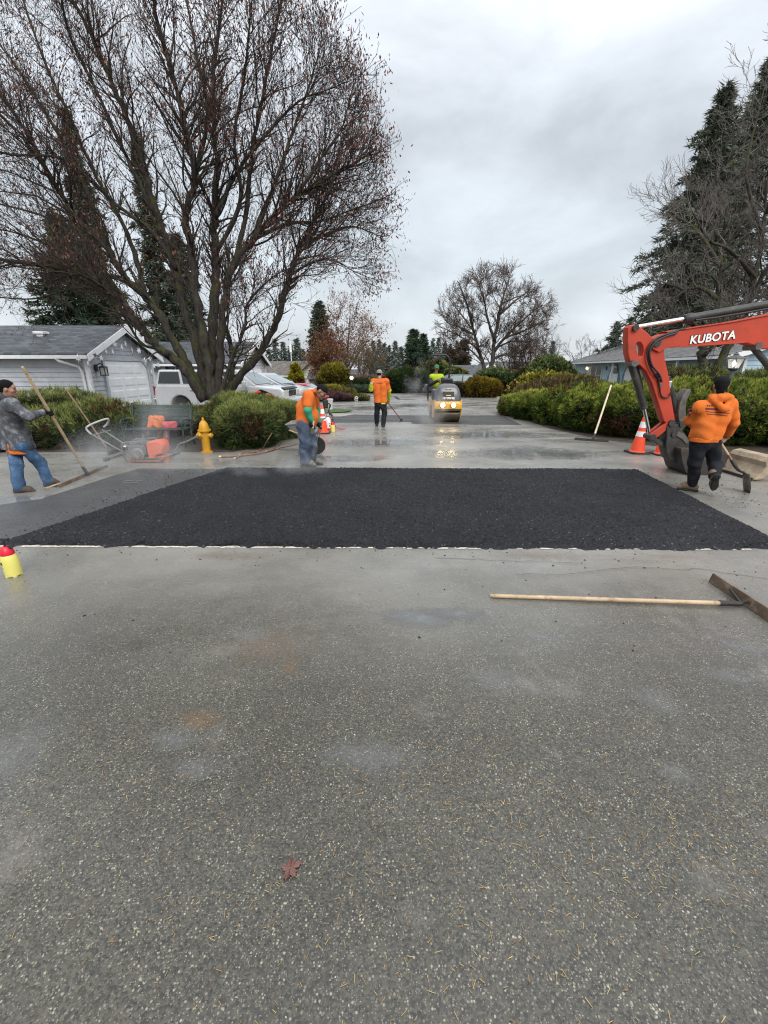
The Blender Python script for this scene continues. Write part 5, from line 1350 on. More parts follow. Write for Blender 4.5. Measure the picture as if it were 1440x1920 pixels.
# ---- lamp posts
M_lampglass = pmat('lit_lamp_glass', (.9, .88, .82), .25, .03, 3, emit=(1.0, .93, .82), estr=1.0, trans=.0)
M_bulb = pmat('lit_bulb', (1, .95, .85), .3, .02, 3, emit=(1, .92, .78), estr=14)
M_post = pmat('grey_post_paint', (.10, .11, .12), .5, .2, 8)
def lamp(px, ptop, pbot_head, Y, label, hw=.16, zb=0.0, s=1.0, lantern=True, post=M_post, lamps=(), wdt=.045):
    t = A(px, ptop, Y); b0 = A(px, pbot_head, Y); x = t.x; z1, z0 = t.z, b0.z; h = z1 - z0
    e = empty('lamp_post', (x, Y, zb), label, 'lamp post')
    mb = MB(); mb.tube([(x, Y, zb), (x, Y, zb + .25), (x, Y, zb + .26), (x, Y, z0 - .02)], [wdt * 1.4, wdt * 1.4, wdt, wdt * .9], 12); mb.lathe([(wdt, z0 - .06), (hw * .55, z0 - .02), (hw * .6, z0)], 12, (x, Y, 0)); mb.build('post', post, e, smooth=40)
    if lantern:
        gl = z0 + h * .58
        mb = MB(); 
        for k in range(6):
            a0 = PI / 3 * k; mb.bar((x + hw * .62 * math.cos(a0), Y + hw * .62 * math.sin(a0), z0), (x + hw * math.cos(a0), Y + hw * math.sin(a0), gl), .018, .018)
        mb.lathe([(hw * .66, z0 - .015), (hw * .66, z0 + .015)], 6, (x, Y, 0)); mb.build('cage', post, e)
        mb = MB(); mb.lathe([(hw * 1.15, gl), (hw * 1.12, gl + .03), (hw * .45, gl + h * .2), (hw * .28, gl + h * .25), (hw * .34, gl + h * .28), (.03, gl + h * .36), (.028, z1)], 6, (x, Y, 0)); mb.build('cap', post, e)
        gm, nt_, b_ = new_mat('clear_lantern_glass')
        b_.inputs['Base Color'].default_value = (.75, .76, .74, 1); b_.inputs['Roughness'].default_value = .2; b_.inputs['Alpha'].default_value = .35
        b_.inputs['Emission Color'].default_value = (1, .95, .86, 1); b_.inputs['Emission Strength'].default_value = .25
        mb = MB(); mb.lathe([(hw * .58, z0 + .01), (hw * .93, gl - .005)], 6, (x, Y, 0)); mb.build('pane', gm, e)
        mb = ball((x, Y, z0 + h * .30), (.045, .045, .075)); mb.build('bulb', M_bulb, e, smooth=180)
    else:
        mb = MB(); mb.lathe([(hw * .5, z0), (hw, z0 + h * .25), (hw * .95, z0 + h * .6), (hw * .5, z0 + h * .75)], 10, (x, Y, 0)); mb.build('globe', M_lampglass, e, smooth=60)
        mb = MB(); mb.lathe([(hw * 1.1, z0 + h * .72), (hw * .5, z0 + h * .9), (.02, z1)], 10, (x, Y, 0)); mb.build('cap', post, e)
    return e
lamp(1382, 660, 691, 12.9, 'grey lantern lamp post, lit, behind the orange hoodie', hw=.235, wdt=.065)
lamp(659, 703, 712, 25.8, 'small black lamp post with a lit white head on the planted island', hw=.11, lantern=False, post=M_blk, wdt=.035, zb=.02)
# thin white pole behind the yellow house
p = A(544, 640, 80); q = A(544, 690, 80)
ap = empty('antenna_pole', (p.x, 80, -1.7), 'thin white pole rising behind the pale yellow house', 'pole')
mb = MB(); mb.tube([(p.x, 80, -1.7), (p.x, 80, p.z)], .07, 6); mb.build('mast', M_white, ap)
mb = MB(); mb.box((p.x, 80, p.z - 1.2), (.35, .3, 1.2)); mb.build('antenna_box', M_white, ap)

# ================================================================== VEHICLES
M_tyre = pmat('tyre_rubber', (.018, .018, .018), .8, .3, 20, bump=.3)
M_rim = pmat('alloy_rim', (.55, .56, .57), .35, .1, 8, metal=.7)
M_chrome = pmat('chrome', (.75, .75, .76), .12, .05, 5, metal=1.0)
M_blackp = pmat('black_plastic', (.02, .02, .022), .55, .3, 12)
M_tail = pmat('red_lamp_lens', (.35, .01, .015), .2, .2, 9)
M_head = pmat('headlamp_lens', (.75, .72, .62), .12, .08, 14, spec=.8)
M_carglass = pmat('tinted_car_glass', (.015, .018, .02), .05, .2, 2, spec=.9)
M_carglass2 = pmat('clear_car_glass', (.30, .36, .37), .08, .15, 2, spec=.9)

def wheel(e, c, r, w, M3):
    """c centre world, axle along local y of M3"""
    B = M3 @ Matrix.Rotation(PI / 2, 3, 'X')
    mb = MB(); mb.lathe([(r * .62, -w / 2), (r * .93, -w / 2), (r, -w * .3), (r, w * .3), (r * .93, w / 2), (r * .62, w / 2)], 28, c, B)
    whl = mb.build('wheel', M_tyre, e, smooth=35)
    mb = MB(); mb.lathe([(r * .63, -w * .46), (r * .60, -w * .35), (r * .2, -w * .30), (r * .15, -w * .36), (.01, -w * .37)], 20, c, B)
    mb.lathe([(.01, w * .37), (r * .15, w * .36), (r * .2, w * .30), (r * .60, w * .35), (r * .63, w * .46)], 20, c, B)
    mb.build('rim', M_rim, whl, smooth=35)

def car(label, x, y, yaw, prof, wheels, green, width, paint, name='parked_car', z=0.0, wr=.36, extras=None, group=None, glass=M_carglass, tumble=.14):
    M = rz_at(x, y, z, yaw); M3 = M.to_3x3(); T = lambda a, b, c: M @ Vector((a, b, c))
    e = empty(name, (x, y, z), label, 'car', group)
    side = frame((0, 0, 0), (1, 0, 0), (0, 0, 1)); hw = width / 2
    out = []
    pts = list(prof)
    # cut wheel arches into the sill line
    zb = min(p[1] for p in pts)
    low = []
    for wx in sorted(wheels):
        ra = wr * 1.16
        for k in range(13):
            a = PI - PI * k / 12; low.append((wx + ra * math.cos(a), max(zb, wr + ra * math.sin(a) * 1.0)))
    poly = [p for p in pts] ; x0 = poly[0]
    poly = low + pts          # prof runs from front-bottom over the top to rear-bottom
    me = curve2d([poly], hw, .06, M @ side)
    body = link('body', me, paint, e, smooth=40)
    mb = MB()
    for wx in wheels: mb.box(T(wx, 0, wr + .05), (wr * 2.3, width - .5, wr * 1.6), M3)
    mb.build('wheel_well', M_blackp, e)
    # greenhouse
    (b0, b1, t0, t1, zbelt, zroof) = green
    tw_ = hw - tumble
    vs = [T(b0, -hw + .05, zbelt - .03), T(b1, -hw + .05, zbelt - .03), T(b1, hw - .05, zbelt - .03), T(b0, hw - .05, zbelt - .03), T(t0, -tw_, zroof), T(t1, -tw_, zroof), T(t1, tw_, zroof), T(t0, tw_, zroof)]
    mb = MB(); mb.add(vs, [[0, 3, 2, 1], [4, 5, 6, 7], [0, 1, 5, 4], [1, 2, 6, 5], [2, 3, 7, 6], [3, 0, 4, 7]])
    mb.build('cabin', paint, e, smooth=40, bevel=.05)
    def lerp_side(fx, fz, s, o=.012):
        xb = b0 + (b1 - b0) * fx; xt = t0 + (t1 - t0) * fx
        xx = xb + (xt - xb) * fz; yy = (hw - .05) + (tw_ - hw + .05) * fz + o; zz = zbelt - .03 + (zroof - zbelt + .03) * fz
        return T(xx, s * yy, zz)
    return e, M, T, lerp_side

def side_glass(e, ls, cuts, f0, f1, glass, sides=(-1, 1)):
    for s in sides:
        for a, b_ in cuts:
            mb = MB(); mb.quad(ls(a, f0, s), ls(b_, f0, s), ls(b_, f1, s), ls(a, f1, s)); mb.build('side_window', glass, e)

M_suvw = pmat('white_car_paint', (.74, .75, .76), .25, .04, 3, coat=.6, dirt=(.55, .55, .53), dirt_amt=.1)
yaw = R(-7); 
prof = [(2.55, .42), (2.60, .62), (2.58, .95), (2.45, 1.08), (1.35, 1.18), (1.1, 1.20), (-2.45, 1.20), (-2.55, 1.05), (-2.6, .75), (-2.58, .42), (-2.4, .36), (2.3, .36)]
# order: after the arches run front to back along the bottom, so list from front bottom upwards
prof = [(2.50, .36), (2.58, .45), (2.60, .66), (2.58, .96), (2.46, 1.07), (1.40, 1.16), (1.15, 1.18), (-2.46, 1.18), (-2.55, 1.05), (-2.6, .7), (-2.57, .45), (-2.5, .36)]
e, M, T, ls = car('white full-size sport utility vehicle parked behind the maple trunk', -6.2, 17.75, yaw, prof, [-1.55, 1.55], (-2.55, 1.55, -2.38, .75, 1.18, 1.74), 1.92, M_suvw, wr=.37)
M3 = M.to_3x3()
side_glass(e, ls, [(.03, .26), (.29, .52), (.55, .75), (.77, .92)], .14, .86, M_carglass)
mb = MB(); mb.add([T(1.50, -.80, 1.22), T(1.50, .80, 1.22), T(.80, .72, 1.70), T(.80, -.72, 1.70)], [[0, 1, 2, 3]]); mb.build('windshield', M_carglass2, e)
mb = MB(); mb.add([T(-2.545, -.78, 1.24), T(-2.545, .78, 1.24), T(-2.405, .70, 1.68), T(-2.405, -.70, 1.68)], [[0, 1, 2, 3]]); mb.build('rear_window', M_carglass, e)
for s in (-1, 1):
    for wx in (-1.55, 1.55): wheel(e, T(wx, s * .82, .37), .37, .26, M3)
    mb = MB(); mb.box(T(-2.59, s * .88, .95), (.06, .12, .34), M3); mb.build('tail_light', M_tail, e, bevel=.01)
    mb = MB(); mb.box(T(2.555, s * .70, .90), (.12, .38, .20), M3); mb.build('headlight', M_head, e, bevel=.03)
    mb = MB(); mb.box(T(1.15, s * 1.06, 1.24), (.16, .18, .18), M3); mb.build('side_mirror', M_suvw, e, bevel=.03)
    mb = MB(); mb.tube([T(-2.0, s * .68, 1.80), T(.5, s * .68, 1.80)], .02, 6); mb.build('roof_rail', M_blackp, e)
    for xx in (-1.0, .1, 1.0):
        mb = MB(); mb.box(T(xx, s * .972, .98), (.2, .03, .035), M3); mb.build('door_handle', M_chrome, e)
        mb = MB(); mb.box(T(xx + .16, s * .962, .78), (.012, .008, .66), M3); mb.build('door_seam', M_blackp, e)
    mb = MB(); mb.box(T(0, s * .965, .42), (2.2, .03, .12), M3); mb.build('sill_trim', M_suvw, e)
mb = MB(); mb.box(T(2.60, 0, .88), (.05, .86, .26), M3); gr = mb.build('grille', M_chrome, e, bevel=.02)
mb = MB()
for k in range(3): mb.box(T(2.63, 0, .80 + k * .075), (.012, .78, .045), M3)
mb.build('grille_slots', M_blackp, gr)
mb = MB(); mb.box(T(2.66, 0, .58), (.18, 1.86, .24), M3); mb.build('front_bumper', M_suvw, e, bevel=.05)
mb = MB(); mb.box(T(-2.66, 0, .58), (.16, 1.86, .22), M3); mb.build('rear_bumper', M_chrome, e, bevel=.04)
# bonnet guard
mb = MB(); mb.box(T(2.50, 0, 1.07), (.16, 1.5, .03), M3 @ Matrix.Rotation(.35, 3, 'Y')); mb.build('hood_guard', M_blackp, e)

M_silver = pmat('silver_car_paint', (.50, .52, .54), .28, .05, 3, metal=.35, coat=.6)
prof = [(2.15, .30), (2.25, .45), (2.27, .66), (2.12, .86), (1.1, 1.02), (.9, 1.04), (-2.0, 1.08), (-2.2, .95), (-2.25, .6), (-2.2, .36), (-2.1, .30)]
e, M, T, ls = car('silver grey crossover parked just behind the white sport utility vehicle', -6.0, 22.6, R(-14), prof, [-1.35, 1.38], (-2.1, 1.3, -1.75, .15, 1.04, 1.56), 1.80, M_silver, wr=.34)
M3 = M.to_3x3()
side_glass(e, ls, [(.05, .28), (.31, .58), (.61, .90)], .14, .86, M_carglass)
mb = MB(); mb.add([T(1.24, -.74, 1.08), T(1.24, .74, 1.08), T(.20, .66, 1.53), T(.20, -.66, 1.53)], [[0, 1, 2, 3]]); mb.build('windshield', M_carglass2, e)
for s in (-1, 1):
    for wx in (-1.35, 1.38): wheel(e, T(wx, s * .77, .34), .34, .22, M3)
    mb = MB(); mb.box(T(2.18, s * .66, .74), (.16, .34, .15), M3); mb.build('headlight', M_head, e, bevel=.03)
    mb = MB(); mb.box(T(.95, s * .98, 1.10), (.14, .16, .13), M3); mb.build('side_mirror', M_silver, e, bevel=.03)
mb = MB(); mb.box(T(2.27, 0, .60), (.05, .9, .2), M3); mb.build('grille', M_blackp, e, bevel=.02)

M_redp = pmat('red_car_paint', (.45, .02, .05), .3, .08, 3, coat=.5)
prof = [(2.0, .28), (2.1, .5), (2.0, .74), (1.0, .88), (.8, .9), (-1.7, .92), (-2.0, .85), (-2.1, .5), (-2.0, .28)]
p = A(583, 738, 29.5)
e, M, T, ls = car('red car mostly hidden behind the silver crossover', p.x - .75, 31.5, R(-10), prof, [-1.25, 1.25], (-1.7, 1.2, -1.0, .3, .9, 1.38), 1.7, M_redp, wr=.31, z=-.62)
side_glass(e, ls, [(.06, .46), (.50, .92)], .14, .86, M_carglass)
for s in (-1, 1):
    for wx in (-1.25, 1.25): wheel(e, T(wx, s * .72, .31), .31, .2, M.to_3x3())
mb = MB(); mb.add([T(1.13, -.7, .95), T(1.13, .7, .95), T(.36, .62, 1.35), T(.36, -.62, 1.35)], [[0, 1, 2, 3]]); mb.build('windshield', M_carglass2, e)
M_char = pmat('charcoal_car_paint', (.03, .034, .038), .25, .1, 3, coat=.6)
p = A(862, 735, 30.6)
prof = [(2.2, .26), (2.3, .5), (2.2, .72), (1.1, .88), (.9, .9), (-1.6, .95), (-2.2, .88), (-2.3, .5), (-2.2, .26)]
e, M, T, ls = car('charcoal sedan parked behind the road roller, its windshield pale with sky', p.x - .3, 31.2, R(186), prof, [-1.35, 1.35], (-1.7, 1.2, -1.0, .3, .9, 1.40), 1.76, M_char, wr=.32)
side_glass(e, ls, [(.06, .46), (.50, .92)], .14, .86, M_carglass2)
for s in (-1, 1):
    for wx in (-1.35, 1.35): wheel(e, T(wx, s * .75, .32), .32, .2, M.to_3x3())
mb = MB(); mb.add([T(1.13, -.7, .95), T(1.13, .7, .95), T(.36, .62, 1.37), T(.36, -.62, 1.37)], [[0, 1, 2, 3]]); mb.build('windshield', M_carglass2, e)
# ================================================================== PEOPLE
M_skin = pmat('skin_tan', (.36, .20, .135), .5, .12, 25)
M_skin2 = pmat('skin_brown', (.27, .145, .095), .5, .14, 25)
M_hair = pmat('black_hair', (.006, .0055, .0055), .75, .4, 60, bump=.6, bscale=180, spec=.15)
def cloth(name, col, var=.2, scale=7, bump=.35, bscale=55, **k): return pmat(name, col, .88, var, scale, bump=bump, bscale=bscale, spec=.2, **k)
M_or1 = cloth('orange_cotton', (.64, .145, .028), .14, 5, dirt=(.45, .13, .035), dirt_amt=.2)
M_or2 = cloth('orange_fleece', (.63, .150, .026), .12, 5, dirt=(.60, .17, .03), dirt_amt=.12)
M_jkt = cloth('acid_washed_grey_denim', (.085, .09, .10), .75, 7, dirt=(.28, .30, .33), dirt_amt=.3, dirt_scale=7)
M_jean = cloth('blue_jeans', (.048, .095, .175), .35, 6, dirt=(.14, .22, .34), dirt_amt=.4, dirt_scale=5)
M_jean2 = cloth('dusty_dark_jeans', (.055, .075, .12), .35, 5, dirt=(.17, .19, .22), dirt_amt=.55, dirt_scale=3)
M_blackp_cl = cloth('black_trousers', (.017, .018, .023), .45, 7)
M_green = cloth('green_sleeve', (.06, .33, .18), .12, 9)
M_lime = cloth('lime_high_visibility_sleeve', (.50, .62, .05), .12, 9)
M_glove = cloth('black_work_glove', (.016, .016, .018), .4, 20)
M_boot = pmat('tan_boot_leather', (.17, .115, .07), .75, .3, 12, bump=.4, dirt=(.25, .2, .15), dirt_amt=.3)
M_shoe = pmat('dark_brown_shoe', (.07, .05, .042), .8, .3, 12, bump=.4)
M_shoeg = pmat('dusty_grey_boot', (.16, .145, .125), .85, .3, 10, bump=.4)
M_sole = pmat('pale_rubber_sole', (.36, .32, .25), .8, .2, 12)
M_soled = pmat('dark_rubber_sole', (.02, .02, .02), .85, .3, 12, bump=.5)
M_cap = cloth('black_cap', (.007, .007, .008), .35, 14)
M_capg = cloth('grey_cap', (.28, .27, .26), .15, 14)
M_capgr = cloth('green_cap', (.06, .22, .12), .2, 14)
M_print = cloth('dark_print', (.12, .045, .05), .3, 30)
M_eye = pmat('dark_eye', (.02, .012, .01), .2, .2, 40)
M_lip = pmat('lips', (.24, .09, .075), .5, .1, 40)

def nrm(v): return np.array(v, float) / (np.linalg.norm(v) + 1e-9)
def c_(p0, r0, p1, r1): return ('c', tuple(p0), r0, tuple(p1), r1)

def head_prims(c, fwd, up, s=1.0):
    c = np.array(c, float); f = nrm(fwd); u = nrm(np.array(up) - f * np.dot(up, f)); l = np.cross(u, f)
    Rm = np.stack([l, f, u], 1)
    P = [('e', c + u * .025 * s, (.074 * s, .094 * s, .096 * s), Rm), ('e', c + f * .030 * s - u * .055 * s, (.056 * s, .062 * s, .066 * s), Rm),
         c_(c + f * .092 * s + u * .012 * s, .010 * s, c + f * .116 * s - u * .026 * s, .015 * s),
         c_(c + f * .078 * s + l * .035 * s + u * .030 * s, .013 * s, c + f * .078 * s - l * .035 * s + u * .030 * s, .013 * s),
         c_(c + f * .080 * s - u * .098 * s, .018 * s, c + f * .082 * s - u * .092 * s, .018 * s)]
    for sg in (-1, 1):
        P.append(('e', c + l * sg * .079 * s - f * .008 * s - u * .008 * s, (.011 * s, .020 * s, .032 * s), Rm))
        P.append(('e', c + l * sg * .045 * s + f * .055 * s - u * .025 * s, (.026 * s, .03 * s, .024 * s), Rm))
    return P, (f, u, l, Rm)

def grip_prims(g, axis, wrist, rt=.017, s=1.0, side=1):
    """palm, four fingers wrapped round a shaft through g along axis, and the thumb closing from the other side"""
    g = np.array(g, float); a = nrm(axis); w = np.array(wrist, float); f = g - w; f = f - a * np.dot(f, a); f = nrm(f); n = np.cross(a, f) * side
    P = [c_(w, .027 * s, g - f * .055 + n * .012, .030 * s), ('e', g - f * .028 + n * (rt + .016), (.042 * s, .045 * s, .040 * s), None)]
    for i, (o, ln, r) in enumerate(((.033, 205, .0095), (.011, 225, .010), (-.011, 215, .0095), (-.032, 185, .0085))):
        pts = [g + a * o + (rt + .010) * (math.cos(R(t)) * n + math.sin(R(t)) * f) for t in (20, 20 + ln * .33, 20 + ln * .66, 20 + ln)]
        for p, q in zip(pts[:-1], pts[1:]): P.append(c_(p, r * s, q, r * .93 * s))
    t0 = g + a * .046 - f * .030 + n * .016; t1 = g + a * .050 - f * .022 - n * (rt + .004); t2 = g + a * .036 + f * .004 - n * (rt + .012)
    P += [c_(t0, .0125 * s, t1, .011 * s), c_(t1, .011 * s, t2, .0095 * s)]
    return P

def open_hand_prims(w, f, n, s=1.0):
    """relaxed hand hanging from the wrist w along f, palm towards n, fingers a little curled"""
    w = np.array(w, float); f = nrm(f); n = nrm(np.array(n) - f * np.dot(n, f)); a = np.cross(f, n)
    P = [c_(w, .026 * s, w + f * .03, .027 * s), ('e', w + f * .055, (.040 * s, .040 * s, .045 * s), None)]
    for o, ln, r in ((.030, .062, .0092), (.010, .072, .0096), (-.010, .067, .0092), (-.029, .052, .0082)):
        b = w + f * .085 + a * o; p1 = b + f * ln * .45 + n * .006; p2 = p1 + f * ln * .33 + n * .016; p3 = p2 + f * ln * .18 + n * .018
        P += [c_(b - f * .02, r * 1.1 * s, p1, r * s), c_(p1, r * s, p2, r * .95 * s), c_(p2, r * .95 * s, p3, r * .85 * s)]
    t0 = w + f * .035 + a * .034; t1 = t0 + f * .034 + a * .018 + n * .012; t2 = t1 + f * .026 + n * .012
    P += [c_(t0, .0135 * s, t1, .011 * s), c_(t1, .011 * s, t2, .0095 * s)]
    return P

def boot_prims(an, toe, up=(0, 0, 1), s=1.0):
    an = np.array(an, float); toe = np.array(toe, float); d = toe - an; d = nrm(d)
    heel = an - d * .045 - np.array(up) * .055 * s
    ball_ = toe - d * .055
    return [c_(an + np.array(up) * .05, .062 * s, an - np.array(up) * .02, .058 * s), c_(an - np.array(up) * .025, .052 * s, heel, .043 * s), c_(heel, .042 * s, ball_ + np.array(up) * .012, .045 * s), c_(ball_ + np.array(up) * .012, .046 * s, toe + np.array(up) * .0, .032 * s), c_(an - np.array(up) * .01, .055 * s, ball_ + np.array(up) * .02, .043 * s)]

class Person:
    def __init__(s, J, name, label, group='road workers'):
        s.J = {k: np.array(v, float) for k, v in J.items()}
        J = s.J; b = (J['anL'] + J['anR']) / 2
        s.e = empty(name, (b[0], b[1], 0), label, 'person', group)
        s.lat = nrm(J['shR'] - J['shL'])
    def j(s, *k): return [s.J[x] for x in k]
    def torso(s, grow=0.0, belly=None, wide=1.0, low=1.0):
        J = s.J; P = []; chest = (J['shL'] + J['shR']) / 2; pel = (J['hipL'] + J['hipR']) / 2; lat = s.lat
        up = nrm(chest - pel); hlat = nrm(J['hipR'] - J['hipL'])
        w = np.linalg.norm(J['shR'] - J['shL']) / 2
        P.append(c_(J['shL'] - up * .02, .075 + grow, J['shR'] - up * .02, .075 + grow))
        for sg in (-1, 1):
            P.append(c_(chest + lat * sg * w * .48 - up * .10, .105 + grow, chest * .45 + pel * .55 + lat * sg * .075 * wide, .100 * wide + grow))
            P.append(c_(chest * .45 + pel * .55 + lat * sg * .075 * wide, .100 * wide + grow, pel + hlat * sg * .075 * wide + up * .02 * low, .108 * wide + grow))
        if belly is not None: P.append(('e', tuple(belly[0]), belly[1], None))
        return P
    def arm(s, sd, r=(.062, .050, .038), f0=0, f1=1, grow=0.0):
        sh, el, ha = s.j('sh' + sd, 'el' + sd, 'wr' + sd)
        tot = 2.0; P = []
        a0, a1 = f0 * 2, f1 * 2
        if a0 < 1:
            p = sh + (el - sh) * a0; q = sh + (el - sh) * min(1, a1); P.append(c_(p, r[0] + grow, q, r[0] + (r[1] - r[0]) * min(1, a1) + grow))
        if a1 > 1:
            t0 = max(0, a0 - 1); t1 = a1 - 1; p = el + (ha - el) * t0; q = el + (ha - el) * t1
            P.append(c_(p, r[1] + (r[2] - r[1]) * t0 + grow, q, r[1] + (r[2] - r[1]) * t1 + grow))
        return P
    def leg(s, sd, r=(.098, .070, .052), f1=1.0, grow=0.0, dr=(0, 0, .02)):
        h, k, a = s.j('hip' + sd, 'kn' + sd, 'an' + sd); e = k + (a - k) * f1
        return [c_(h, r[0] + grow, k, r[1] + grow), c_(k, r[1] + grow, e, r[2] + grow)]
    def skin(s, prims, mat, res=.011, k=.02):
        return link('body', sdf_mesh(prims, res, k), mat, s.e, smooth=180)
    def wear(s, name, prims, mat, res=.012, k=.03, fold=.006, fs=9, cuts=(), seed=0, par=None, subtract=(), smooth=180):
        return link(name, sdf_mesh(prims, res, k, fold, fs, cuts, seed, subtract=subtract), mat, par or s.e, smooth=smooth)
    def boots(s, sd, up, mat, solemat, sc=1.0, tilt=None):
        an, toe = s.j('an' + sd, 'toe' + sd); up = nrm(up)
        P = boot_prims(an, toe, up, sc)
        d = nrm(toe - an); base = toe - np.array(up) * .028
        bt = s.wear('boot', P, mat, .009, .02, .001, cuts=[(base, -up)], seed=3)
        hl = an - d * .06
        proj = lambda p: p - up * np.dot(p - base, up)
        sole = [c_(proj(hl) - up * .0, .040 * sc, proj(toe - d * .05), .048 * sc), c_(proj(toe - d * .05), .048 * sc, proj(toe + d * .005), .036 * sc)]
        s.wear('sole', sole, solemat, .008, .02, 0, cuts=[(base + up * .012, up), (base - up * .016, -up)], par=bt, smooth=40)
        return bt

def line_px(p0, p1, px):
    """point of the segment p0-p1 seen at picture column px"""
    best = None
    for k in range(401):
        q = Vector(p0).lerp(Vector(p1), k / 400); d = q.y * CT - (q.z - CAM_H) * ST; x = 720 + FPX * q.x / d
        if best is None or abs(x - px) < best[0]: best = (abs(x - px), q)
    return best[1]

# tool shafts first: hands close on them
LUTE1 = (G(163, 888, .05), A(42, 688, 6.25))
RAKE3 = (G(752, 787, .05), A(692, 709, 13.55))
SHOVEL = None

# ---- 1: man in the grey jacket walking left to right with a lute
g1 = line_px(*LUTE1, 94); ax1 = np.array(LUTE1[1] - LUTE1[0])
hR = np.array(g1); 
J = dict(head=A(13, 729, 6.42), neck=A(10, 744, 6.42), shR=A(22, 757, 6.28), shL=A(-2, 754, 6.62), elR=A(53, 781, 6.28), wrR=hR + np.array([-.085, -.02, .01]),
         elL=A(5, 792, 6.86), wrL=A(34, 806, 6.9), hipR=A(41, 835, 6.42), hipL=A(27, 833, 6.60), knR=A(75, 868, 6.62), anR=A(91, 903, 6.60), toeR=A(108, 904, 6.66),
         knL=A(31, 873, 6.36), anL=A(36, 915, 6.27), toeL=A(63, 921, 6.33))
p1 = Person(J, 'person', 'man in mottled grey jacket and blue jeans walking with a long lute', 'road workers in the street')
fw = nrm((.80, .55, -.10)); hp, hf = head_prims(J['head'], fw, (0.05, 0, 1))
J1 = p1.J
body = hp + [c_(J1['neck'], .056, J1['head'] - np.array([0, 0, .05]), .052)] + p1.torso(-.03) + p1.arm('R', grow=-.012) + p1.arm('L', grow=-.012) + p1.leg('R', grow=-.02) + p1.leg('L', grow=-.02)
b_ = p1.skin(body, M_skin)
f, u, l, Rm = hf
c = np.array(J['head'])
for sg in (-1, 1): ball(c + f * .088 + l * sg * .032 + u * .012, (.011, .011, .007), 8, 5).build('eye', M_eye, b_)
ball(c + f * .098 - u * .058, (.020, .014, .007), 8, 5).build('mouth', M_lip, b_)
p1.wear('hair', [('e', c + u * .040 - f * .010, (.084, .101, .090), Rm), c_(c - f * .055 + u * .02, .055, c - f * .06 - u * .045, .038)], M_hair, .008, .02, .003, 40, cuts=[(c + f * .052 + u * .045, f * .9 - u * .75), (c - u * .055, -u)], seed=2)
hood = [c_(J1['neck'] - f * .06 + np.array([0, 0, -.005]) - l * .06, .052, J1['neck'] - f * .06 + l * .06, .052), c_(J1['neck'] - f * .05 + l * .07, .045, J1['neck'] + f * .06 + l * .045 - u * .02, .034), c_(J1['neck'] - f * .05 - l * .07, .045, J1['neck'] + f * .06 - l * .045 - u * .02, .034)]
pel = (J1['hipL'] + J1['hipR']) / 2
jk = p1.wear('jacket', p1.torso(.026, low=4) + [c_(pel + np.array([.085, -.02, .14]), .12, pel + np.array([.095, -.02, -.02]), .135), c_(pel + p1.lat * .07 + np.array([.03, 0, .16]), .15, pel + p1.lat * .07 + np.array([.03, 0, -.04]), .158), c_(pel - p1.lat * .08 + np.array([-.05, 0, .16]), .15, pel - p1.lat * .08 + np.array([-.05, 0, -.04]), .158)] + p1.arm('R', (.078, .066, .052), f1=.97) + p1.arm('L', (.078, .066, .052), f1=.97), M_jkt, .012, .035, .009, 10, cuts=[(pel + np.array([0, 0, -.065]), (0.0, 0, -1))], seed=4)
p1.wear('hood', hood, M_jkt, .010, .03, .005, 12, seed=5, par=jk)
p1.wear('shirt_hem', [c_(pel + p1.lat * .07 + np.array([0, 0, .06]), .134, pel + p1.lat * .07 - np.array([0, 0, .10]), .146), c_(pel - p1.lat * .07 + np.array([0, 0, .06]), .134, pel - p1.lat * .07 - np.array([0, 0, .10]), .146)], M_or1, .012, .03, .004, 9, cuts=[(pel + np.array([0, 0, -.115]), (-.06, 0, -1))], seed=6)
p1.wear('trousers', p1.leg('R', (.098, .084, .072), .96) + p1.leg('L', (.098, .084, .076), .98) + [c_(J1['hipR'], .098, J1['hipL'], .098), c_(pel - np.array([0, 0, .04]), .10, pel - np.array([0, 0, .07]), .10)], M_jean, .012, .035, .010, 13, seed=7, cuts=[(J1['anL'] + np.array([0, 0, -.055]), (0, 0, -1))])
p1.wear('glove', grip_prims(hR, ax1, J1['wrR'], .019, 1.12), M_glove, .006, .010, 0)
p1.boots('L', (0, 0, 1), M_shoe, M_sole); p1.boots('R', (-.28, 0, 1), M_shoe, M_sole)

# ---- 2: heavy man in orange bending his head, black cap
J = dict(head=A(602, 734, 8.02), neck=A(592, 735, 8.04), shR=A(579, 741, 7.90), shL=A(586, 741, 8.30), elR=A(577, 768, 7.82), wrR=A(583, 789, 7.90), elL=A(593, 768, 8.4), wrL=A(596, 790, 8.35),
         hipR=A(569, 800, 7.98), hipL=A(577, 800, 8.16), knR=A(573, 834, 7.98), anR=A(571, 864, 7.98), toeR=A(589, 871, 8.00), knL=A(584, 834, 8.14), anL=A(584, 861, 8.20), toeL=A(602, 867, 8.22))
p2 = Person(J, 'person', 'stout man in an orange shirt and black cap stooping with green sleeves showing', 'road workers in the street'); J2 = p2.J
fw = nrm((.72, -.12, -.62)); hp, hf = head_prims(J['head'], fw, (.6, 0, .75), 1.06); f, u, l, Rm = hf; c = np.array(J['head'])
pel = (J2['hipL'] + J2['hipR']) / 2; chest = (J2['shL'] + J2['shR']) / 2
belly = (np.array(A(582, 781, 8.08)), (.16, .17, .20))
back = [c_(chest + np.array([-.02, 0, -.03]), .11, np.array(A(570, 765, 8.08)), .14), c_(np.array(A(570, 765, 8.08)), .14, pel + np.array([-.02, 0, .06]), .155)]
b_ = p2.skin(hp + [c_(chest + np.array([.02, 0, .02]), .070, c - f * .03, .062)] + p2.torso(-.03) + p2.arm('R', grow=-.012) + p2.arm('L', grow=-.012) + p2.leg('R', grow=-.02) + p2.leg('L', grow=-.02), M_skin2)
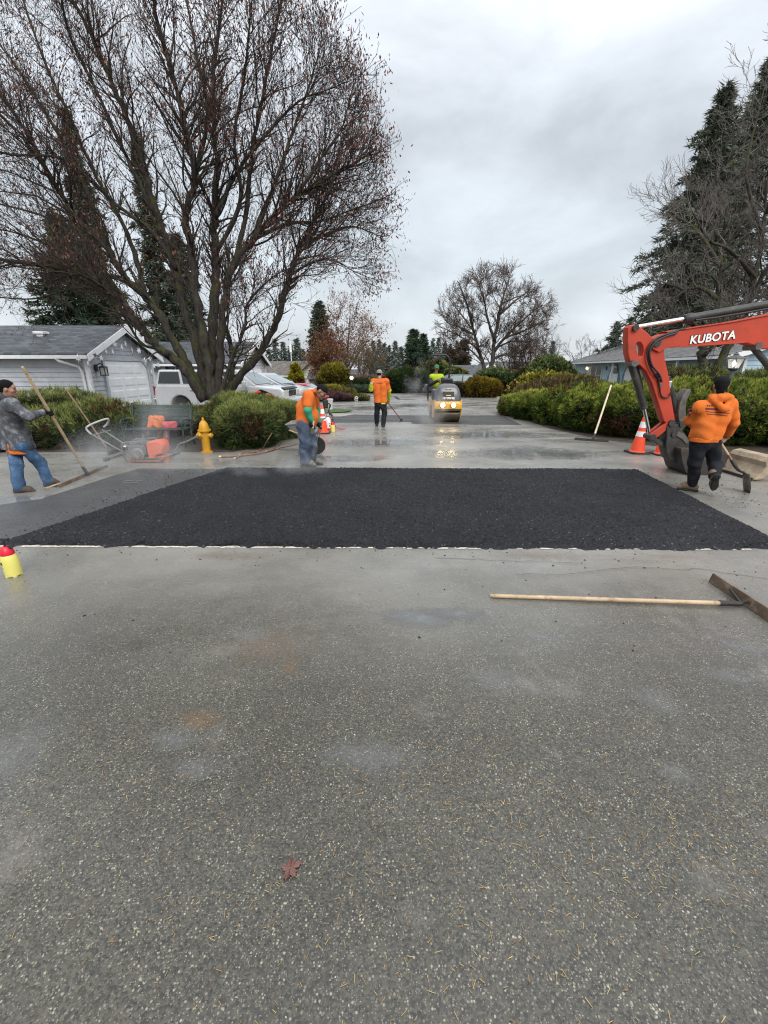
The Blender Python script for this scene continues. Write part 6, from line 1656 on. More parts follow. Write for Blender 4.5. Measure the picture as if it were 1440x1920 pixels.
for sg in (-1, 1): ball(c + f * .094 + l * sg * .034 + u * .012, (.011, .011, .007), 8, 5).build('eye', M_eye, b_)
ball(c + f * .104 - u * .061, (.022, .014, .007), 8, 5).build('mouth', M_lip, b_)
p2.wear('shirt', p2.torso(.02) + back + [('e', tuple(belly[0]), belly[1], None)] + p2.arm('R', (.100, .090, .07), f1=.34) + p2.arm('L', (.100, .090, .07), f1=.34), M_or1, .012, .035, .011, 9, cuts=[(pel + np.array([0, 0, .005]), (-.12, 0, -1))], seed=11)
p2.wear('collar', [c_(J2['neck'] - l * .05 - f * .02, .042, J2['neck'] + l * .05 - f * .02, .042)], M_or1, .009, .02, .002, seed=8)
p2.wear('sleeve', p2.arm('R', (.080, .072, .052), f0=.25, f1=.98), M_green, .009, .03, .006, 16, seed=9)
p2.wear('sleeve', p2.arm('L', (.080, .072, .052), f0=.25, f1=.98), M_green, .009, .03, .006, 16, seed=10)
p2.wear('trousers', p2.leg('R', (.125, .108, .100), .98) + p2.leg('L', (.125, .108, .100), .98) + [c_(J2['hipR'] + np.array([0, 0, .02]), .14, J2['hipL'] + np.array([0, 0, .02]), .14), c_(pel, .15, pel - np.array([0, 0, .12]), .12)], M_jean2, .012, .035, .012, 12, seed=12, cuts=[(J2['anR'] + np.array([0, 0, -.06]), (0, 0, -1))])
hd = nrm(J2['wrR'] - J2['elR'])
p2.wear('glove', open_hand_prims(J2['wrR'], nrm((.18, 0, -1)), (1, 0, 0), 1.2), M_glove, .006, .010, 0)
p2.wear('glove', open_hand_prims(J2['wrL'], nrm((.18, 0, -1)), (1, 0, 0), 1.2), M_glove, .006, .010, 0)
cp = p2.wear('cap', [('e', c + u * .045 - f * .004, (.089, .106, .088), Rm)], M_cap, .008, .02, .001, cuts=[(c + u * .035, -u)], seed=1)
p2.wear('cap_brim', [('e', c - f * .14 + u * .050, (.075, .085, .011), Rm)], M_cap, .007, .02, 0, seed=1, par=cp)
p2.wear('hair', [('e', c + u * .02 - f * .008, (.081, .099, .085), Rm)], M_hair, .008, .02, .002, 40, cuts=[(c - f * .02, f), (c - u * .03, -u)])
p2.boots('R', (0, 0, 1), M_shoeg, M_soled, 1.05); p2.boots('L', (0, 0, 1), M_shoeg, M_soled, 1.05)

# ---- 3: man in orange shirt seen from behind, further up the road
gL = np.array(line_px(*RAKE3, 697.5)); gR = np.array(line_px(*RAKE3, 727)); ax3 = np.array(RAKE3[1] - RAKE3[0])
J = dict(head=A(711.5, 701, 13.95), neck=A(711.5, 709, 13.92), shL=A(700.5, 715, 13.90), shR=A(723.5, 715, 13.88), elL=A(695.5, 730, 13.78), wrL=gL + np.array([.0, .08, -.05]), elR=A(729.5, 732, 14.0), wrR=gR + np.array([.03, -.08, .05]),
         hipL=A(708.5, 756, 13.92), hipR=A(718.5, 756, 13.92), knL=A(706.5, 775, 14.02), anL=A(706.5, 793, 14.12), toeL=A(706, 793.5, 14.33), knR=A(721, 775, 13.95), anR=A(718.5, 795.5, 13.88), toeR=A(719.5, 796.5, 14.1))
J['wrL'] = gL + np.array([-.02, -.085, -.03])
p3 = Person(J, 'person', 'man in orange shirt, lime sleeves and grey cap, back turned, raking the road', 'road workers in the street'); J3 = p3.J
fw = nrm((.45, .9, 0)); hp, hf = head_prims(J['head'], fw, (0, 0, 1)); f, u, l, Rm = hf; c = np.array(J['head']); pel = (J3['hipL'] + J3['hipR']) / 2
b_ = p3.skin(hp + [c_(J3['neck'], .058, c - u * .05, .053)] + p3.torso(-.03) + p3.arm('R', grow=-.012) + p3.arm('L', grow=-.012) + p3.leg('R', grow=-.02) + p3.leg('L', grow=-.02) + grip_prims(gL, ax3, J3['wrL'], .018, 1.05, -1) + grip_prims(gR, ax3, J3['wrR'], .018, 1.05, 1), M_skin)
sh = p3.wear('shirt', p3.torso(.028) + p3.arm('R', (.082, .078, .06), f1=.40) + p3.arm('L', (.082, .078, .06), f1=.40), M_or1, .012, .03, .012, 10, cuts=[(pel + np.array([0, 0, .02]), (0, 0, -1))], seed=21)
p3.wear('undershirt', [c_(pel + p3.lat * .07 + np.array([0, 0, .08]), .118, pel + p3.lat * .07 - np.array([0, 0, .02]), .122), c_(pel - p3.lat * .07 + np.array([0, 0, .08]), .118, pel - p3.lat * .07 - np.array([0, 0, .02]), .122)], M_lime, .012, .03, .003, cuts=[(pel + np.array([0, 0, -.025]), (0, 0, -1))], seed=22)
for sd in 'LR': p3.wear('sleeve', p3.arm(sd, (.070, .068, .046), f0=.33, f1=.95), M_lime, .009, .03, .005, 14, seed=23)
p3.wear('trousers', p3.leg('R', (.105, .085, .072), .98) + p3.leg('L', (.105, .085, .072), .98) + [c_(J3['hipR'], .112, J3['hipL'], .112), c_(pel + np.array([0, 0, .03]), .112, pel - np.array([0, 0, .06]), .10)], M_blackp_cl, .012, .03, .008, 13, seed=24, cuts=[(J3['anR'] + np.array([0, 0, -.045]), (0, 0, -1))])
cp = p3.wear('cap', [('e', c + u * .045 - f * .004, (.088, .105, .088), Rm)], M_capg, .008, .02, .001, cuts=[(c + u * .02, -u)], seed=1)
p3.wear('cap_brim', [('e', c + f * .13 + u * .035, (.072, .080, .011), Rm)], M_capg, .007, .02, 0, par=cp)
p3.wear('hair', [('e', c + u * .02 - f * .008, (.081, .099, .085), Rm)], M_hair, .008, .02, .002, 40, cuts=[(c + f * .02, f), (c - u * .05, -u)])
p3.boots('L', (0, 0, 1), M_soled, M_soled); p3.boots('R', (0, 0, 1), M_soled, M_soled)
t = text_mesh('ASPHALT', .10, frame(np.array(A(711.5, 722, 13.72)), (1, 0, 0), (0, 0, 1)), .02, .002)

# ---- 5: man in the orange hoodie walking away with a shovel, right
SHOVEL = (A(1396, 884, 6.30), A(1330, 800, 6.02))
sv0, sv1 = Vector(SHOVEL[0]), Vector(SHOVEL[1])
gR = np.array(A(1352, 829, 6.12))
SH_A, SH_B = A(1380, 876, 6.24), A(1338, 809, 6.52)
gR = np.array(line_px(SH_A, SH_B, 1350)); ax5 = np.array(SH_B - SH_A)
gL = np.array(SH_B.lerp(SH_B + (SH_B - SH_A) * .35, .9))
J = dict(head=A(1352, 724, 6.18), neck=A(1350, 741, 6.16), shL=A(1312, 762, 6.16), shR=A(1370, 757, 6.20), elL=A(1293, 788, 6.30), wrL=A(1310, 806, 6.55), elR=A(1376, 793, 6.22), wrR=gR + np.array([.05, -.05, .075]),
         hipL=A(1311, 824, 6.18), hipR=A(1334, 824, 6.18), knL=A(1303, 866, 6.26), anL=A(1298, 908, 6.36), toeL=A(1275, 913, 6.43), knR=A(1340, 868, 6.26), anR=A(1340, 893, 6.02), toeR=A(1337, 913, 6.16))
p5 = Person(J, 'person', 'man in orange hooded sweatshirt and black jeans stepping past the excavator bucket', 'road workers in the street'); J5 = p5.J
fw = nrm((.45, .88, -.12)); hp, hf = head_prims(J['head'], fw, (.04, 0, 1), 1.04); f, u, l, Rm = hf; c = np.array(J['head']); pel = (J5['hipL'] + J5['hipR']) / 2
chest = (J5['shL'] + J5['shR']) / 2
b_ = p5.skin(hp + [c_(J5['neck'], .060, c - u * .05, .054)] + p5.torso(-.03) + p5.arm('R', grow=-.012) + p5.arm('L', grow=-.012) + p5.leg('R', grow=-.02) + p5.leg('L', grow=-.02) + grip_prims(gR, ax5, J5['wrR'], .019, 1.05) + open_hand_prims(J5['wrL'], nrm((.5, .2, -.5)), (1, 0, 0), 1.05), M_skin2)
hoodie = p5.torso(.022, wide=1.05) + p5.arm('R', (.080, .074, .054), f1=.98) + p5.arm('L', (.080, .074, .054), f1=.98) + [c_(pel + p5.lat * .08 + np.array([0, 0, .10]), .138, chest + p5.lat * .09 - np.array([0, 0, .2]), .138), c_(pel - p5.lat * .08 + np.array([0, 0, .10]), .138, chest - p5.lat * .09 - np.array([0, 0, .2]), .138)]
hd = p5.wear('hoodie', hoodie, M_or2, .012, .03, .017, 9, cuts=[(pel + np.array([0, 0, .015]), (0, 0, -1))], seed=31)
p5.wear('hem_band', [c_(pel + p5.lat * .075 + np.array([0, 0, .07]), .142, pel + p5.lat * .075 - np.array([0, 0, .02]), .134), c_(pel - p5.lat * .075 + np.array([0, 0, .07]), .142, pel - p5.lat * .075 - np.array([0, 0, .02]), .134)], M_or2, .011, .03, .003, 22, cuts=[(pel + np.array([0, 0, -.03]), (0, 0, -1)), (pel + np.array([0, 0, .03]), (0, 0, 1))], seed=32, par=hd)
bk = np.array([0, -1, 0.])
nk = J5['neck']
hoodp = [c_(nk + p5.lat * .125 + np.array([0, -.04, -.045]), .050, nk + bk * .135 + p5.lat * .015 - np.array([0, 0, .175]), .045), c_(nk - p5.lat * .125 + np.array([0, -.04, -.045]), .050, nk + bk * .135 - p5.lat * .015 - np.array([0, 0, .175]), .045), c_(nk + bk * .08 + p5.lat * .05 - np.array([0, 0, .03]), .060, nk + bk * .08 - p5.lat * .05 - np.array([0, 0, .03]), .060),
         c_(nk + p5.lat * .09 + np.array([0, 0, -.02]), .048, nk + p5.lat * .055 + np.array([0, .09, -.02]), .04), c_(nk - p5.lat * .09 + np.array([0, 0, -.02]), .048, nk - p5.lat * .055 + np.array([0, .09, -.02]), .04)]
p5.wear('hood', hoodp, M_or2, .010, .03, .005, 12, seed=33, par=hd)
p5.wear('trousers', p5.leg('R', (.112, .090, .076), .97) + p5.leg('L', (.112, .090, .074), .97) + [c_(J5['hipR'], .112, J5['hipL'], .112), c_(pel + np.array([0, 0, .0]), .115, pel - np.array([0, 0, .06]), .11)], M_blackp_cl, .012, .035, .010, 13, seed=34)
cp = p5.wear('cap', [('e', c + u * .048 - f * .004, (.092, .110, .092), Rm)], M_cap, .008, .02, .001, cuts=[(c + u * .015, -u)], seed=1)
p5.wear('cap_brim', [('e', c + f * .14 + u * .035, (.075, .082, .011), Rm)], M_cap, .007, .02, 0, par=cp)
p5.wear('hair', [('e', c + u * .02 - f * .012, (.083, .102, .088), Rm), c_(c - f * .045 - u * .01, .066, c - f * .05 - u * .07, .05)], M_hair, .008, .02, .003, 40, cuts=[(c + f * .01, f), (c - u * .10, -u)])
p5.boots('L', (0, 0, 1), M_boot, M_soled, 1.05); p5.boots('R', (0.0, .72, .55), M_boot, M_soled, 1.05)
# printed lettering block across the back and the patches on the left sleeve
def on_surface(o, pts, off=.004):
    """drop points onto the garment along the viewing side (-Y)"""
    w = WM[o.name].inverted(); out = []
    for p in pts:
        hit, loc, n, i = o.ray_cast(w @ Vector((p[0], p[1] - 1.2, p[2])), Vector((0, 1, 0)))
        out.append((w.inverted() @ loc) + Vector((0, -off, 0)) if hit else None)
    return out
def decal(name, o, me, mat, off=.004):
    """press a flat mesh onto a garment"""
    co = [v.co.copy() for v in me.vertices]; pr = on_surface(o, co, off)
    ymin = min(c.y for c in co)
    for v, p, c0 in zip(me.vertices, pr, co):
        if p is not None: v.co = p
    me.update(); return link(name, me, mat, o)
bpy.context.view_layer.update()
def grid_rect(px0, py0, px1, py1, Y, n=14, m=3, tilt=0.0):
    V = []; F = []
    for i in range(n + 1):
        for j in range(m + 1):
            px = px0 + (px1 - px0) * i / n; py = py0 + (py1 - py0) * j / m + tilt * (px - px0); V.append(A(px, py, Y))
    for i in range(n):
        for j in range(m): a = i * (m + 1) + j; F.append([a, a + m + 1, a + m + 2, a + 1])
    me = bpy.data.meshes.new('m'); me.from_pydata([tuple(v) for v in V], [], F); me.update(); return me
decal('back_print', hd, grid_rect(1320, 764, 1363, 767.5, 6.1, tilt=.06), M_print)
decal('back_print', hd, grid_rect(1320, 770.5, 1362, 772, 6.1, tilt=.07), M_print)
decal('back_print', hd, grid_rect(1322, 775, 1359, 776.3, 6.1, tilt=.09), M_print)
for k in range(9): decal('back_print', hd, grid_rect(1323 + k * 4.2, 758.5, 1325.6 + k * 4.2, 761.8, 6.1, 2, 2, .05), M_print)
decal('sleeve_patch', hd, grid_rect(1290, 766, 1297, 772, 6.2, 3, 3), M_print); decal('sleeve_patch', hd, grid_rect(1288, 775, 1295, 781, 6.2, 3, 3), M_print)
# faint shirt print of man 3
for k in range(7): decal('shirt_print', sh, grid_rect(706 + k * 1.7, 717.4, 707.1 + k * 1.7, 719.8, 13.8, 2, 2), M_print)
# ================================================================== MACHINES
M_kred = pmat('excavator_orange_red', (.44, .042, .014), .52, .10, 3, dirt=(.20, .045, .025), dirt_amt=.18, dirt_scale=4, bump=.08, bscale=30, coat=.0)
M_steel = pmat('dark_greasy_steel', (.030, .029, .028), .5, .45, 9, dirt=(.10, .075, .05), dirt_amt=.25, dirt_scale=7, bump=.25, bscale=40)
M_worn = pmat('worn_grey_steel', (.12, .108, .096), .5, .35, 7, dirt=(.07, .05, .035), dirt_amt=.3, dirt_scale=8, bump=.3, bscale=40, metal=.3)
M_bucket = pmat('rusty_black_bucket', (.030, .026, .023), .55, .4, 5, dirt=(.12, .06, .03), dirt_amt=.4, dirt_scale=3, bump=.35, bscale=25)
M_rod = pmat('chrome_rod', (.72, .72, .72), .15, .05, 5, metal=1.0)
M_hose = pmat('hydraulic_hose', (.014, .014, .015), .5, .3, 14)
M_mud = pmat('dried_tan_mud', (.34, .27, .19), .9, .3, 5, bump=.6, bscale=20)
M_wlet = pmat('white_vinyl', (.82, .82, .80), .45, .05, 6)

YB = 7.65
def XZ(px, py): 
    p = A(px, py, YB); return (p.x, p.z)
SIDE = frame((0, YB, 0), (1, 0, 0), (0, 0, 1))      # local XY -> world XZ, local Z -> -Y
def plate(name, pxs, half, mat, par, bevel=.012, holes=(), dy=0.0, label=None):
    spl = [[XZ(*p) for p in pxs]] + [list(h) for h in holes]
    me = curve2d(spl, half, bevel, Matrix.Translation((0, dy, 0)) @ SIDE)
    return link(name, me, mat, par, smooth=35, label=label)
def P3(px, py, dy=0.0):
    p = A(px, py, YB); return Vector((p.x, YB + dy, p.z))
def pin(px, py, r, half, name, par, mat=M_steel, dy=0.0):
    p = P3(px, py, dy); mb = MB(); B = Matrix.Rotation(PI / 2, 3, 'X')
    mb.lathe([(r * .5, -half - .012), (r, -half - .012), (r, half + .012), (r * .5, half + .012)], 18, p, B)
    return mb.build(name, mat, par, smooth=40)

base = Vector((10.6, YB, 0))
EX = empty('excavator', base, 'orange-red mini excavator reaching in from the right with its boom and bucket', 'excavator')
# boom: tapering box section, knee out to the right, foot on the machine
boom = [(1216, 652), (1217, 641), (1226, 631), (1245, 624), (1290, 616), (1362, 605.5), (1430, 592.5), (1500, 574), (1545, 570), (1580, 580), (1640, 625), (1712, 700), (1718, 718), (1700, 724), (1622, 664), (1565, 630), (1525, 620), (1480, 640), (1440, 655), (1418, 655), (1404, 648), (1389, 643), (1345, 646.5), (1290, 649), (1240, 652.5), (1228, 660)]
b = plate('boom', boom, .105, M_kred, EX, .014)
# raised top flange
fl = [(1240, 622.5), (1290, 614.3), (1362, 603.8), (1430, 590.6), (1500, 572), (1500, 574.6), (1430, 593.2), (1362, 606.2), (1290, 616.7), (1243, 624.8)]
plate('top_flange', fl, .125, M_kred, b, .004)
plate('bottom_flange', [(1250, 652.6), (1345, 646.8), (1389, 643.4), (1389, 641.2), (1345, 644.6), (1250, 650.2)], .120, M_kred, b, .003)
# lettering on the side facing the road
pt = A(1326.5, 632.8, YB); q0, q1 = A(1284, 638, YB), A(1368, 627.5, YB); d = Vector((q1.x - q0.x, 0, q1.z - q0.z)); wid = d.length; d.normalize()
MT = frame((pt.x, YB - .112, pt.z - .012), d, (0, 0, 1))
for nm, mt, off, zz in (('lettering_outline', M_hose, .030, .0), ('lettering', M_wlet, .012, -.004)):
    me = text_mesh('KUBOTA', .255, Matrix.Identity(4), .0015, off * .55, 0.12, 1.06)
    xs = [v.co.x for v in me.vertices]; sc = (wid * (1.02 if off > .02 else 1.0)) / (max(xs) - min(xs))
    me.transform(Matrix.Diagonal((sc, min(sc, 1.0) if sc < 1 else 1.0, 1, 1)))
    link(nm, me, mt, b) if False else link(nm, (me.transform(MT @ Matrix.Translation((0, 0, .0 if off > .02 else .004))) or me), mt, b)
# stick (dipper)
stick = [(1172.6, 615), (1176, 611), (1185, 609), (1197, 615), (1208, 624), (1219, 634), (1231, 637), (1239, 647), (1240, 668), (1245, 690), (1249, 708), (1253, 745), (1260, 786), (1257, 791), (1243, 792), (1239, 788), (1228, 752), (1217, 718), (1206, 696), (1195, 685), (1184, 682), (1176, 676), (1172.6, 662), (1171.8, 640)]
hole = [(1187.5, 645), (1191, 641.5), (1196, 642.5), (1200.5, 649), (1201.5, 658), (1199.5, 667), (1195, 670.5), (1190.5, 664), (1188, 654)]
st = plate('stick', stick, .085, M_kred, EX, .012, holes=[[XZ(*p) for p in hole]])
# boom end cheeks straddle the stick
for s in (-1, 1):
    plate('boom_cheek', [(1216, 655), (1214, 646), (1220, 637), (1236, 629), (1256, 622.5), (1272, 622), (1268, 648), (1256, 651), (1240, 654), (1228, 661)], .012, M_kred, b, .004, dy=s * .112)
pin(1223, 644, .062, .135, 'pivot_pin', EX); pin(1185, 616, .05, .12, 'pivot_pin', EX); pin(1183, 681, .055, .12, 'pivot_pin', EX, M_worn)
# long cylinder on top of the boom
mb = MB(); mb.tube([P3(1186, 614.5), P3(1285, 597.5)], .033, 14); rod = mb.build('cylinder_rod', M_rod, EX, smooth=40)
mb = MB(); mb.tube([P3(1282, 598.5), P3(1284, 598.2), P3(1298, 595.5), P3(1298.5, 595.4), P3(1436, 571), P3(1520, 556)], [.062, .075, .075, .062, .060, .060], 16); mb.build('hydraulic_cylinder', M_steel, EX, smooth=40)
mb = MB(); mb.tube([P3(1300, 601, -.05), P3(1340, 596, -.06), P3(1400, 586, -.06), P3(1440, 579, -.05)], .018, 8); mb.build('hydraulic_line', M_hose, EX, smooth=60)
plate('cylinder_bracket', [(1478, 578), (1500, 574), (1530, 548), (1515, 545), (1490, 556)], .05, M_steel, EX, .008)
# bucket cylinder along the stick
mb = MB(); mb.tube([P3(1184, 684, -.0), P3(1196, 723), P3(1208, 766)], [.058, .058, .060], 16); mb.build('hydraulic_cylinder', M_steel, EX, smooth=40)
mb = MB(); mb.tube([P3(1207, 763), P3(1219, 818)], .030, 12); mb.build('cylinder_rod', M_rod, EX, smooth=40)
mb = MB(); mb.tube([P3(1197, 687, .04), P3(1206, 722, .05), P3(1210, 752, .05)], .022, 8); mb.build('hydraulic_line', M_hose, EX, smooth=60)
# thumb cylinder behind the stick
mb = MB(); mb.tube([P3(1250, 708), P3(1259, 738), P3(1267, 772)], [.055, .055, .05], 14); mb.build('hydraulic_cylinder', M_steel, EX, smooth=40)
mb = MB(); mb.box(P3(1251, 721, -.06), (.05, .05, .12)); mb.build('hose_fitting', M_rod, EX, bevel=.01)
# hoses over the joint and down the stick
for pl, dy, r in (([(1262, 622), (1240, 628), (1222, 636), (1209, 650), (1206, 668), (1212, 690), (1224, 706)], -.125, .017), ([(1258, 626), (1238, 632), (1219, 643), (1208, 660), (1212, 684), (1226, 702), (1231, 716)], -.150, .016),
                  ([(1224, 700), (1229, 722), (1232, 740), (1240, 745), (1248, 742), (1251, 735)], -.11, .013), ([(1276, 617), (1262, 620), (1244, 625)], -.118, .013)):
    mb = MB(); mb.tube(catmull([P3(px, py, dy) for px, py in pl], 5), r, 8); mb.build('hydraulic_hose', M_hose, EX, smooth=60)
mb = MB()
for px, py in ((1224, 702), (1228, 706), (1230, 713), (1231, 722)): mb.box(P3(px, py, -.105), (.04, .05, .05))
o = mb.build('valve_fittings', M_worn, EX, bevel=.008); o['kind'] = 'stuff'
# linkage
plate('bucket_link', [(1213, 818), (1216, 813), (1248, 789), (1254, 790), (1255, 796), (1222, 823), (1216, 823)], .03, M_kred, EX, .008, dy=-.06)
plate('bucket_link', [(1213, 818), (1216, 813), (1248, 789), (1254, 790), (1255, 796), (1222, 823), (1216, 823)], .03, M_kred, EX, .008, dy=.06)
plate('bucket_link', [(1213, 820), (1218, 815), (1224, 819), (1262, 838), (1262, 848), (1252, 846), (1218, 824)], .05, M_steel, EX, .01)
pin(1218, 818, .05, .11, 'pivot_pin', EX); pin(1252, 792, .055, .12, 'pivot_pin', EX)
# quick coupler body and bucket
plate('quick_coupler', [(1243, 800), (1252, 794), (1262, 796), (1276, 810), (1290, 828), (1296, 838), (1292, 850), (1262, 866), (1246, 858), (1241, 838), (1243, 818)], .11, M_steel, EX, .015)
plate('coupler_hook', [(1262, 806), (1274, 812), (1284, 826), (1278, 831), (1270, 822), (1260, 816)], .13, M_worn, EX, .01)
bk = [(1257, 842), (1258, 836), (1300, 838), (1345, 841), (1346, 846), (1340, 862), (1327, 880), (1308, 890), (1290, 892.5), (1275, 889), (1266, 878), (1260, 860)]
# bucket: side plates and a curved skin with a cutting edge, open towards the machine
for s in (-1, 1): plate('bucket_side', bk, .014, M_bucket, EX, .005, dy=s * .27)
mb = MB(); arc = [(1300, 838), (1258, 836), (1257, 842), (1260, 860), (1266, 878), (1275, 889), (1290, 892.5), (1308, 890), (1327, 880), (1340, 862)]
for p0_, p1_ in zip(arc[:-1], arc[1:]):
    a_, b2 = P3(*p0_), P3(*p1_); n_ = Vector((-(b2 - a_).z, 0, (b2 - a_).x)).normalized() * .018
    mb.prism([a_ + Vector((0, -.27, 0)), b2 + Vector((0, -.27, 0)), b2 + Vector((0, -.27, 0)) + n_, a_ + Vector((0, -.27, 0)) + n_], (0, .54, 0))
mb.build('bucket_shell', M_bucket, EX, smooth=50)
mb = MB(); mb.bar(P3(1338, 866, -.29), P3(1338, 866, .29), .03, .09); mb.build('cutting_edge', M_worn, EX, bevel=.006)
# thumb: curved worn claw
th = [(1287.5, 729), (1283, 730), (1274, 740), (1267.5, 755), (1265, 772), (1266, 785), (1268, 792), (1262, 798), (1252, 806), (1250, 814), (1258, 816), (1272, 806), (1279, 798), (1280, 786), (1279, 770), (1280.5, 752), (1286, 740), (1289, 733)]
plate('thumb', th, .10, M_worn, EX, .012); pin(1271, 794, .05, .12, 'pivot_pin', EX); pin(1256, 812, .05, .12, 'pivot_pin', EX)
# boom lift cylinder going down to the right
mb = MB(); mb.tube([P3(1411, 650), P3(1470, 722), P3(1545, 800)], .05, 12); mb.build('hydraulic_cylinder', M_steel, EX, smooth=40)
pin(1411, 650, .06, .13, 'pivot_pin', EX, M_worn)
# machine body standing outside the frame
M_cabp = pmat('dark_cab_plastic', (.02, .02, .022), .5, .3, 6)
mb = MB(); mb.mm(9.5, 11.6, 6.9, 8.4, .62, 1.15); mb.mm(10.3, 11.6, 6.95, 8.35, 1.15, 1.7); mb.build('upper_frame', M_kred, EX, bevel=.05)
mb = MB(); mb.mm(9.7, 10.5, 7.0, 7.9, 1.15, 1.3); mb.build('seat_base', M_cabp, EX, bevel=.04)
mb = MB()
for x, y in ((9.65, 6.95), (9.65, 8.3), (11.0, 6.95), (11.0, 8.3)): mb.tube([(x, y, 1.1), (x, y, 2.45)], .035, 8)
mb.mm(9.5, 11.2, 6.85, 8.4, 2.44, 2.52); mb.build('canopy', M_cabp, EX, bevel=.02)
mb = MB(); mb.tube([(10.5, YB, .30), (10.5, YB, .64)], .45, 20); mb.build('slew_ring', M_steel, EX, smooth=40)
mb = MB(); mb.mm(9.1, 9.55, YB - .16, YB + .16, .72, 1.08); mb.build('swing_post', M_steel, EX, bevel=.02)
for s in (-1, 1):
    yt = YB + s * .62; out = []
    for k in range(13): a = PI / 2 + PI * k / 12; out.append((9.65 + .27 * math.cos(a), .28 + .27 * math.sin(a)))
    for k in range(13): a = -PI / 2 + PI * k / 12; out.append((11.5 + .27 * math.cos(a), .28 + .27 * math.sin(a)))
    me = curve2d([out], .15, .01, Matrix.Translation((0, yt, 0)) @ frame((0, 0, 0), (1, 0, 0), (0, 0, 1))); link('track', me, M_cabp, EX, smooth=40)
# muddy dozer blade whose near end shows at the right edge
bl = A(1412, 842, 7.0); 
bp = [(0, .33), (.05, .40), (.17, .42), (.26, .38), (.26, .27), (.20, .21), (.12, .14), (.06, .05), (-.06, .02), (-.12, .03), (-.08, .09), (0, .18), (.03, .24)]
x0 = A(1408, 885, 7.05).x
me = curve2d([[(x0 + .10 + a_, c2) for a_, c2 in bp]], .40, .02, frame((0, YB - .32, 0), (1, 0, 0), (0, 0, 1))); bld = link('dozer_blade', me, M_mud, EX, smooth=40)
mb = MB(); mb.bar((x0 + .32, YB - .3, .25), (9.4, YB - .3, .35), .08, .10); mb.bar((x0 + .32, YB - .05, .25), (9.4, YB + .5, .35), .08, .10); mb.build('blade_arms', M_kred, EX, bevel=.01)
mb = MB(); mb.mm(x0 - .03, x0 + .0, YB - .70, YB + .06, .008, .05); mb.build('blade_edge', M_bucket, EX)

# ------------------------------------------------------------------ tandem roller
M_bomy = pmat('roller_yellow', (.62, .34, .028), .42, .10, 4, dirt=(.25, .16, .06), dirt_amt=.25, dirt_scale=4, coat=.15)
M_hood = pmat('roller_grey_hood', (.085, .09, .097), .32, .10, 3, coat=.35, dirt=(.10, .09, .08), dirt_amt=.15)
M_drum = pmat('wet_steel_drum', (.060, .046, .034), .32, .4, 6, metal=.35, dirt=(.12, .085, .05), dirt_amt=.4, dirt_scale=5, bump=.12, bscale=20)
M_blkst = pmat('black_roll_bar', (.012, .012, .013), .4, .2, 8)
M_headlit = pmat('lit_headlamp', (1, .9, .7), .3, .02, 4, emit=(1.0, .74, .34), estr=40)
rx = A(837.5, 785, 15.2).x
RY = 15.32                      # axle of the front drum
RO = empty('road_roller', (rx, RY + .6, 0), 'yellow and grey tandem road roller driving towards the viewer with headlights on', 'road roller')
dw, dr = .87, .235
B = Matrix.Rotation(PI / 2, 3, 'Y')
def drum(y):
    mb = MB(); mb.lathe([(dr * .75, -dw / 2), (dr * .97, -dw / 2), (dr, -dw / 2 + .02), (dr, dw / 2 - .02), (dr * .97, dw / 2), (dr * .75, dw / 2)], 40, (rx, y, dr + .004), B); d_ = mb.build('drum', M_drum, RO, smooth=40)
    mb = MB(); mb.lathe([(.20, -dw / 2 - .012), (.20, dw / 2 + .012)], 24, (rx, y, dr), B); mb.build('hub', M_steel, d_, smooth=40)
drum(RY); drum(RY + 1.35)
# frames over both drums
def yz(poly, x0, x1, name, mat, par=RO, bevel=.015):
    me = curve2d([poly], (x1 - x0) / 2, bevel, Matrix.Translation(((x0 + x1) / 2, 0, 0)) @ frame((0, 0, 0), (0, 1, 0), (0, 0, 1))); return link(name, me, mat, par, smooth=40)
yz([(RY - .34, .66), (RY - .36, .90), (RY - .30, 1.02), (RY + .42, 1.02), (RY + .42, .66)], rx - .47, rx + .47, 'front_frame', M_bomy, bevel=.03)
for s in (-1, 1):
    xs_ = rx + s * .465
    yz([(RY - .16, .22), (RY + .16, .22), (RY + .30, .70), (RY - .30, .70)], xs_ - .018, xs_ + .018, 'drum_bracket', M_bomy, bevel=.006)
    yz([(RY + 1.19, .22), (RY + 1.51, .22), (RY + 1.65, .70), (RY + 1.05, .70)], xs_ - .018, xs_ + .018, 'drum_bracket', M_bomy, bevel=.006)
mb = MB(); mb.box((rx, RY - .30, .61), (.90, .05, .085)); mb.build('scraper_bar', M_steel, RO, bevel=.008)
yz([(RY + .80, .66), (RY + .80, 1.0), (RY + 1.75, 1.0), (RY + 1.75, .66)], rx - .46, rx + .46, 'rear_frame', M_bomy, bevel=.03)
mb = MB(); mb.box((rx, RY + .62, .62), (.34, .42, .34)); mb.build('articulation_joint', M_steel, RO, bevel=.02)
# rounded tapering hood
hs = []
for z, wd, yf in ((1.02, .45, -.31), (1.12, .455, -.30), (1.30, .43, -.27), (1.45, .385, -.22), (1.56, .31, -.16), (1.62, .23, -.08), (1.64, .10, 0.0)):
    ring = []
    for k in range(20):
        a = 2 * PI * k / 20; sx = math.copysign(abs(math.cos(a)) ** .42, math.cos(a)) * wd; sy = math.copysign(abs(math.sin(a)) ** .42, math.sin(a))
        y = RY + (yf if sy < 0 else .40) * abs(sy) if True else 0
        ring.append((rx + sx, y, z))
    hs.append(ring)
mb = MB(); nR = 20; vs = [p for r_ in hs for p in r_]; fs = [[i * nR + k, i * nR + (k + 1) % nR, (i + 1) * nR + (k + 1) % nR, (i + 1) * nR + k] for i in range(len(hs) - 1) for k in range(nR)]
fs.append([(len(hs) - 1) * nR + k for k in range(nR)]); mb.add(vs, fs); hd_ = mb.build('hood', M_hood, RO, smooth=35)
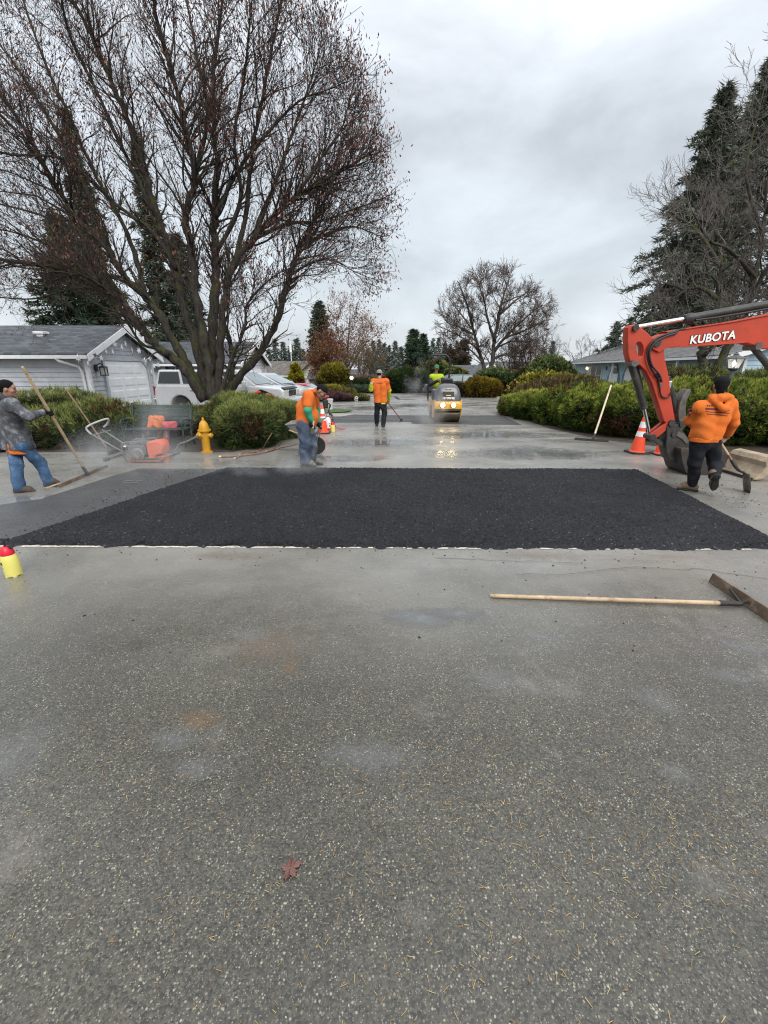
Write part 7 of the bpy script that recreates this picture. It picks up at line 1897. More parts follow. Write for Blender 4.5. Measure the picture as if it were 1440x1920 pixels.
gy = RY - .305
mb = MB(); mb.box((rx + .0, RY - .285, 1.28), (.37, .05, .17), Matrix.Rotation(-.16, 3, 'X')); gq = mb.build('grille', M_blackp, hd_, bevel=.01)
mb = MB(); mb.box((rx + .0, RY - .316, 1.235), (.17, .008, .028), Matrix.Rotation(-.16, 3, 'X')); mb.build('badge', pmat('yellow_badge', (.7, .55, .08), .4, .05, 5), gq)
link('fleet_number', text_mesh('10670742', .105, frame((rx + .0, RY - .318, 1.135), (1, 0, 0), (0, .10, 1)), .002, .004), M_wlet, hd_)
mb = MB(); mb.tube([(rx - .10, RY - .235, 1.455), (rx - .05, RY - .245, 1.475), (rx + .05, RY - .245, 1.475), (rx + .10, RY - .235, 1.455)], .010, 6); mb.build('emblem', pmat('gold_emblem', (.6, .45, .15), .35, .05, 5, metal=.6), hd_)
for s in (-1, 1):
    B2 = Matrix.Rotation(PI / 2, 3, 'X')
    mb = MB(); mb.lathe([(.05, -.02), (.085, -.02), (.09, .02), (.09, .06)], 20, (rx + s * .185 - .012, RY - .375, .855), B2); hl = mb.build('headlight', M_blackp, RO, smooth=40)
    mb = ball((rx + s * .185 - .012, RY - .436, .855), (.070, .022, .098), 18, 9); mb.build('lens', M_headlit, hl, smooth=180)
    mb = MB(); mb.box((rx + s * .44, RY - .30, 1.0), (.05, .06, .10)); mb.build('marker_light', pmat('amber_lens', (.8, .35, .05), .3, .1, 8), RO, bevel=.008)
# console, seat, steering wheel
mb = MB(); mb.box((rx + .05, RY + .45, 1.70), (.42, .16, .24), Matrix.Rotation(.35, 3, 'X'), taper=.8); mb.build('console', M_blackp, RO, bevel=.03)
mb = MB(); mb.box((rx - .05, RY + 1.30, 1.20), (.46, .40, .14)); mb.box((rx - .05, RY + 1.50, 1.45), (.44, .10, .5)); mb.build('driver_seat', M_blackp, RO, bevel=.04)
mb = MB(); mb.tube([Vector((rx - .08 + .17 * math.cos(t * PI / 8), RY + .62 + .13 * math.sin(t * PI / 8), 1.72 + .10 * math.sin(t * PI / 8))) for t in range(17)], .014, 6); mb.tube([(rx - .08, RY + .55, 1.55), (rx - .08, RY + .62, 1.72)], .02, 6); mb.build('steering_wheel', M_blackp, RO, smooth=60)
mb = MB(); mb.mm(rx - .46, rx + .46, RY + .35, RY + 1.1, .66, .72); mb.build('footplate', M_steel, RO)
# roll bar
yr = RY + 1.02; wl = .375; zt_ = A(823, 664.5, yr).z; cx = A(823, 700, yr).x
pts = [Vector((cx - wl, yr, .65)), Vector((cx - wl, yr, zt_ - .26))]
for k in range(1, 9): a = PI - PI / 2 * k / 9; pts.append(Vector((cx - wl + .24 + .24 * math.cos(a), yr, zt_ - .25 + .24 * math.sin(a))))
for k in range(1, 9): a = PI / 2 - PI / 2 * k / 9; pts.append(Vector((cx + wl - .24 + .24 * math.cos(a), yr, zt_ - .25 + .24 * math.sin(a))))
pts += [Vector((cx + wl, yr, zt_ - .26)), Vector((cx + wl, yr, .65))]
mb = MB(); mb.tube(pts, .034, 10); mb.build('roll_bar', M_blkst, RO, smooth=60)
mb = MB(); mb.mm(rx - .47, rx - .30, RY + .50, RY + .95, 1.0, 1.42); mb.build('side_tank', M_hood, RO, bevel=.04)

# the machine sits low: squeeze everything above the drums to its true height
def squeeze(o):
    if o.type == 'MESH' and not (o.name.startswith('drum') and 'bracket' not in o.name) and not o.name.startswith('hub') and not o.name.startswith('roll_bar'):
        for v in o.data.vertices: v.co.z = v.co.z * .706 if v.co.z < 1.02 else .72 + (v.co.z - 1.02) * .92
        o.data.update()
    for ch in o.children: squeeze(ch)
squeeze(RO)
ZR = lambda z: z * .706 if z < 1.02 else .72 + (z - 1.02) * .92
# ---- 4: the driver
M_vest = cloth('lime_vest', (.40, .52, .04), .10, 8); M_drk = cloth('dark_work_jacket', (.05, .05, .055), .3, 9)
dy = RY + 1.18; H_ = lambda px, py, Y=dy: np.array(A(px, py, Y))
J = dict(head=H_(818.5, 692), neck=H_(817.5, 700), shR=H_(809.5, 706), shL=H_(826.5, 706), elR=H_(806, 721, dy - .12), wrR=np.array((rx - .24, RY + .62, 1.38)), elL=H_(832, 717, dy - .15), wrL=np.array((rx + .08, RY + .62, 1.39)),
         hipR=np.array((rx - .16, RY + 1.28, .98)), hipL=np.array((rx + .04, RY + 1.28, .98)), knR=np.array((rx - .24, RY + .86, .98)), knL=np.array((rx + .10, RY + .86, .98)), anR=np.array((rx - .24, RY + .74, .56)), anL=np.array((rx + .10, RY + .74, .56)), toeR=np.array((rx - .24, RY + .55, .52)), toeL=np.array((rx + .10, RY + .55, .52)))
J['head'][2] += .03
p4 = Person(J, 'person', 'roller driver in a lime vest and green cap seated behind the hood', 'road workers in the street'); J4 = p4.J
hp, hf = head_prims(J4['head'], (0.05, -1, -.15), (0, 0, 1), .98); f, u, l, Rm = hf; c = J4['head']; pel = (J4['hipL'] + J4['hipR']) / 2
b_ = p4.skin(hp + [c_(J4['neck'], .058, c - u * .05, .053)] + p4.torso(-.03) + p4.arm('R', grow=-.012) + p4.arm('L', grow=-.012) + p4.leg('R', grow=-.02) + p4.leg('L', grow=-.02) + grip_prims(J4['wrR'] + np.array([.0, -.07, .02]), (.6, 0, .8), J4['wrR'], .016) + grip_prims(J4['wrL'] + np.array([0, -.07, .02]), (-.6, 0, .8), J4['wrL'], .016), M_skin2)
for sg in (-1, 1): ball(c + f * .086 + l * sg * .032 + u * .012, (.011, .011, .007), 8, 5).build('eye', M_eye, b_)
ball(c + f * .097 - u * .058, (.022, .012, .007), 8, 5).build('mouth', M_lip, b_)
jk = p4.wear('jacket', p4.torso(.018) + p4.arm('R', (.075, .064, .05), f1=.95) + p4.arm('L', (.075, .064, .05), f1=.95), M_drk, .012, .03, .006, 10, seed=41)
p4.wear('vest', p4.torso(.040), M_vest, .012, .03, .005, 10, cuts=[(pel + np.array([0, 0, .02]), (0, 0, -1))], seed=42, subtract=[c_(J4['neck'] + f * .16 + np.array([0, 0, .08]), .055, J4['neck'] + f * .2 - np.array([0, 0, .30]), .05)], par=jk)
p4.wear('trousers', p4.leg('R', (.105, .085, .07), .97) + p4.leg('L', (.105, .085, .07), .97) + [c_(J4['hipR'], .112, J4['hipL'], .112)], M_blackp_cl, .013, .03, .007, seed=43)
cp = p4.wear('cap', [('e', c + u * .046 - f * .004, (.088, .104, .086), Rm)], M_capgr, .008, .02, .001, cuts=[(c + u * .028, -u)]); p4.wear('cap_brim', [('e', c + f * .12 + u * .034, (.072, .065, .012), Rm)], M_capgr, .007, .02, 0, par=cp)
p4.boots('R', (0, 0, 1), M_soled, M_soled); p4.boots('L', (0, 0, 1), M_soled, M_soled)

# ------------------------------------------------------------------ plate compactor
M_corg = pmat('compactor_orange', (.70, .13, .04), .45, .12, 5, dirt=(.4, .1, .05), dirt_amt=.2)
M_tubeg = pmat('grey_painted_tube', (.14, .138, .13), .5, .15, 10, dirt=(.12, .11, .1), dirt_amt=.3)
M_eng = pmat('engine_grey', (.12, .12, .12), .5, .4, 12, bump=.2)
YC = 8.62
def Q(px, py, dy=0.0): 
    p = A(px, py, YC); return Vector((p.x, YC + dy, p.z))
c0 = Q(288, 866)
PC = empty('plate_compactor', (c0.x, YC, 0), 'orange plate compactor with a long folded handle standing in the steam', 'plate compactor')
xl, xr_ = Q(257, 868).x, Q(318, 868).x
me = curve2d([[(xl, .05), (xl + .06, .012), (xr_ - .08, .012), (xr_, .09), (xr_ - .02, .12), (xr_ - .1, .05), (xl + .08, .05), (xl + .02, .10)]], .22, .008, frame((0, YC, 0), (1, 0, 0), (0, 0, 1))); link('base_plate', me, pmat('rusty_orange_plate', (.26, .09, .045), .7, .4, 7, bump=.3), PC, smooth=40)
mb = MB(); mb.mm(xl + .10, xr_ - .10, YC - .17, YC + .17, .06, .10); mb.build('engine_bed', M_eng, PC, bevel=.01)
hp_ = [Q(281, 829), Q(286, 825.5), Q(303, 824), Q(309, 829), Q(312.5, 840), Q(311, 848), Q(300, 851), Q(299, 858), Q(287, 857), Q(283, 842)]
me = curve2d([[(p.x, p.z) for p in hp_]], .17, .03, frame((0, YC, 0), (1, 0, 0), (0, 0, 1))); link('belt_guard', me, M_corg, PC, smooth=40)
mb = MB(); mb.box(Q(306, 858), (.16, .22, .12)); mb.box(Q(311, 860), (.08, .2, .16)); mb.build('exciter', M_corg, PC, bevel=.03)
mb = MB(); mb.box(Q(264, 842), (.36, .30, .20)); mb.box(Q(256, 834), (.16, .26, .12)); mb.box(Q(274, 833), (.14, .2, .14)); mb.build('engine', M_eng, PC, bevel=.02)
mb = MB(); mb.lathe([(.125, -.03), (.13, .01), (.10, .03), (.05, .035), (.02, .02)], 26, Q(268, 849, -.19), Matrix.Rotation(PI / 2, 3, 'X')); rc = mb.build('recoil_starter', pmat('grey_pull_starter', (.20, .19, .17), .5, .2, 20), PC, smooth=40)
mb = MB()
for k in range(12): 
    a = PI * k / 6; mb.box(Q(268, 849, -.222) + Vector((.085 * math.cos(a), 0, .085 * math.sin(a))), (.012, .006, .05), Matrix.Rotation(-a + PI / 2, 3, 'Y'))
o = mb.build('cooling_slots', M_blackp, rc); o['kind'] = 'stuff'
for dy_ in (-.20, .20):
    mb = MB(); mb.tube(catmull([Q(248, 862, dy_), Q(240, 842, dy_), Q(239, 832, dy_), Q(244, 827, dy_), Q(262, 825.5, dy_), Q(284, 824, dy_)], 5), .015, 8); mb.build('guard_bar', M_tubeg, PC, smooth=60)
mb = MB(); mb.tube([Q(268, 826), Q(268.5, 815.5)], .022, 8); mb.tube([Q(262, 826, -.2), Q(262, 826, .2)], .014, 8); mb.build('lifting_eye', M_tubeg, PC, smooth=60)
for dy_ in (-.16, .18):
    mb = MB(); mb.tube([Q(266, 860, dy_), Q(237, 843.5, dy_), Q(181, 812 - 4 * (dy_ > 0), dy_)], .016, 8); mb.build('handle_bar', M_tubeg, PC, smooth=60)
mb = MB(); mb.tube([Q(186, 813, -.16), Q(197, 809, .18)], .013, 8); mb.build('cross_bar', M_tubeg, PC, smooth=60)
mb = MB(); mb.tube(catmull([Q(181, 812, -.16), Q(173, 803, -.17), Q(175, 797, -.15), Q(185, 790, 0), Q(194, 787, .15), Q(190, 797, .19), Q(184, 803, .18)], 6), .020, 8); mb.build('grip_loop', pmat('white_worn_grip', (.34, .34, .325), .5, .2, 12), PC, smooth=60)
mb = MB(); mb.box(Q(245.5, 833.5, -.215), (.05, .01, .03)); mb.build('sticker', M_wlet, PC)
# ================================================================== TOOLS AND SMALL THINGS
M_ash = pmat('weathered_wood_handle', (.46, .34, .21), .7, .22, 6, dirt=(.16, .10, .06), dirt_amt=.25, dirt_scale=9, bump=.2)
M_ashl = pmat('pale_wood_handle', (.62, .54, .38), .7, .15, 6, dirt=(.3, .22, .14), dirt_amt=.15, bump=.2)
M_ashd = pmat('dark_brown_handle', (.17, .10, .065), .7, .25, 6)
M_redh = pmat('red_brown_handle', (.26, .09, .07), .55, .25, 6)
M_lutew = pmat('tarry_lute_board', (.10, .065, .042), .65, .45, 6, dirt=(.30, .22, .15), dirt_amt=.25, dirt_scale=5, bump=.25)
M_tar = pmat('tarred_iron', (.022, .019, .017), .6, .4, 10, bump=.3)
def lute(label, foot, tip, bladeA, bladeB, hmat, bh=.075, bmat=None, r=.0165, tarred=.15, name='lute', group='wooden lutes'):
    foot, tip, a, b = [Vector(v) for v in (foot, tip, bladeA, bladeB)]
    e = empty(name, ((a + b) / 2)[:2] + (0,), label, 'lute', group)
    mb = MB(); t1 = foot.lerp(tip, tarred)
    mb.tube([foot.lerp(tip, .035), t1, foot.lerp(tip, .5), foot.lerp(tip, .985), tip], [r * 1.12, r * 1.02, r, r, r * .72], 12); mb.build('handle', hmat, e, smooth=40)
    mb = MB(); mb.tube([foot.lerp(tip, 0.0), foot.lerp(tip, .085)], [r * 1.1, r * 1.35], 12); mb.build('socket', M_tar, e, smooth=40)
    mb = MB(); d = (b - a).normalized(); n = Vector((-d.y, d.x, 0)); mid = (a + b) / 2
    tl = n * .22
    mb.add([a + Vector((0, 0, .003)), b + Vector((0, 0, .003)), b + tl * bh + Vector((0, 0, bh)), a + tl * bh + Vector((0, 0, bh))] + [p + n * .012 for p in (a + Vector((0, 0, .003)), b + Vector((0, 0, .003)), b + tl * bh + Vector((0, 0, bh)), a + tl * bh + Vector((0, 0, bh)))],
           [[0, 1, 2, 3], [7, 6, 5, 4], [0, 4, 5, 1], [1, 5, 6, 2], [2, 6, 7, 3], [3, 7, 4, 0]])
    mb.build('blade', bmat or M_lutew, e)
    mb = MB(); mb.bar(foot, mid - d * .10 + Vector((0, 0, bh * .7)), .016, .016); mb.bar(foot, mid + d * .10 + Vector((0, 0, bh * .7)), .016, .016); mb.build('brace', M_tar, e)
    return e
lute('long wooden lute held by the man in the grey jacket', LUTE1[0], LUTE1[1], G(113, 914), G(203, 876), M_ash, .05, M_lutew, .021)
fA, fB = G(1328, 1091), G(1448, 1172)
lute('wooden lute lying flat on the asphalt in the right foreground', G(1390, 1132, .03) , G(919, 1117, .018), fA, fB, M_ash, .085, M_lutew, .0165, .22)
b0 = G(1112, 826); t0 = A(1146, 722, 12.0)
lute('pale-handled lute leaning on the juniper bank at the right', b0 + Vector((0, 0, .05)), t0, G(1077, 825), G(1141, 829.5), M_ashl, .06, M_tar, .024)
b0 = A(208, 845, 9.4); 
lute('dark-handled lute leaning on the juniper behind the plate compactor', G(207, 849, .06), A(124, 730, 9.75), G(203, 853), G(243, 842), M_ashd, .07, M_tar, .016)
# squeegee-like steel bar on the ground behind the compactor
sq = empty('tamping_bar', G(220, 858), 'steel bar with a rubber end lying behind the plate compactor handle', 'tool')
mb = MB(); mb.tube([G(200, 861, .03), G(241, 846, .04)], .02, 10); mb.build('bar', M_tubeg, sq, smooth=60)
mb = MB(); mb.tube([G(196, 862.5, .035), G(204, 860, .035)], .035, 10); mb.build('rubber_end', M_tar, sq, smooth=60)
# rake of the far man
rk = empty('rake', RAKE3[0], 'red-brown handled rake held by the man with lime sleeves', 'rake')
mb = MB(); mb.tube([RAKE3[0], RAKE3[1]], .017, 10); mb.build('handle', M_redh, rk, smooth=60)
f0 = Vector(RAKE3[0]); mb = MB(); mb.bar(f0 + Vector((-.02, -.02, -.01)), f0 + Vector((.06, .35, -.01)), .03, .03)
for k in range(8): p = f0 + Vector((-.02, -.02, -.01)).lerp(Vector((.06, .35, -.01)), k / 7); mb.bar(p, p + Vector((.01, 0, -.035)), .01, .01)
mb.build('rake_head', M_tar, rk)
# shovel of the man in the hoodie
sh_ = empty('shovel', A(1396, 924, 6.3), 'square-mouthed shovel with a wooden handle trailing from the hand of the man in the hoodie', 'shovel')
mb = MB(); mb.tube([SH_B.lerp(SH_A, -.12), SH_B, SH_B.lerp(SH_A, .80)], .018, 12); hdl = mb.build('handle', M_ash, sh_, smooth=60)
mb = MB(); mb.tube([SH_B.lerp(SH_A, .66), SH_B.lerp(SH_A, .80)], .0195, 12); mb.build('red_band', M_redh, hdl, smooth=60)
bt = A(1395, 886, 6.28)
mb = MB(); mb.tube(catmull([SH_B.lerp(SH_A, .80), SH_A, A(1386, 882.5, 6.25), bt], 4), [.025] * 5 + [.021] * 4 + [.018] * 4, 12); mb.build('socket', M_tar, sh_, smooth=60)
bb = A(1396, 922, 6.30); bb.z = max(.004, bb.z)
mb = MB(); wv = Vector((.035, .115, 0)); V = []; n = 5
for i, (t, k) in enumerate(((0, .9), (.3, 1), (.7, 1), (1, .75))):
    for j in range(n):
        q = (j / (n - 1) - .5) * 2; p = bt.lerp(bb, t) + wv * q * k + Vector((.035 * (q * q), -.01 * q * q, 0)); V.append(p)
F = [[i * n + j, i * n + j + 1, (i + 1) * n + j + 1, (i + 1) * n + j] for i in range(3) for j in range(n - 1)]
mb.add(V, F); o = mb.build('blade', pmat('worn_shovel_steel', (.14, .12, .10), .45, .35, 9, metal=.5, dirt=(.05, .035, .025), dirt_amt=.4), sh_, smooth=60)
md = o.modifiers.new('s', 'SOLIDIFY'); md.thickness = .005
mb = MB(); mb.tube([bt - wv * .8, bt + wv * .8], .010, 8); mb.build('step', M_worn, sh_, smooth=60)

# ---- traffic cones
M_cone = pmat('fluorescent_cone_orange', (.88, .085, .028), .45, .08, 6, dirt=(.5, .09, .05), dirt_amt=.15)
M_refl = pmat('white_reflective_band', (.82, .82, .82), .4, .06, 10, dirt=(.6, .58, .55), dirt_amt=.2)
def cone(p, h, label, tilt=0.0, seed=0):
    p = Vector(p); e = empty('traffic_cone', p, label, 'traffic cone', 'traffic cones', rz=seed * .4)
    b = .19 * h / .71 * .98; Rr = lambda z: .135 * h / .71 * (1 - z / h) + .030 * (z / h)
    T = Matrix.Translation(p) @ Matrix.Rotation(tilt, 4, 'Y')
    def lat(prof, name, mat, par): 
        mb = MB(); mb.lathe(prof, 28, (0, 0, 0)); me = mb.mesh(); me.transform(T); return link(name, me, mat, par, smooth=40)
    oct_ = []
    s = b
    me = curve2d([[(s, s * .8), (s * .8, s), (-s * .8, s), (-s, s * .8), (-s, -s * .8), (-s * .8, -s), (s * .8, -s), (s, -s * .8)]], .016, .006, T @ Matrix.Translation((0, 0, .018)))
    link('base', me, M_blackp, e, smooth=40)
    bd = lat([(Rr(.03) + .02, .035), (Rr(.05), .055), (Rr(h * .5), h * .5), (Rr(h * .97), h * .97), (Rr(h) * .8, h)], 'body', M_cone, e)
    for z0, z1 in ((.46, .60), (.70, .86)): lat([(Rr(h * z0) + .003, h * z0), (Rr(h * z1) + .003, h * z1)], 'reflective_band', M_refl, bd)
    return e
cone(G(1194, 849), .80, 'orange traffic cone with two white bands standing left of the excavator bucket', .03, 1)
cone(G(1240, 852), .74, 'orange traffic cone half hidden behind the excavator coupler', -.02, 2)
cone(G(606, 812), .80, 'orange traffic cone standing behind the stooping man', 0, 3)

# ---- hydrant
M_hyd = pmat('hydrant_yellow', (.52, .265, .016), .42, .12, 6, dirt=(.25, .14, .03), dirt_amt=.2, bump=.1)
hx = A(388, 845, 9.55); HZ = .0
hy = empty('fire_hydrant', (hx.x, 9.55, 0), 'yellow fire hydrant between the bench and the juniper mound', 'fire hydrant')
def hl(prof, name, par, M=None, c=(0, 0, 0), n=24): 
    mb = MB(); mb.lathe([(r * .76, z * .76) for r, z in prof], n, Vector((hx.x, 9.55, 0)) + Vector(c) * .76, M); return mb.build(name, M_hyd, par, smooth=35)
k = 1.12
hl([(.17, .0), (.17, .03), (.115, .035), (.115, .30), (.12, .32), (.125, .60), (.13, .62), (.185, .625), (.185, .66), (.14, .665)], 'barrel', hy)
hl([(.145, .665), (.14, .74), (.115, .84), (.075, .90), (.05, .915), (.05, .93), (.03, .94), (.028, 1.0), (.022, 1.01)], 'bonnet', hy)
for s, zz in ((-1, .47), (1, .50)):
    hl([(.075, 0), (.075, .14), (.10, .145), (.10, .20), (.085, .215), (.03, .22), (.03, .25), (.005, .255)] if s < 0 else [(.055, 0), (.055, .16), (.07, .165), (.07, .22), (.03, .225), (.03, .25), (.005, .252)], 'outlet_cap', hy, Matrix.Rotation(s * PI / 2, 3, 'Y') @ Matrix.Rotation(0, 3, 'X') if s > 0 else Matrix.Rotation(R(70), 3, 'X') @ Matrix.Rotation(R(-40), 3, 'Y'), (0, -.02, zz))
mb = MB()
for q in range(8): a = PI / 4 * q; mb.lathe([(.011, .498), (.011, .521)], 6, (hx.x + .125 * math.cos(a), 9.55 + .125 * math.sin(a), 0))
o = mb.build('flange_bolts', M_hyd, hy); o['kind'] = 'stuff'

# ---- green slatted bench
M_bgr = pmat('dark_green_bench_paint', (.016, .036, .033), .5, .25, 5, dirt=(.10, .13, .12), dirt_amt=.2)
bx0, bx1 = A(240, 815, 10.2).x, A(350, 815, 10.2).x; by = 10.25
BE = empty('bench', ((bx0 + bx1) / 2, by, 0), 'dark green slatted park bench with clothes hung over its back', 'bench')
for kk in range(5): 
    mb = MB(); z = .50 + kk * .095; mb.mm(bx0 + .04, bx1 - .04, by + .26 + kk * .022, by + .285 + kk * .022, z, z + .075); mb.build('back_slat', M_bgr, BE, bevel=.006)
for kk in range(5): 
    mb = MB(); mb.mm(bx0 + .04, bx1 - .04, by - .22 + kk * .095, by - .22 + kk * .095 + .075, .42, .445); mb.build('seat_slat', M_bgr, BE, bevel=.006)
for x in (bx0, bx1):
    mb = MB(); mb.tube(catmull([(x, by - .24, 0), (x, by - .22, .25), (x, by - .22, .44), (x, by - .26, .60), (x, by - .16, .66), (x, by + .10, .64), (x, by + .27, .60)], 4), .022, 8)
    mb.tube(catmull([(x, by + .34, 0), (x, by + .22, .28), (x, by + .25, .5), (x, by + .36, 1.0)], 4), .024, 8); mb.tube([(x, by - .22, .43), (x, by + .25, .43)], .02, 8)
    mb.tube(catmull([(x, by - .1, .44), (x, by - .02, .56), (x, by + .08, .62)], 3), .012, 6)
    mb.build('iron_frame', M_bgr, BE, smooth=50)

# clothes on the bench
ct = lambda px, py, dy=0.0: np.array(A(px, py, by + .28 + dy))
Pm = [c_(ct(284, 783, .04), .06, ct(305, 784, .04), .06), c_(ct(282, 785, -.06), .05, ct(281, 800, -.1), .055), c_(ct(281, 800, -.1), .05, ct(278, 812, -.12), .05), c_(ct(302, 786, -.08), .075, ct(300, 802, -.1), .05), c_(ct(300, 802, -.1), .04, ct(299, 811, -.12), .045), c_(ct(292, 784, -.05), .07, ct(292, 797, -.1), .06), c_(ct(284, 783, .12), .04, ct(305, 784, .14), .04), c_(ct(290, 792, .16), .05, ct(302, 794, .16), .05)]
me = sdf_mesh(Pm, .011, .04, .012, 15, seed=51); top('hooded_sweatshirt', me, M_or2, 'orange sweatshirt draped over the back of the green bench', 'clothing', smooth=180)
M_redbag = cloth('faded_red_cloth', (.50, .09, .10), .25, 8)
Pm = [c_(ct(309, 797, -.15), .08, ct(326, 796, -.15), .085), c_(ct(313, 801, -.18), .075, ct(312, 826, -.22), .07), c_(ct(322, 797, -.17), .08, ct(330, 807, -.16), .05)]
rb = empty('bag', Vector(ct(314, 828, -.2)), 'faded red cloth bag slumped on the bench seat beside the orange sweatshirt', 'bag')
link('sack', sdf_mesh(Pm, .011, .04, .011, 17, seed=52), M_redbag, rb, smooth=180)
mb = MB()
for kk in range(3): a_, b2 = ct(310 + kk * 2.6, 808, -.305), ct(309.4 + kk * 2.6, 820, -.315); mb.bar(Vector(a_), Vector(b2), .016, .008)
mb.build('white_strips', M_wlet, rb)
# jackets on the juniper mound
jt = lambda px, py, Y=14.6: np.array(A(px, py, Y))
JH = empty('jacket', Vector(jt(492, 754)), 'orange and black rain jacket heaped behind the juniper mound before the white vehicle', 'clothing')
link('black_panel', sdf_mesh([c_(jt(476, 744), .07, jt(488, 736), .09), c_(jt(488, 736), .09, jt(505, 742), .10), c_(jt(490, 742, 14.5), .11, jt(500, 752, 14.5), .12), c_(jt(478, 748), .09, jt(495, 760), .14)], .014, .05, .014, 11, seed=53), M_cap, JH, smooth=180)
link('orange_panel', sdf_mesh([c_(jt(500, 741, 14.45), .06, jt(512, 745, 14.42), .07), c_(jt(512, 745, 14.42), .075, jt(519, 757, 14.42), .08), c_(jt(503, 748, 14.40), .06, jt(506, 758, 14.38), .08), c_(jt(474, 739, 14.5), .045, jt(486, 735, 14.5), .04), c_(jt(478, 750, 14.4), .06, jt(490, 757, 14.4), .06)], .013, .05, .010, 13, seed=54), M_cone, JH, smooth=180)

# ---- hand sprayer at the left edge
M_yj = pmat('translucent_yellow_tank', (.70, .64, .16), .4, .10, 4, dirt=(.62, .55, .25), dirt_amt=.2)
M_redp2 = pmat('red_sprayer_collar', (.62, .012, .035), .35, .1, 8)
def sprayer(p, s, label, tilt=0.0, marks=True, fl=1):
    p = Vector(p); e = empty('garden_sprayer', p, label, 'sprayer', 'yellow garden sprayers'); T = Matrix.Translation(p) @ Matrix.Rotation(tilt, 4, 'Y') @ Matrix.Diagonal((s * .72, s * .72, s * 1.14, 1))
    def L_(mb, name, mat, par, sm=40): me = mb.mesh(); me.transform(T); return link(name, me, mat, par, smooth=sm)
    mb = MB(); mb.lathe([(.050, .0), (.066, .004), (.070, .015), (.071, .10), (.066, .125), (.055, .142), (.05, .15)], 28)
    for kk in range(5): a = 2 * PI * kk / 5 + .5; mb.lathe([(.018, -.008), (.02, .01)], 10, (.052 * math.cos(a), .052 * math.sin(a), 0))
    tk = L_(mb, 'tank', M_yj, e)
    mb = MB(); mb.lathe([(.057, .138), (.058, .150), (.050, .175), (.036, .188), (.028, .192)], 28); L_(mb, 'collar', M_redp2, e)
    mb = MB(); mb.lathe([(.010, .185), (.009, .225), (.012, .228)], 12); mb.box((0, 0, .235), (.10, .026, .016)); L_(mb, 'pump_handle', M_blackp, e)
    mb = MB(); mb.tube([(fl * .025, 0, .185), (fl * .075, -.01, .186)], [.009, .006], 10); mb.box((fl * .035, 0, .184), (.03, .022, .022)); L_(mb, 'nozzle', M_blackp, e)
    if marks:
        for (z, w0, w1, h) in ((.094, -.9, -.25, .016), (.083, -.85, -.55, .004), (.083, -.42, -.25, .004), (.070, -.72, -.55, .005), (.062, -.85, -.3, .0035)):
            mb = MB(); n = 8
            for i in range(n):
                a0 = -PI / 2 + (w0 + (w1 - w0) * i / n); a1 = -PI / 2 + (w0 + (w1 - w0) * (i + 1) / n); r = .0718
                mb.quad((r * math.cos(a0), r * math.sin(a0), z - h / 2), (r * math.cos(a1), r * math.sin(a1), z - h / 2), (r * math.cos(a1), r * math.sin(a1), z + h / 2), (r * math.cos(a0), r * math.sin(a0), z + h / 2))
            L_(mb, 'label_marking', M_dark, tk, None)
    return e
s0 = G(27, 1078); sprayer(s0, 1.30, 'yellow hand sprayer with a red collar on the asphalt at the left edge', -.02)
s1 = G(624, 810); sprayer(s1, 1.35, 'small yellow sprayer with a red top beside the white tank', 0, False)
# white tank sprayer
wt = G(615.5, 806); WT = empty('tank_sprayer', wt, 'white round-topped sprayer tank with a red foot behind the traffic cone', 'sprayer')
mb = MB(); mb.lathe([(.085, .05), (.088, .07), (.088, .30), (.075, .35), (.045, .375), (.03, .38)], 26, wt); tk_ = mb.build('tank', M_wlet, WT, smooth=40)
mb = MB(); mb.lathe([(.088, .0), (.092, .055), (.08, .06)], 26, wt); mb.build('foot', M_redp2, WT, smooth=40)
mb = MB(); mb.box(wt + Vector((.05, -.075, .20)), (.02, .012, .03)); mb.box(wt + Vector((.055, -.072, .13)), (.02, .012, .05)); mb.build('label_marking', M_dark, tk_)
mb = MB(); mb.tube(catmull([wt + Vector((.0, 0, .38)), wt + Vector((.10, .0, .33)), wt + Vector((.2, 0, .15)), wt + Vector((.36, .0, .03)), wt + Vector((.5, .1, .02))], 5), .014, 8); mb.build('hose', M_redp2, WT, smooth=60)
# red-topped pump stand
ps = G(611, 806) + Vector((-.02, .55, 0)); PS = empty('pump_stand', ps, 'red-topped black pump on bent silver legs behind the traffic cone', 'equipment')
zt = A(605, 745, ps.y).z
mb = MB(); mb.lathe([(.05, zt - .06), (.10, zt - .02), (.13, zt + .03), (.12, zt + .05), (.03, zt + .055)], 20, (ps.x - .03, ps.y, 0)); mb.build('funnel', pmat('red_funnel', (.5, .03, .06), .35, .15, 8), PS, smooth=40)
mb = MB(); mb.box((ps.x - .03, ps.y, zt - .20), (.16, .14, .26)); mb.build('pump_body', M_blackp, PS, bevel=.03)
for q in range(3):
    mb = MB(); mb.tube(catmull([(ps.x - .03, ps.y, zt - .15), (ps.x + .10 + .02 * q, ps.y - .05 * q, zt - .22), (ps.x + .06, ps.y, zt - .42), (ps.x + .10 + .05 * q, ps.y, .35)], 5), .014, 6); mb.build('hose', M_hose, PS, smooth=60)
for dx, dy_ in ((-.2, .1), (.25, .0), (0, -.2)):
    mb = MB(); mb.tube([(ps.x - .03, ps.y, zt - .25), (ps.x + dx * .6, ps.y + dy_ * .6, .45), (ps.x + dx, ps.y + dy_, .01)], .012, 6); mb.build('leg', M_tubeg, PS, smooth=60)
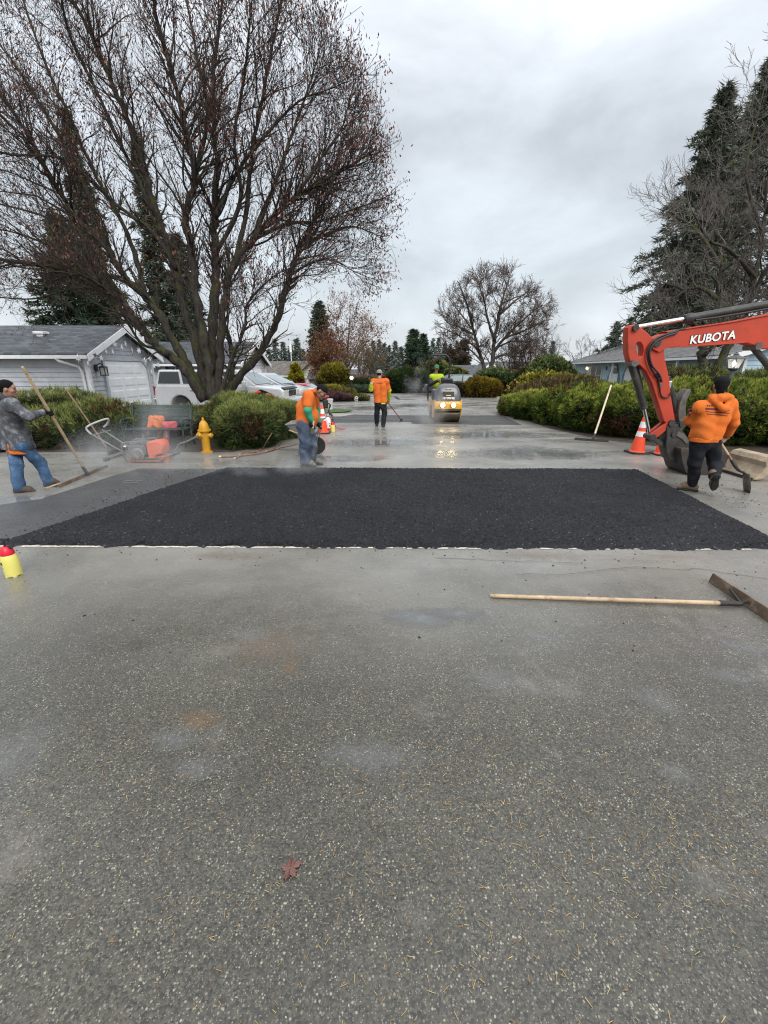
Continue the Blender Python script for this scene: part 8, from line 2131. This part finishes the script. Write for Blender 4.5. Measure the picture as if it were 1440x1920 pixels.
# white bucket
M_bkt = pmat('white_bucket_plastic', (.66, .66, .63), .45, .08, 6, dirt=(.45, .43, .4), dirt_amt=.2)
bp_ = G(617.5, 769); BK = empty('bucket', bp_, 'white plastic bucket standing on the edge of the lawn', 'bucket')
sc_ = 1.15
mb = MB(); mb.lathe([(.13 * sc_, 0), (.15 * sc_, .34 * sc_), (.165 * sc_, .345 * sc_), (.165 * sc_, .38 * sc_), (.15 * sc_, .385 * sc_)], 26, bp_ + Vector((0, 0, .03))); mb.build('pail', M_bkt, BK, smooth=40)
mb = MB(); mb.lathe([(.16 * sc_, .386 * sc_), (.16 * sc_, .40 * sc_), (.14 * sc_, .405 * sc_)], 26, bp_ + Vector((0, 0, .03))); mb.build('lid', M_bkt, BK, smooth=40)
mb = MB(); mb.tube([bp_ + Vector((.17 * math.cos(t * PI / 10), -.16 * math.sin(t * PI / 10), .36 - .12 * math.sin(t * PI / 10))) for t in range(11)], .004, 5); mb.build('bail', M_tubeg, BK, smooth=60)
# white pot on the island
pp = G(668, 752.5); PT = empty('lantern_box', pp, 'white box lantern standing by the island lamp post', 'lantern')
mb = MB(); mb.box(pp + Vector((0, 0, .11)), (.20, .2, .2)); mb.build('box', M_wlet, PT, bevel=.01); mb = MB(); mb.box(pp + Vector((0, 0, .25)), (.24, .24, .08), taper=.35); mb.build('roof', M_wlet, PT, bevel=.01)
pr = G(679, 747); top('rock', sdf_mesh([('e', tuple(pr + Vector((0, 0, .05))), (.22, .15, .12), None), ('e', tuple(pr + Vector((.12, 0, .05))), (.14, .12, .10), None)], .02, .05, .012, 14, seed=61), M_wlet, 'pale rock on the right end of the planted island', 'rock', smooth=180)

# ---- wheelbarrow behind the stooping man
M_barrow = pmat('grey_barrow_steel', (.20, .20, .19), .5, .25, 6, dirt=(.10, .085, .07), dirt_amt=.3)
wy = 9.35; w_ = lambda px, py, dy=0.0: A(px, py, wy + dy)
WB = empty('wheelbarrow', w_(575, 840), 'grey steel wheelbarrow standing behind the stooping man', 'wheelbarrow')
a0, a1 = w_(541, 793), w_(606, 788); zr = a0.z
mb = MB(); tp = [(a0.x, -.30), (a1.x, -.33), (a1.x, .33), (a0.x, .30)]; bt_ = [(a0.x + .22, -.18), (a1.x - .30, -.2), (a1.x - .30, .2), (a0.x + .22, .18)]
V = [Vector((x, wy + y, zr if i else zr)) for i, (x, y) in enumerate(tp)] + [Vector((x, wy + y, zr - .26)) for x, y in bt_]
V[1].z += .06; V[2].z += .06
mb.add(V, [[0, 1, 5, 4], [1, 2, 6, 5], [2, 3, 7, 6], [3, 0, 4, 7], [4, 5, 6, 7]]); o = mb.build('tray', M_barrow, WB, smooth=30); o.modifiers.new('s', 'SOLIDIFY').thickness = .012
mb = MB(); mb.tube([V[0], V[1], V[2], V[3], V[0]], .014, 8); mb.build('rim', M_barrow, WB, smooth=60)
wc = w_(594, 833); wc.z = .19
mb = MB(); mb.lathe([(.12, -.04), (.18, -.045), (.19, -.02), (.19, .02), (.18, .045), (.12, .04)], 24, wc, Matrix.Rotation(PI / 2, 3, 'X')); wh = mb.build('wheel', M_tyre, WB, smooth=40)
mb = MB(); mb.lathe([(.12, -.03), (.03, -.035), (.03, .035), (.12, .03)], 20, wc, Matrix.Rotation(PI / 2, 3, 'X')); mb.build('rim', M_wlet, wh, smooth=40)
for s in (-1, 1):
    mb = MB(); mb.tube([wc + Vector((0, s * .09, 0)), Vector((a1.x - .35, wy + s * .2, zr - .27)), Vector((a0.x + .25, wy + s * .22, zr - .20)), Vector((a0.x + .05, wy + s * .24, zr - .12))], .017, 8); mb.build('handle', M_ash, WB, smooth=60)
    mb = MB(); mb.tube([Vector((a0.x + .28, wy + s * .22, zr - .24)), Vector((a0.x + .22, wy + s * .24, .01)), Vector((a0.x + .42, wy + s * .24, .01)), Vector((a0.x + .55, wy + s * .21, zr - .25))], .014, 8); mb.build('leg', M_barrow, WB, smooth=60)
    mb = MB(); mb.tube([wc + Vector((0, s * .1, 0)), Vector((a1.x - .06, wy + s * .26, zr - .02))], .013, 8); mb.build('front_brace', M_barrow, WB, smooth=60)
# trowel-like paint scraper in the man's hand
pk_ = J2['wrR'] + np.array([.035, -.03, -.13]); tl = empty('scraper', Vector(pk_), 'small scraper with a pale wooden handle in the glove of the stooping man', 'scraper')
mb = MB(); mb.tube([Vector(pk_), Vector(pk_ + np.array([.02, -.01, .13]))], .016, 8); mb.build('handle', M_ashl, tl, smooth=60); mb = MB(); mb.box(Vector(pk_ + np.array([-.01, 0, -.05])), (.07, .008, .1)); mb.build('blade', M_worn, tl)

# ---- bent pipe lying right of the compactor
pb = empty('pipe_handle', G(345, 850), 'bent grey pipe handle resting between the compactor and the hydrant', 'pipe')
mb = MB(); bpt = lambda px, py: A(px, py, 9.0); mb.tube(catmull([bpt(311, 848), bpt(327, 845), bpt(333, 838), bpt(337, 832), bpt(352, 827), bpt(372, 817)], 5), .018, 8); mb.build('bent_pipe', M_tubeg, pb, smooth=60)
mb = MB(); mb.tube([G(314, 858, .02), G(336, 848, .03)], .022, 8); mb.build('dark_rod', M_tar, pb, smooth=60)
mb = MB(); mb.tube([bpt(352, 830), bpt(376, 819)], .012, 8); mb.build('hose_end', M_hose, pb, smooth=60)

# ---- cut juniper branches on the ground
M_cut = pmat('reddish_cut_branch', (.22, .115, .07), .8, .35, 12, bump=.4)
cut_labels = ['longest cut branch lying at the foot of the juniper mound', 'forked cut branch with a pale sawn end lying in front of the mound', 'thin cut twig arching up against the juniper mound', 'short cut branch lying nearest the stooping man']
for q, (pl, r) in enumerate((([(415, 856), (440, 855), (470, 852), (495, 848), (515, 842)], .022), ([(441, 859), (455, 853), (480, 846), (492, 841), (500, 828), (510, 812)], .018), ([(450, 852), (462, 846), (490, 846), (520, 838), (530, 826)], .013), ([(500, 846), (525, 840), (545, 836), (560, 832)], .016))):
    pts = []
    for i, (px, py) in enumerate(pl): p = G(px, max(py, 838), .03) if py > 836 else A(px, py, 9.35); pts.append(p)
    pts = catmull(pts, 5); e = empty('cut_branch', pts[0], cut_labels[q], 'branch', 'cut branches by the juniper mound')
    mb = MB(); mb.tube(pts, [r * (1 - .55 * i / len(pts)) for i in range(len(pts))], 8); mb.build('stem', M_cut, e, smooth=60)
    d = (pts[0] - pts[1]).normalized(); mb = MB(); mb.tube([pts[0] - d * .0, pts[0] + d * .05], [r, r * .8], 8); mb.build('sawn_end', M_ashl, e, smooth=60)
# white paint dabs / drain ring on the rolled strip
mb = MB(); o_ = G(249, 903, .013); mb.tube([o_ + Vector((.16 * math.cos(t * PI / 8), .08 * math.sin(t * PI / 8), 0)) for t in range(15)], .008, 5); top('wire_ring', mb.mesh(), M_tubeg, 'small pale wire ring lying on the rolled strip of asphalt', 'ring', smooth=60)

# ---- litter on the road: a maple leaf, needles, crumbs of asphalt
lp = G(545, 1630); ln_ = []
for k_ in range(40):
    a = 2 * PI * k_ / 40; q = abs(math.sin(a * 2.5 + .4)) ; r_ = .019 + .016 * q ** 1.2 * (1 + .25 * math.sin(3 * a)) + .003 * math.sin(17 * a + 1); ln_.append((r_ * math.cos(a), r_ * math.sin(a) * 1.15))
mb = MB(); n = len(ln_); V = [lp + Vector((0, 0, .009))] + [lp + Vector((x, y, .004 + .006 * abs(math.sin(9 * x / .03)))) for x, y in ln_]
mb.add(V, [[0, i + 1, (i + 1) % n + 1] for i in range(n)]); mf = pmat('wet_brown_leaf', (.135, .06, .05), .45, .35, 120)
e = empty('fallen_leaf', lp, 'wet reddish brown maple leaf lying alone in the foreground', 'leaf'); mb.build('leaf_blade', mf, e); mb = MB(); mb.tube([lp + Vector((.02, .004, .006)), lp + Vector((.042, .008, .005))], .0012, 5); mb.build('leaf_stalk', mf, e)
rg = np.random.RandomState(77)
def scatter_px(n, x0, x1, y0, y1, seed):
    rr = np.random.RandomState(seed); return [G(rr.uniform(x0, x1), rr.uniform(y0, y1)) for _ in range(n)]
pts = []
cents = [(930, 1480, 130, 90, 190), (1310, 1590, 110, 70, 170), (800, 1560, 240, 150, 120), (1080, 1560, 200, 120, 120), (450, 1560, 320, 170, 150), (900, 1800, 400, 90, 90), (250, 1500, 150, 80, 60), (700, 1380, 500, 60, 60)]
for cx_, cy_, sx_, sy_, n_ in cents:
    for _ in range(n_): pts.append(G(np.clip(rg.normal(cx_, sx_), -60, 1500), np.clip(rg.normal(cy_, sy_), 1290, 1915)))
P = np.array([p[:] for p in pts]); n = len(P); a = rg.rand(n) * 6.28; D = np.stack([np.cos(a), np.sin(a), rg.normal(size=n) * .08], 1); P[:, 2] = .004
cols = np.array([(.55, .33, .10), (.62, .42, .16), (.40, .22, .08), (.50, .40, .18)])[rg.randint(0, 4, n)] * (.6 + .6 * rg.rand(n, 1))
ln2 = .010 + .015 * rg.rand(n); d_ = unit(D)
tv, tf, tcn = segs_to_tubes(P, P + d_ * ln2[:, None], np.full(n, .0009), np.full(n, .0007), 4, cols)
o = link('pine_needles', np_mesh(tv, Fq=tf, col=tcn), M_leaf); tag(o, 'dry golden conifer needles scattered over the near asphalt', 'needles', kind='stuff')
# loose stones pressed into the near surface, standing just proud
def stones(n, region, sizes, colset, seed, name, label, mat, z=0.0):
    rr = np.random.RandomState(seed); Vs = []; Fs = []; Cs = []; b = 0
    oct_v = np.array([(1, 0, 0), (-1, 0, 0), (0, 1, 0), (0, -1, 0), (0, 0, 1), (0, 0, -.6)], float); oct_f = np.array([(0, 2, 4), (2, 1, 4), (1, 3, 4), (3, 0, 4), (2, 0, 5), (1, 2, 5), (3, 1, 5), (0, 3, 5)])
    for i in range(n):
        p = region(rr); s = sizes[0] + (sizes[1] - sizes[0]) * rr.rand() ** 2.2
        an = rr.rand() * 6.28; ca, sa = math.cos(an), math.sin(an); v = oct_v * np.array([s, s * rr.uniform(.5, 1), s * rr.uniform(.4, .8)]) * rr.uniform(.75, 1.2, (6, 1))
        v = np.stack([v[:, 0] * ca - v[:, 1] * sa, v[:, 0] * sa + v[:, 1] * ca, v[:, 2]], 1) + np.array([p[0], p[1], z + s * .15])
        Vs.append(v); Fs.append(oct_f + b); b += 6; Cs.append(np.tile(np.array(colset[rr.randint(len(colset))]) * rr.uniform(.6, 1.2), (6, 1)))
    o = link(name, np_mesh(np.concatenate(Vs), Ft=np.concatenate(Fs), col=np.concatenate(Cs)), mat); tag(o, label, 'stones', kind='stuff'); return o
M_stone = vmat('stones', .6, .4)
blk = [(.012, .012, .013), (.02, .02, .022), (.03, .028, .026)]
def along_edge(rr):
    if rr.rand() < .6: x = rr.uniform(-4, 4.3); return (x, 4.15 - abs(rr.normal(0, .25)) - .03)
    return (rr.uniform(.5, 4.5), rr.uniform(3.0, 4.0)) if rr.rand() < .5 else G(rr.uniform(100, 1400), rr.uniform(1050, 1250))[:2]
stones(240, along_edge, (.004, .014), blk, 5, 'asphalt_crumbs', 'black crumbs of asphalt scattered in front of the fresh patch', M_stone)
stones(160, lambda rr: (4.75 + abs(rr.normal(0, .5)), rr.uniform(5, 7.6)), (.005, .016), blk, 6, 'asphalt_crumbs', 'black crumbs of asphalt beside the right edge of the patch', M_stone)
stones(5200, lambda rr: (lambda t: (4.2 * (2 * t[0] - 1), 4.25 + 3.5 * t[1]))((rr.rand(), rr.rand() ** 1.3)), (.006, .016), [(.02, .02, .023), (.035, .036, .04), (.012, .012, .014)], 8, 'loose_aggregate', 'coarse black stones lying loose on the fresh asphalt', M_stone, z=.042)

chip = [(.30, .29, .24), (.36, .345, .29), (.22, .21, .175), (.26, .22, .16), (.12, .12, .11), (.36, .35, .31), (.17, .17, .155), (.10, .10, .10), (.15, .13, .10)]
stones(7500, lambda rr: G(rr.uniform(-80, 1520), 1920 - 760 * rr.rand() ** .8)[:2], (.0014, .0044), chip, 9, 'surface_chips', 'pale stone chips worn out of the old asphalt', M_stone, z=-.0004)

# ---- steam rising from the hot asphalt
def steam_mat(name, dens, scale, seed):
    m = bpy.data.materials.new(name); m.use_nodes = True; nt = m.node_tree; nt.nodes.clear(); L = nt.links.new
    out = nd(nt, 'ShaderNodeOutputMaterial'); pv = nd(nt, 'ShaderNodeVolumePrincipled'); pv.inputs['Color'].default_value = (.92, .94, .96, 1); pv.inputs['Anisotropy'].default_value = .1
    tc = nd(nt, 'ShaderNodeTexCoord'); mp = nd(nt, 'ShaderNodeMapping'); mp.inputs['Location'].default_value = (seed, seed * 2, 0); mp.inputs['Scale'].default_value = (1, 1, .75); L(tc.outputs['Object'], mp.inputs['Vector'])
    n1 = nd(nt, 'ShaderNodeTexNoise', Scale=scale, Detail=4.0, Roughness=.55, Distortion=.5); L(mp.outputs[0], n1.inputs['Vector'])
    r = nd(nt, 'ShaderNodeMapRange'); r.inputs[1].default_value = .44; r.inputs[2].default_value = .75; L(n1.outputs['Fac'], r.inputs[0])
    # fades out towards the ellipsoid's own skin
    g = nd(nt, 'ShaderNodeMapping'); g.inputs['Location'].default_value = (-1, -1, -1); g.inputs['Scale'].default_value = (2, 2, 2); L(tc.outputs['Generated'], g.inputs['Vector'])
    ln = nd(nt, 'ShaderNodeVectorMath', operation='LENGTH'); L(g.outputs[0], ln.inputs[0])
    f = nd(nt, 'ShaderNodeMapRange'); f.interpolation_type = 'SMOOTHSTEP'; f.inputs[1].default_value = 1.0; f.inputs[2].default_value = .15; L(ln.outputs['Value'], f.inputs[0])
    a = nd(nt, 'ShaderNodeMath', operation='MULTIPLY'); L(r.outputs[0], a.inputs[0]); L(f.outputs[0], a.inputs[1])
    b = nd(nt, 'ShaderNodeMath', operation='MULTIPLY'); L(a.outputs[0], b.inputs[0]); b.inputs[1].default_value = dens
    L(b.outputs[0], pv.inputs['Density']); L(pv.outputs[0], out.inputs['Volume'])
    return m
def steam(c, r, dens, scale, seed, label):
    mb = ball((0, 0, 0), 1.0, 20, 12); me = mb.mesh(); me.transform(Matrix.Diagonal((r[0], r[1], r[2], 1))); 
    o = link('steam', me, steam_mat('steam', dens, scale, seed)); o.location = Vector(c); o['kind'] = 'stuff'; o['label'] = label; o['category'] = 'steam'
    o.visible_shadow = True; return o
steam((-4.6, 7.6, .30), (1.5, 1.1, .70), 1.9, 1.6, 1.3, 'pale steam drifting over the rolled strip and the plate compactor')
steam((-4.9, 9.6, .7), (.9, .9, .8), .8, 1.6, 4.1, 'thin steam in front of the green bench')
steam((-2.2, 7.5, .12), (1.7, .7, .35), 2.2, 2.0, 7.7, 'low steam along the far edge of the fresh asphalt')
steam((1.55, 14.6, .45), (.75, .8, .75), 3.0, 1.8, 2.2, 'cloud of steam beside the front drum of the road roller')
steam((1.2, 16.8, 1.2), (.6, .6, 1.3), 1.3, 1.5, 9.2, 'faint wisp of steam rising left of the road roller')
scene.cycles.volume_step_rate = 4.0; scene.cycles.volume_max_steps = 64
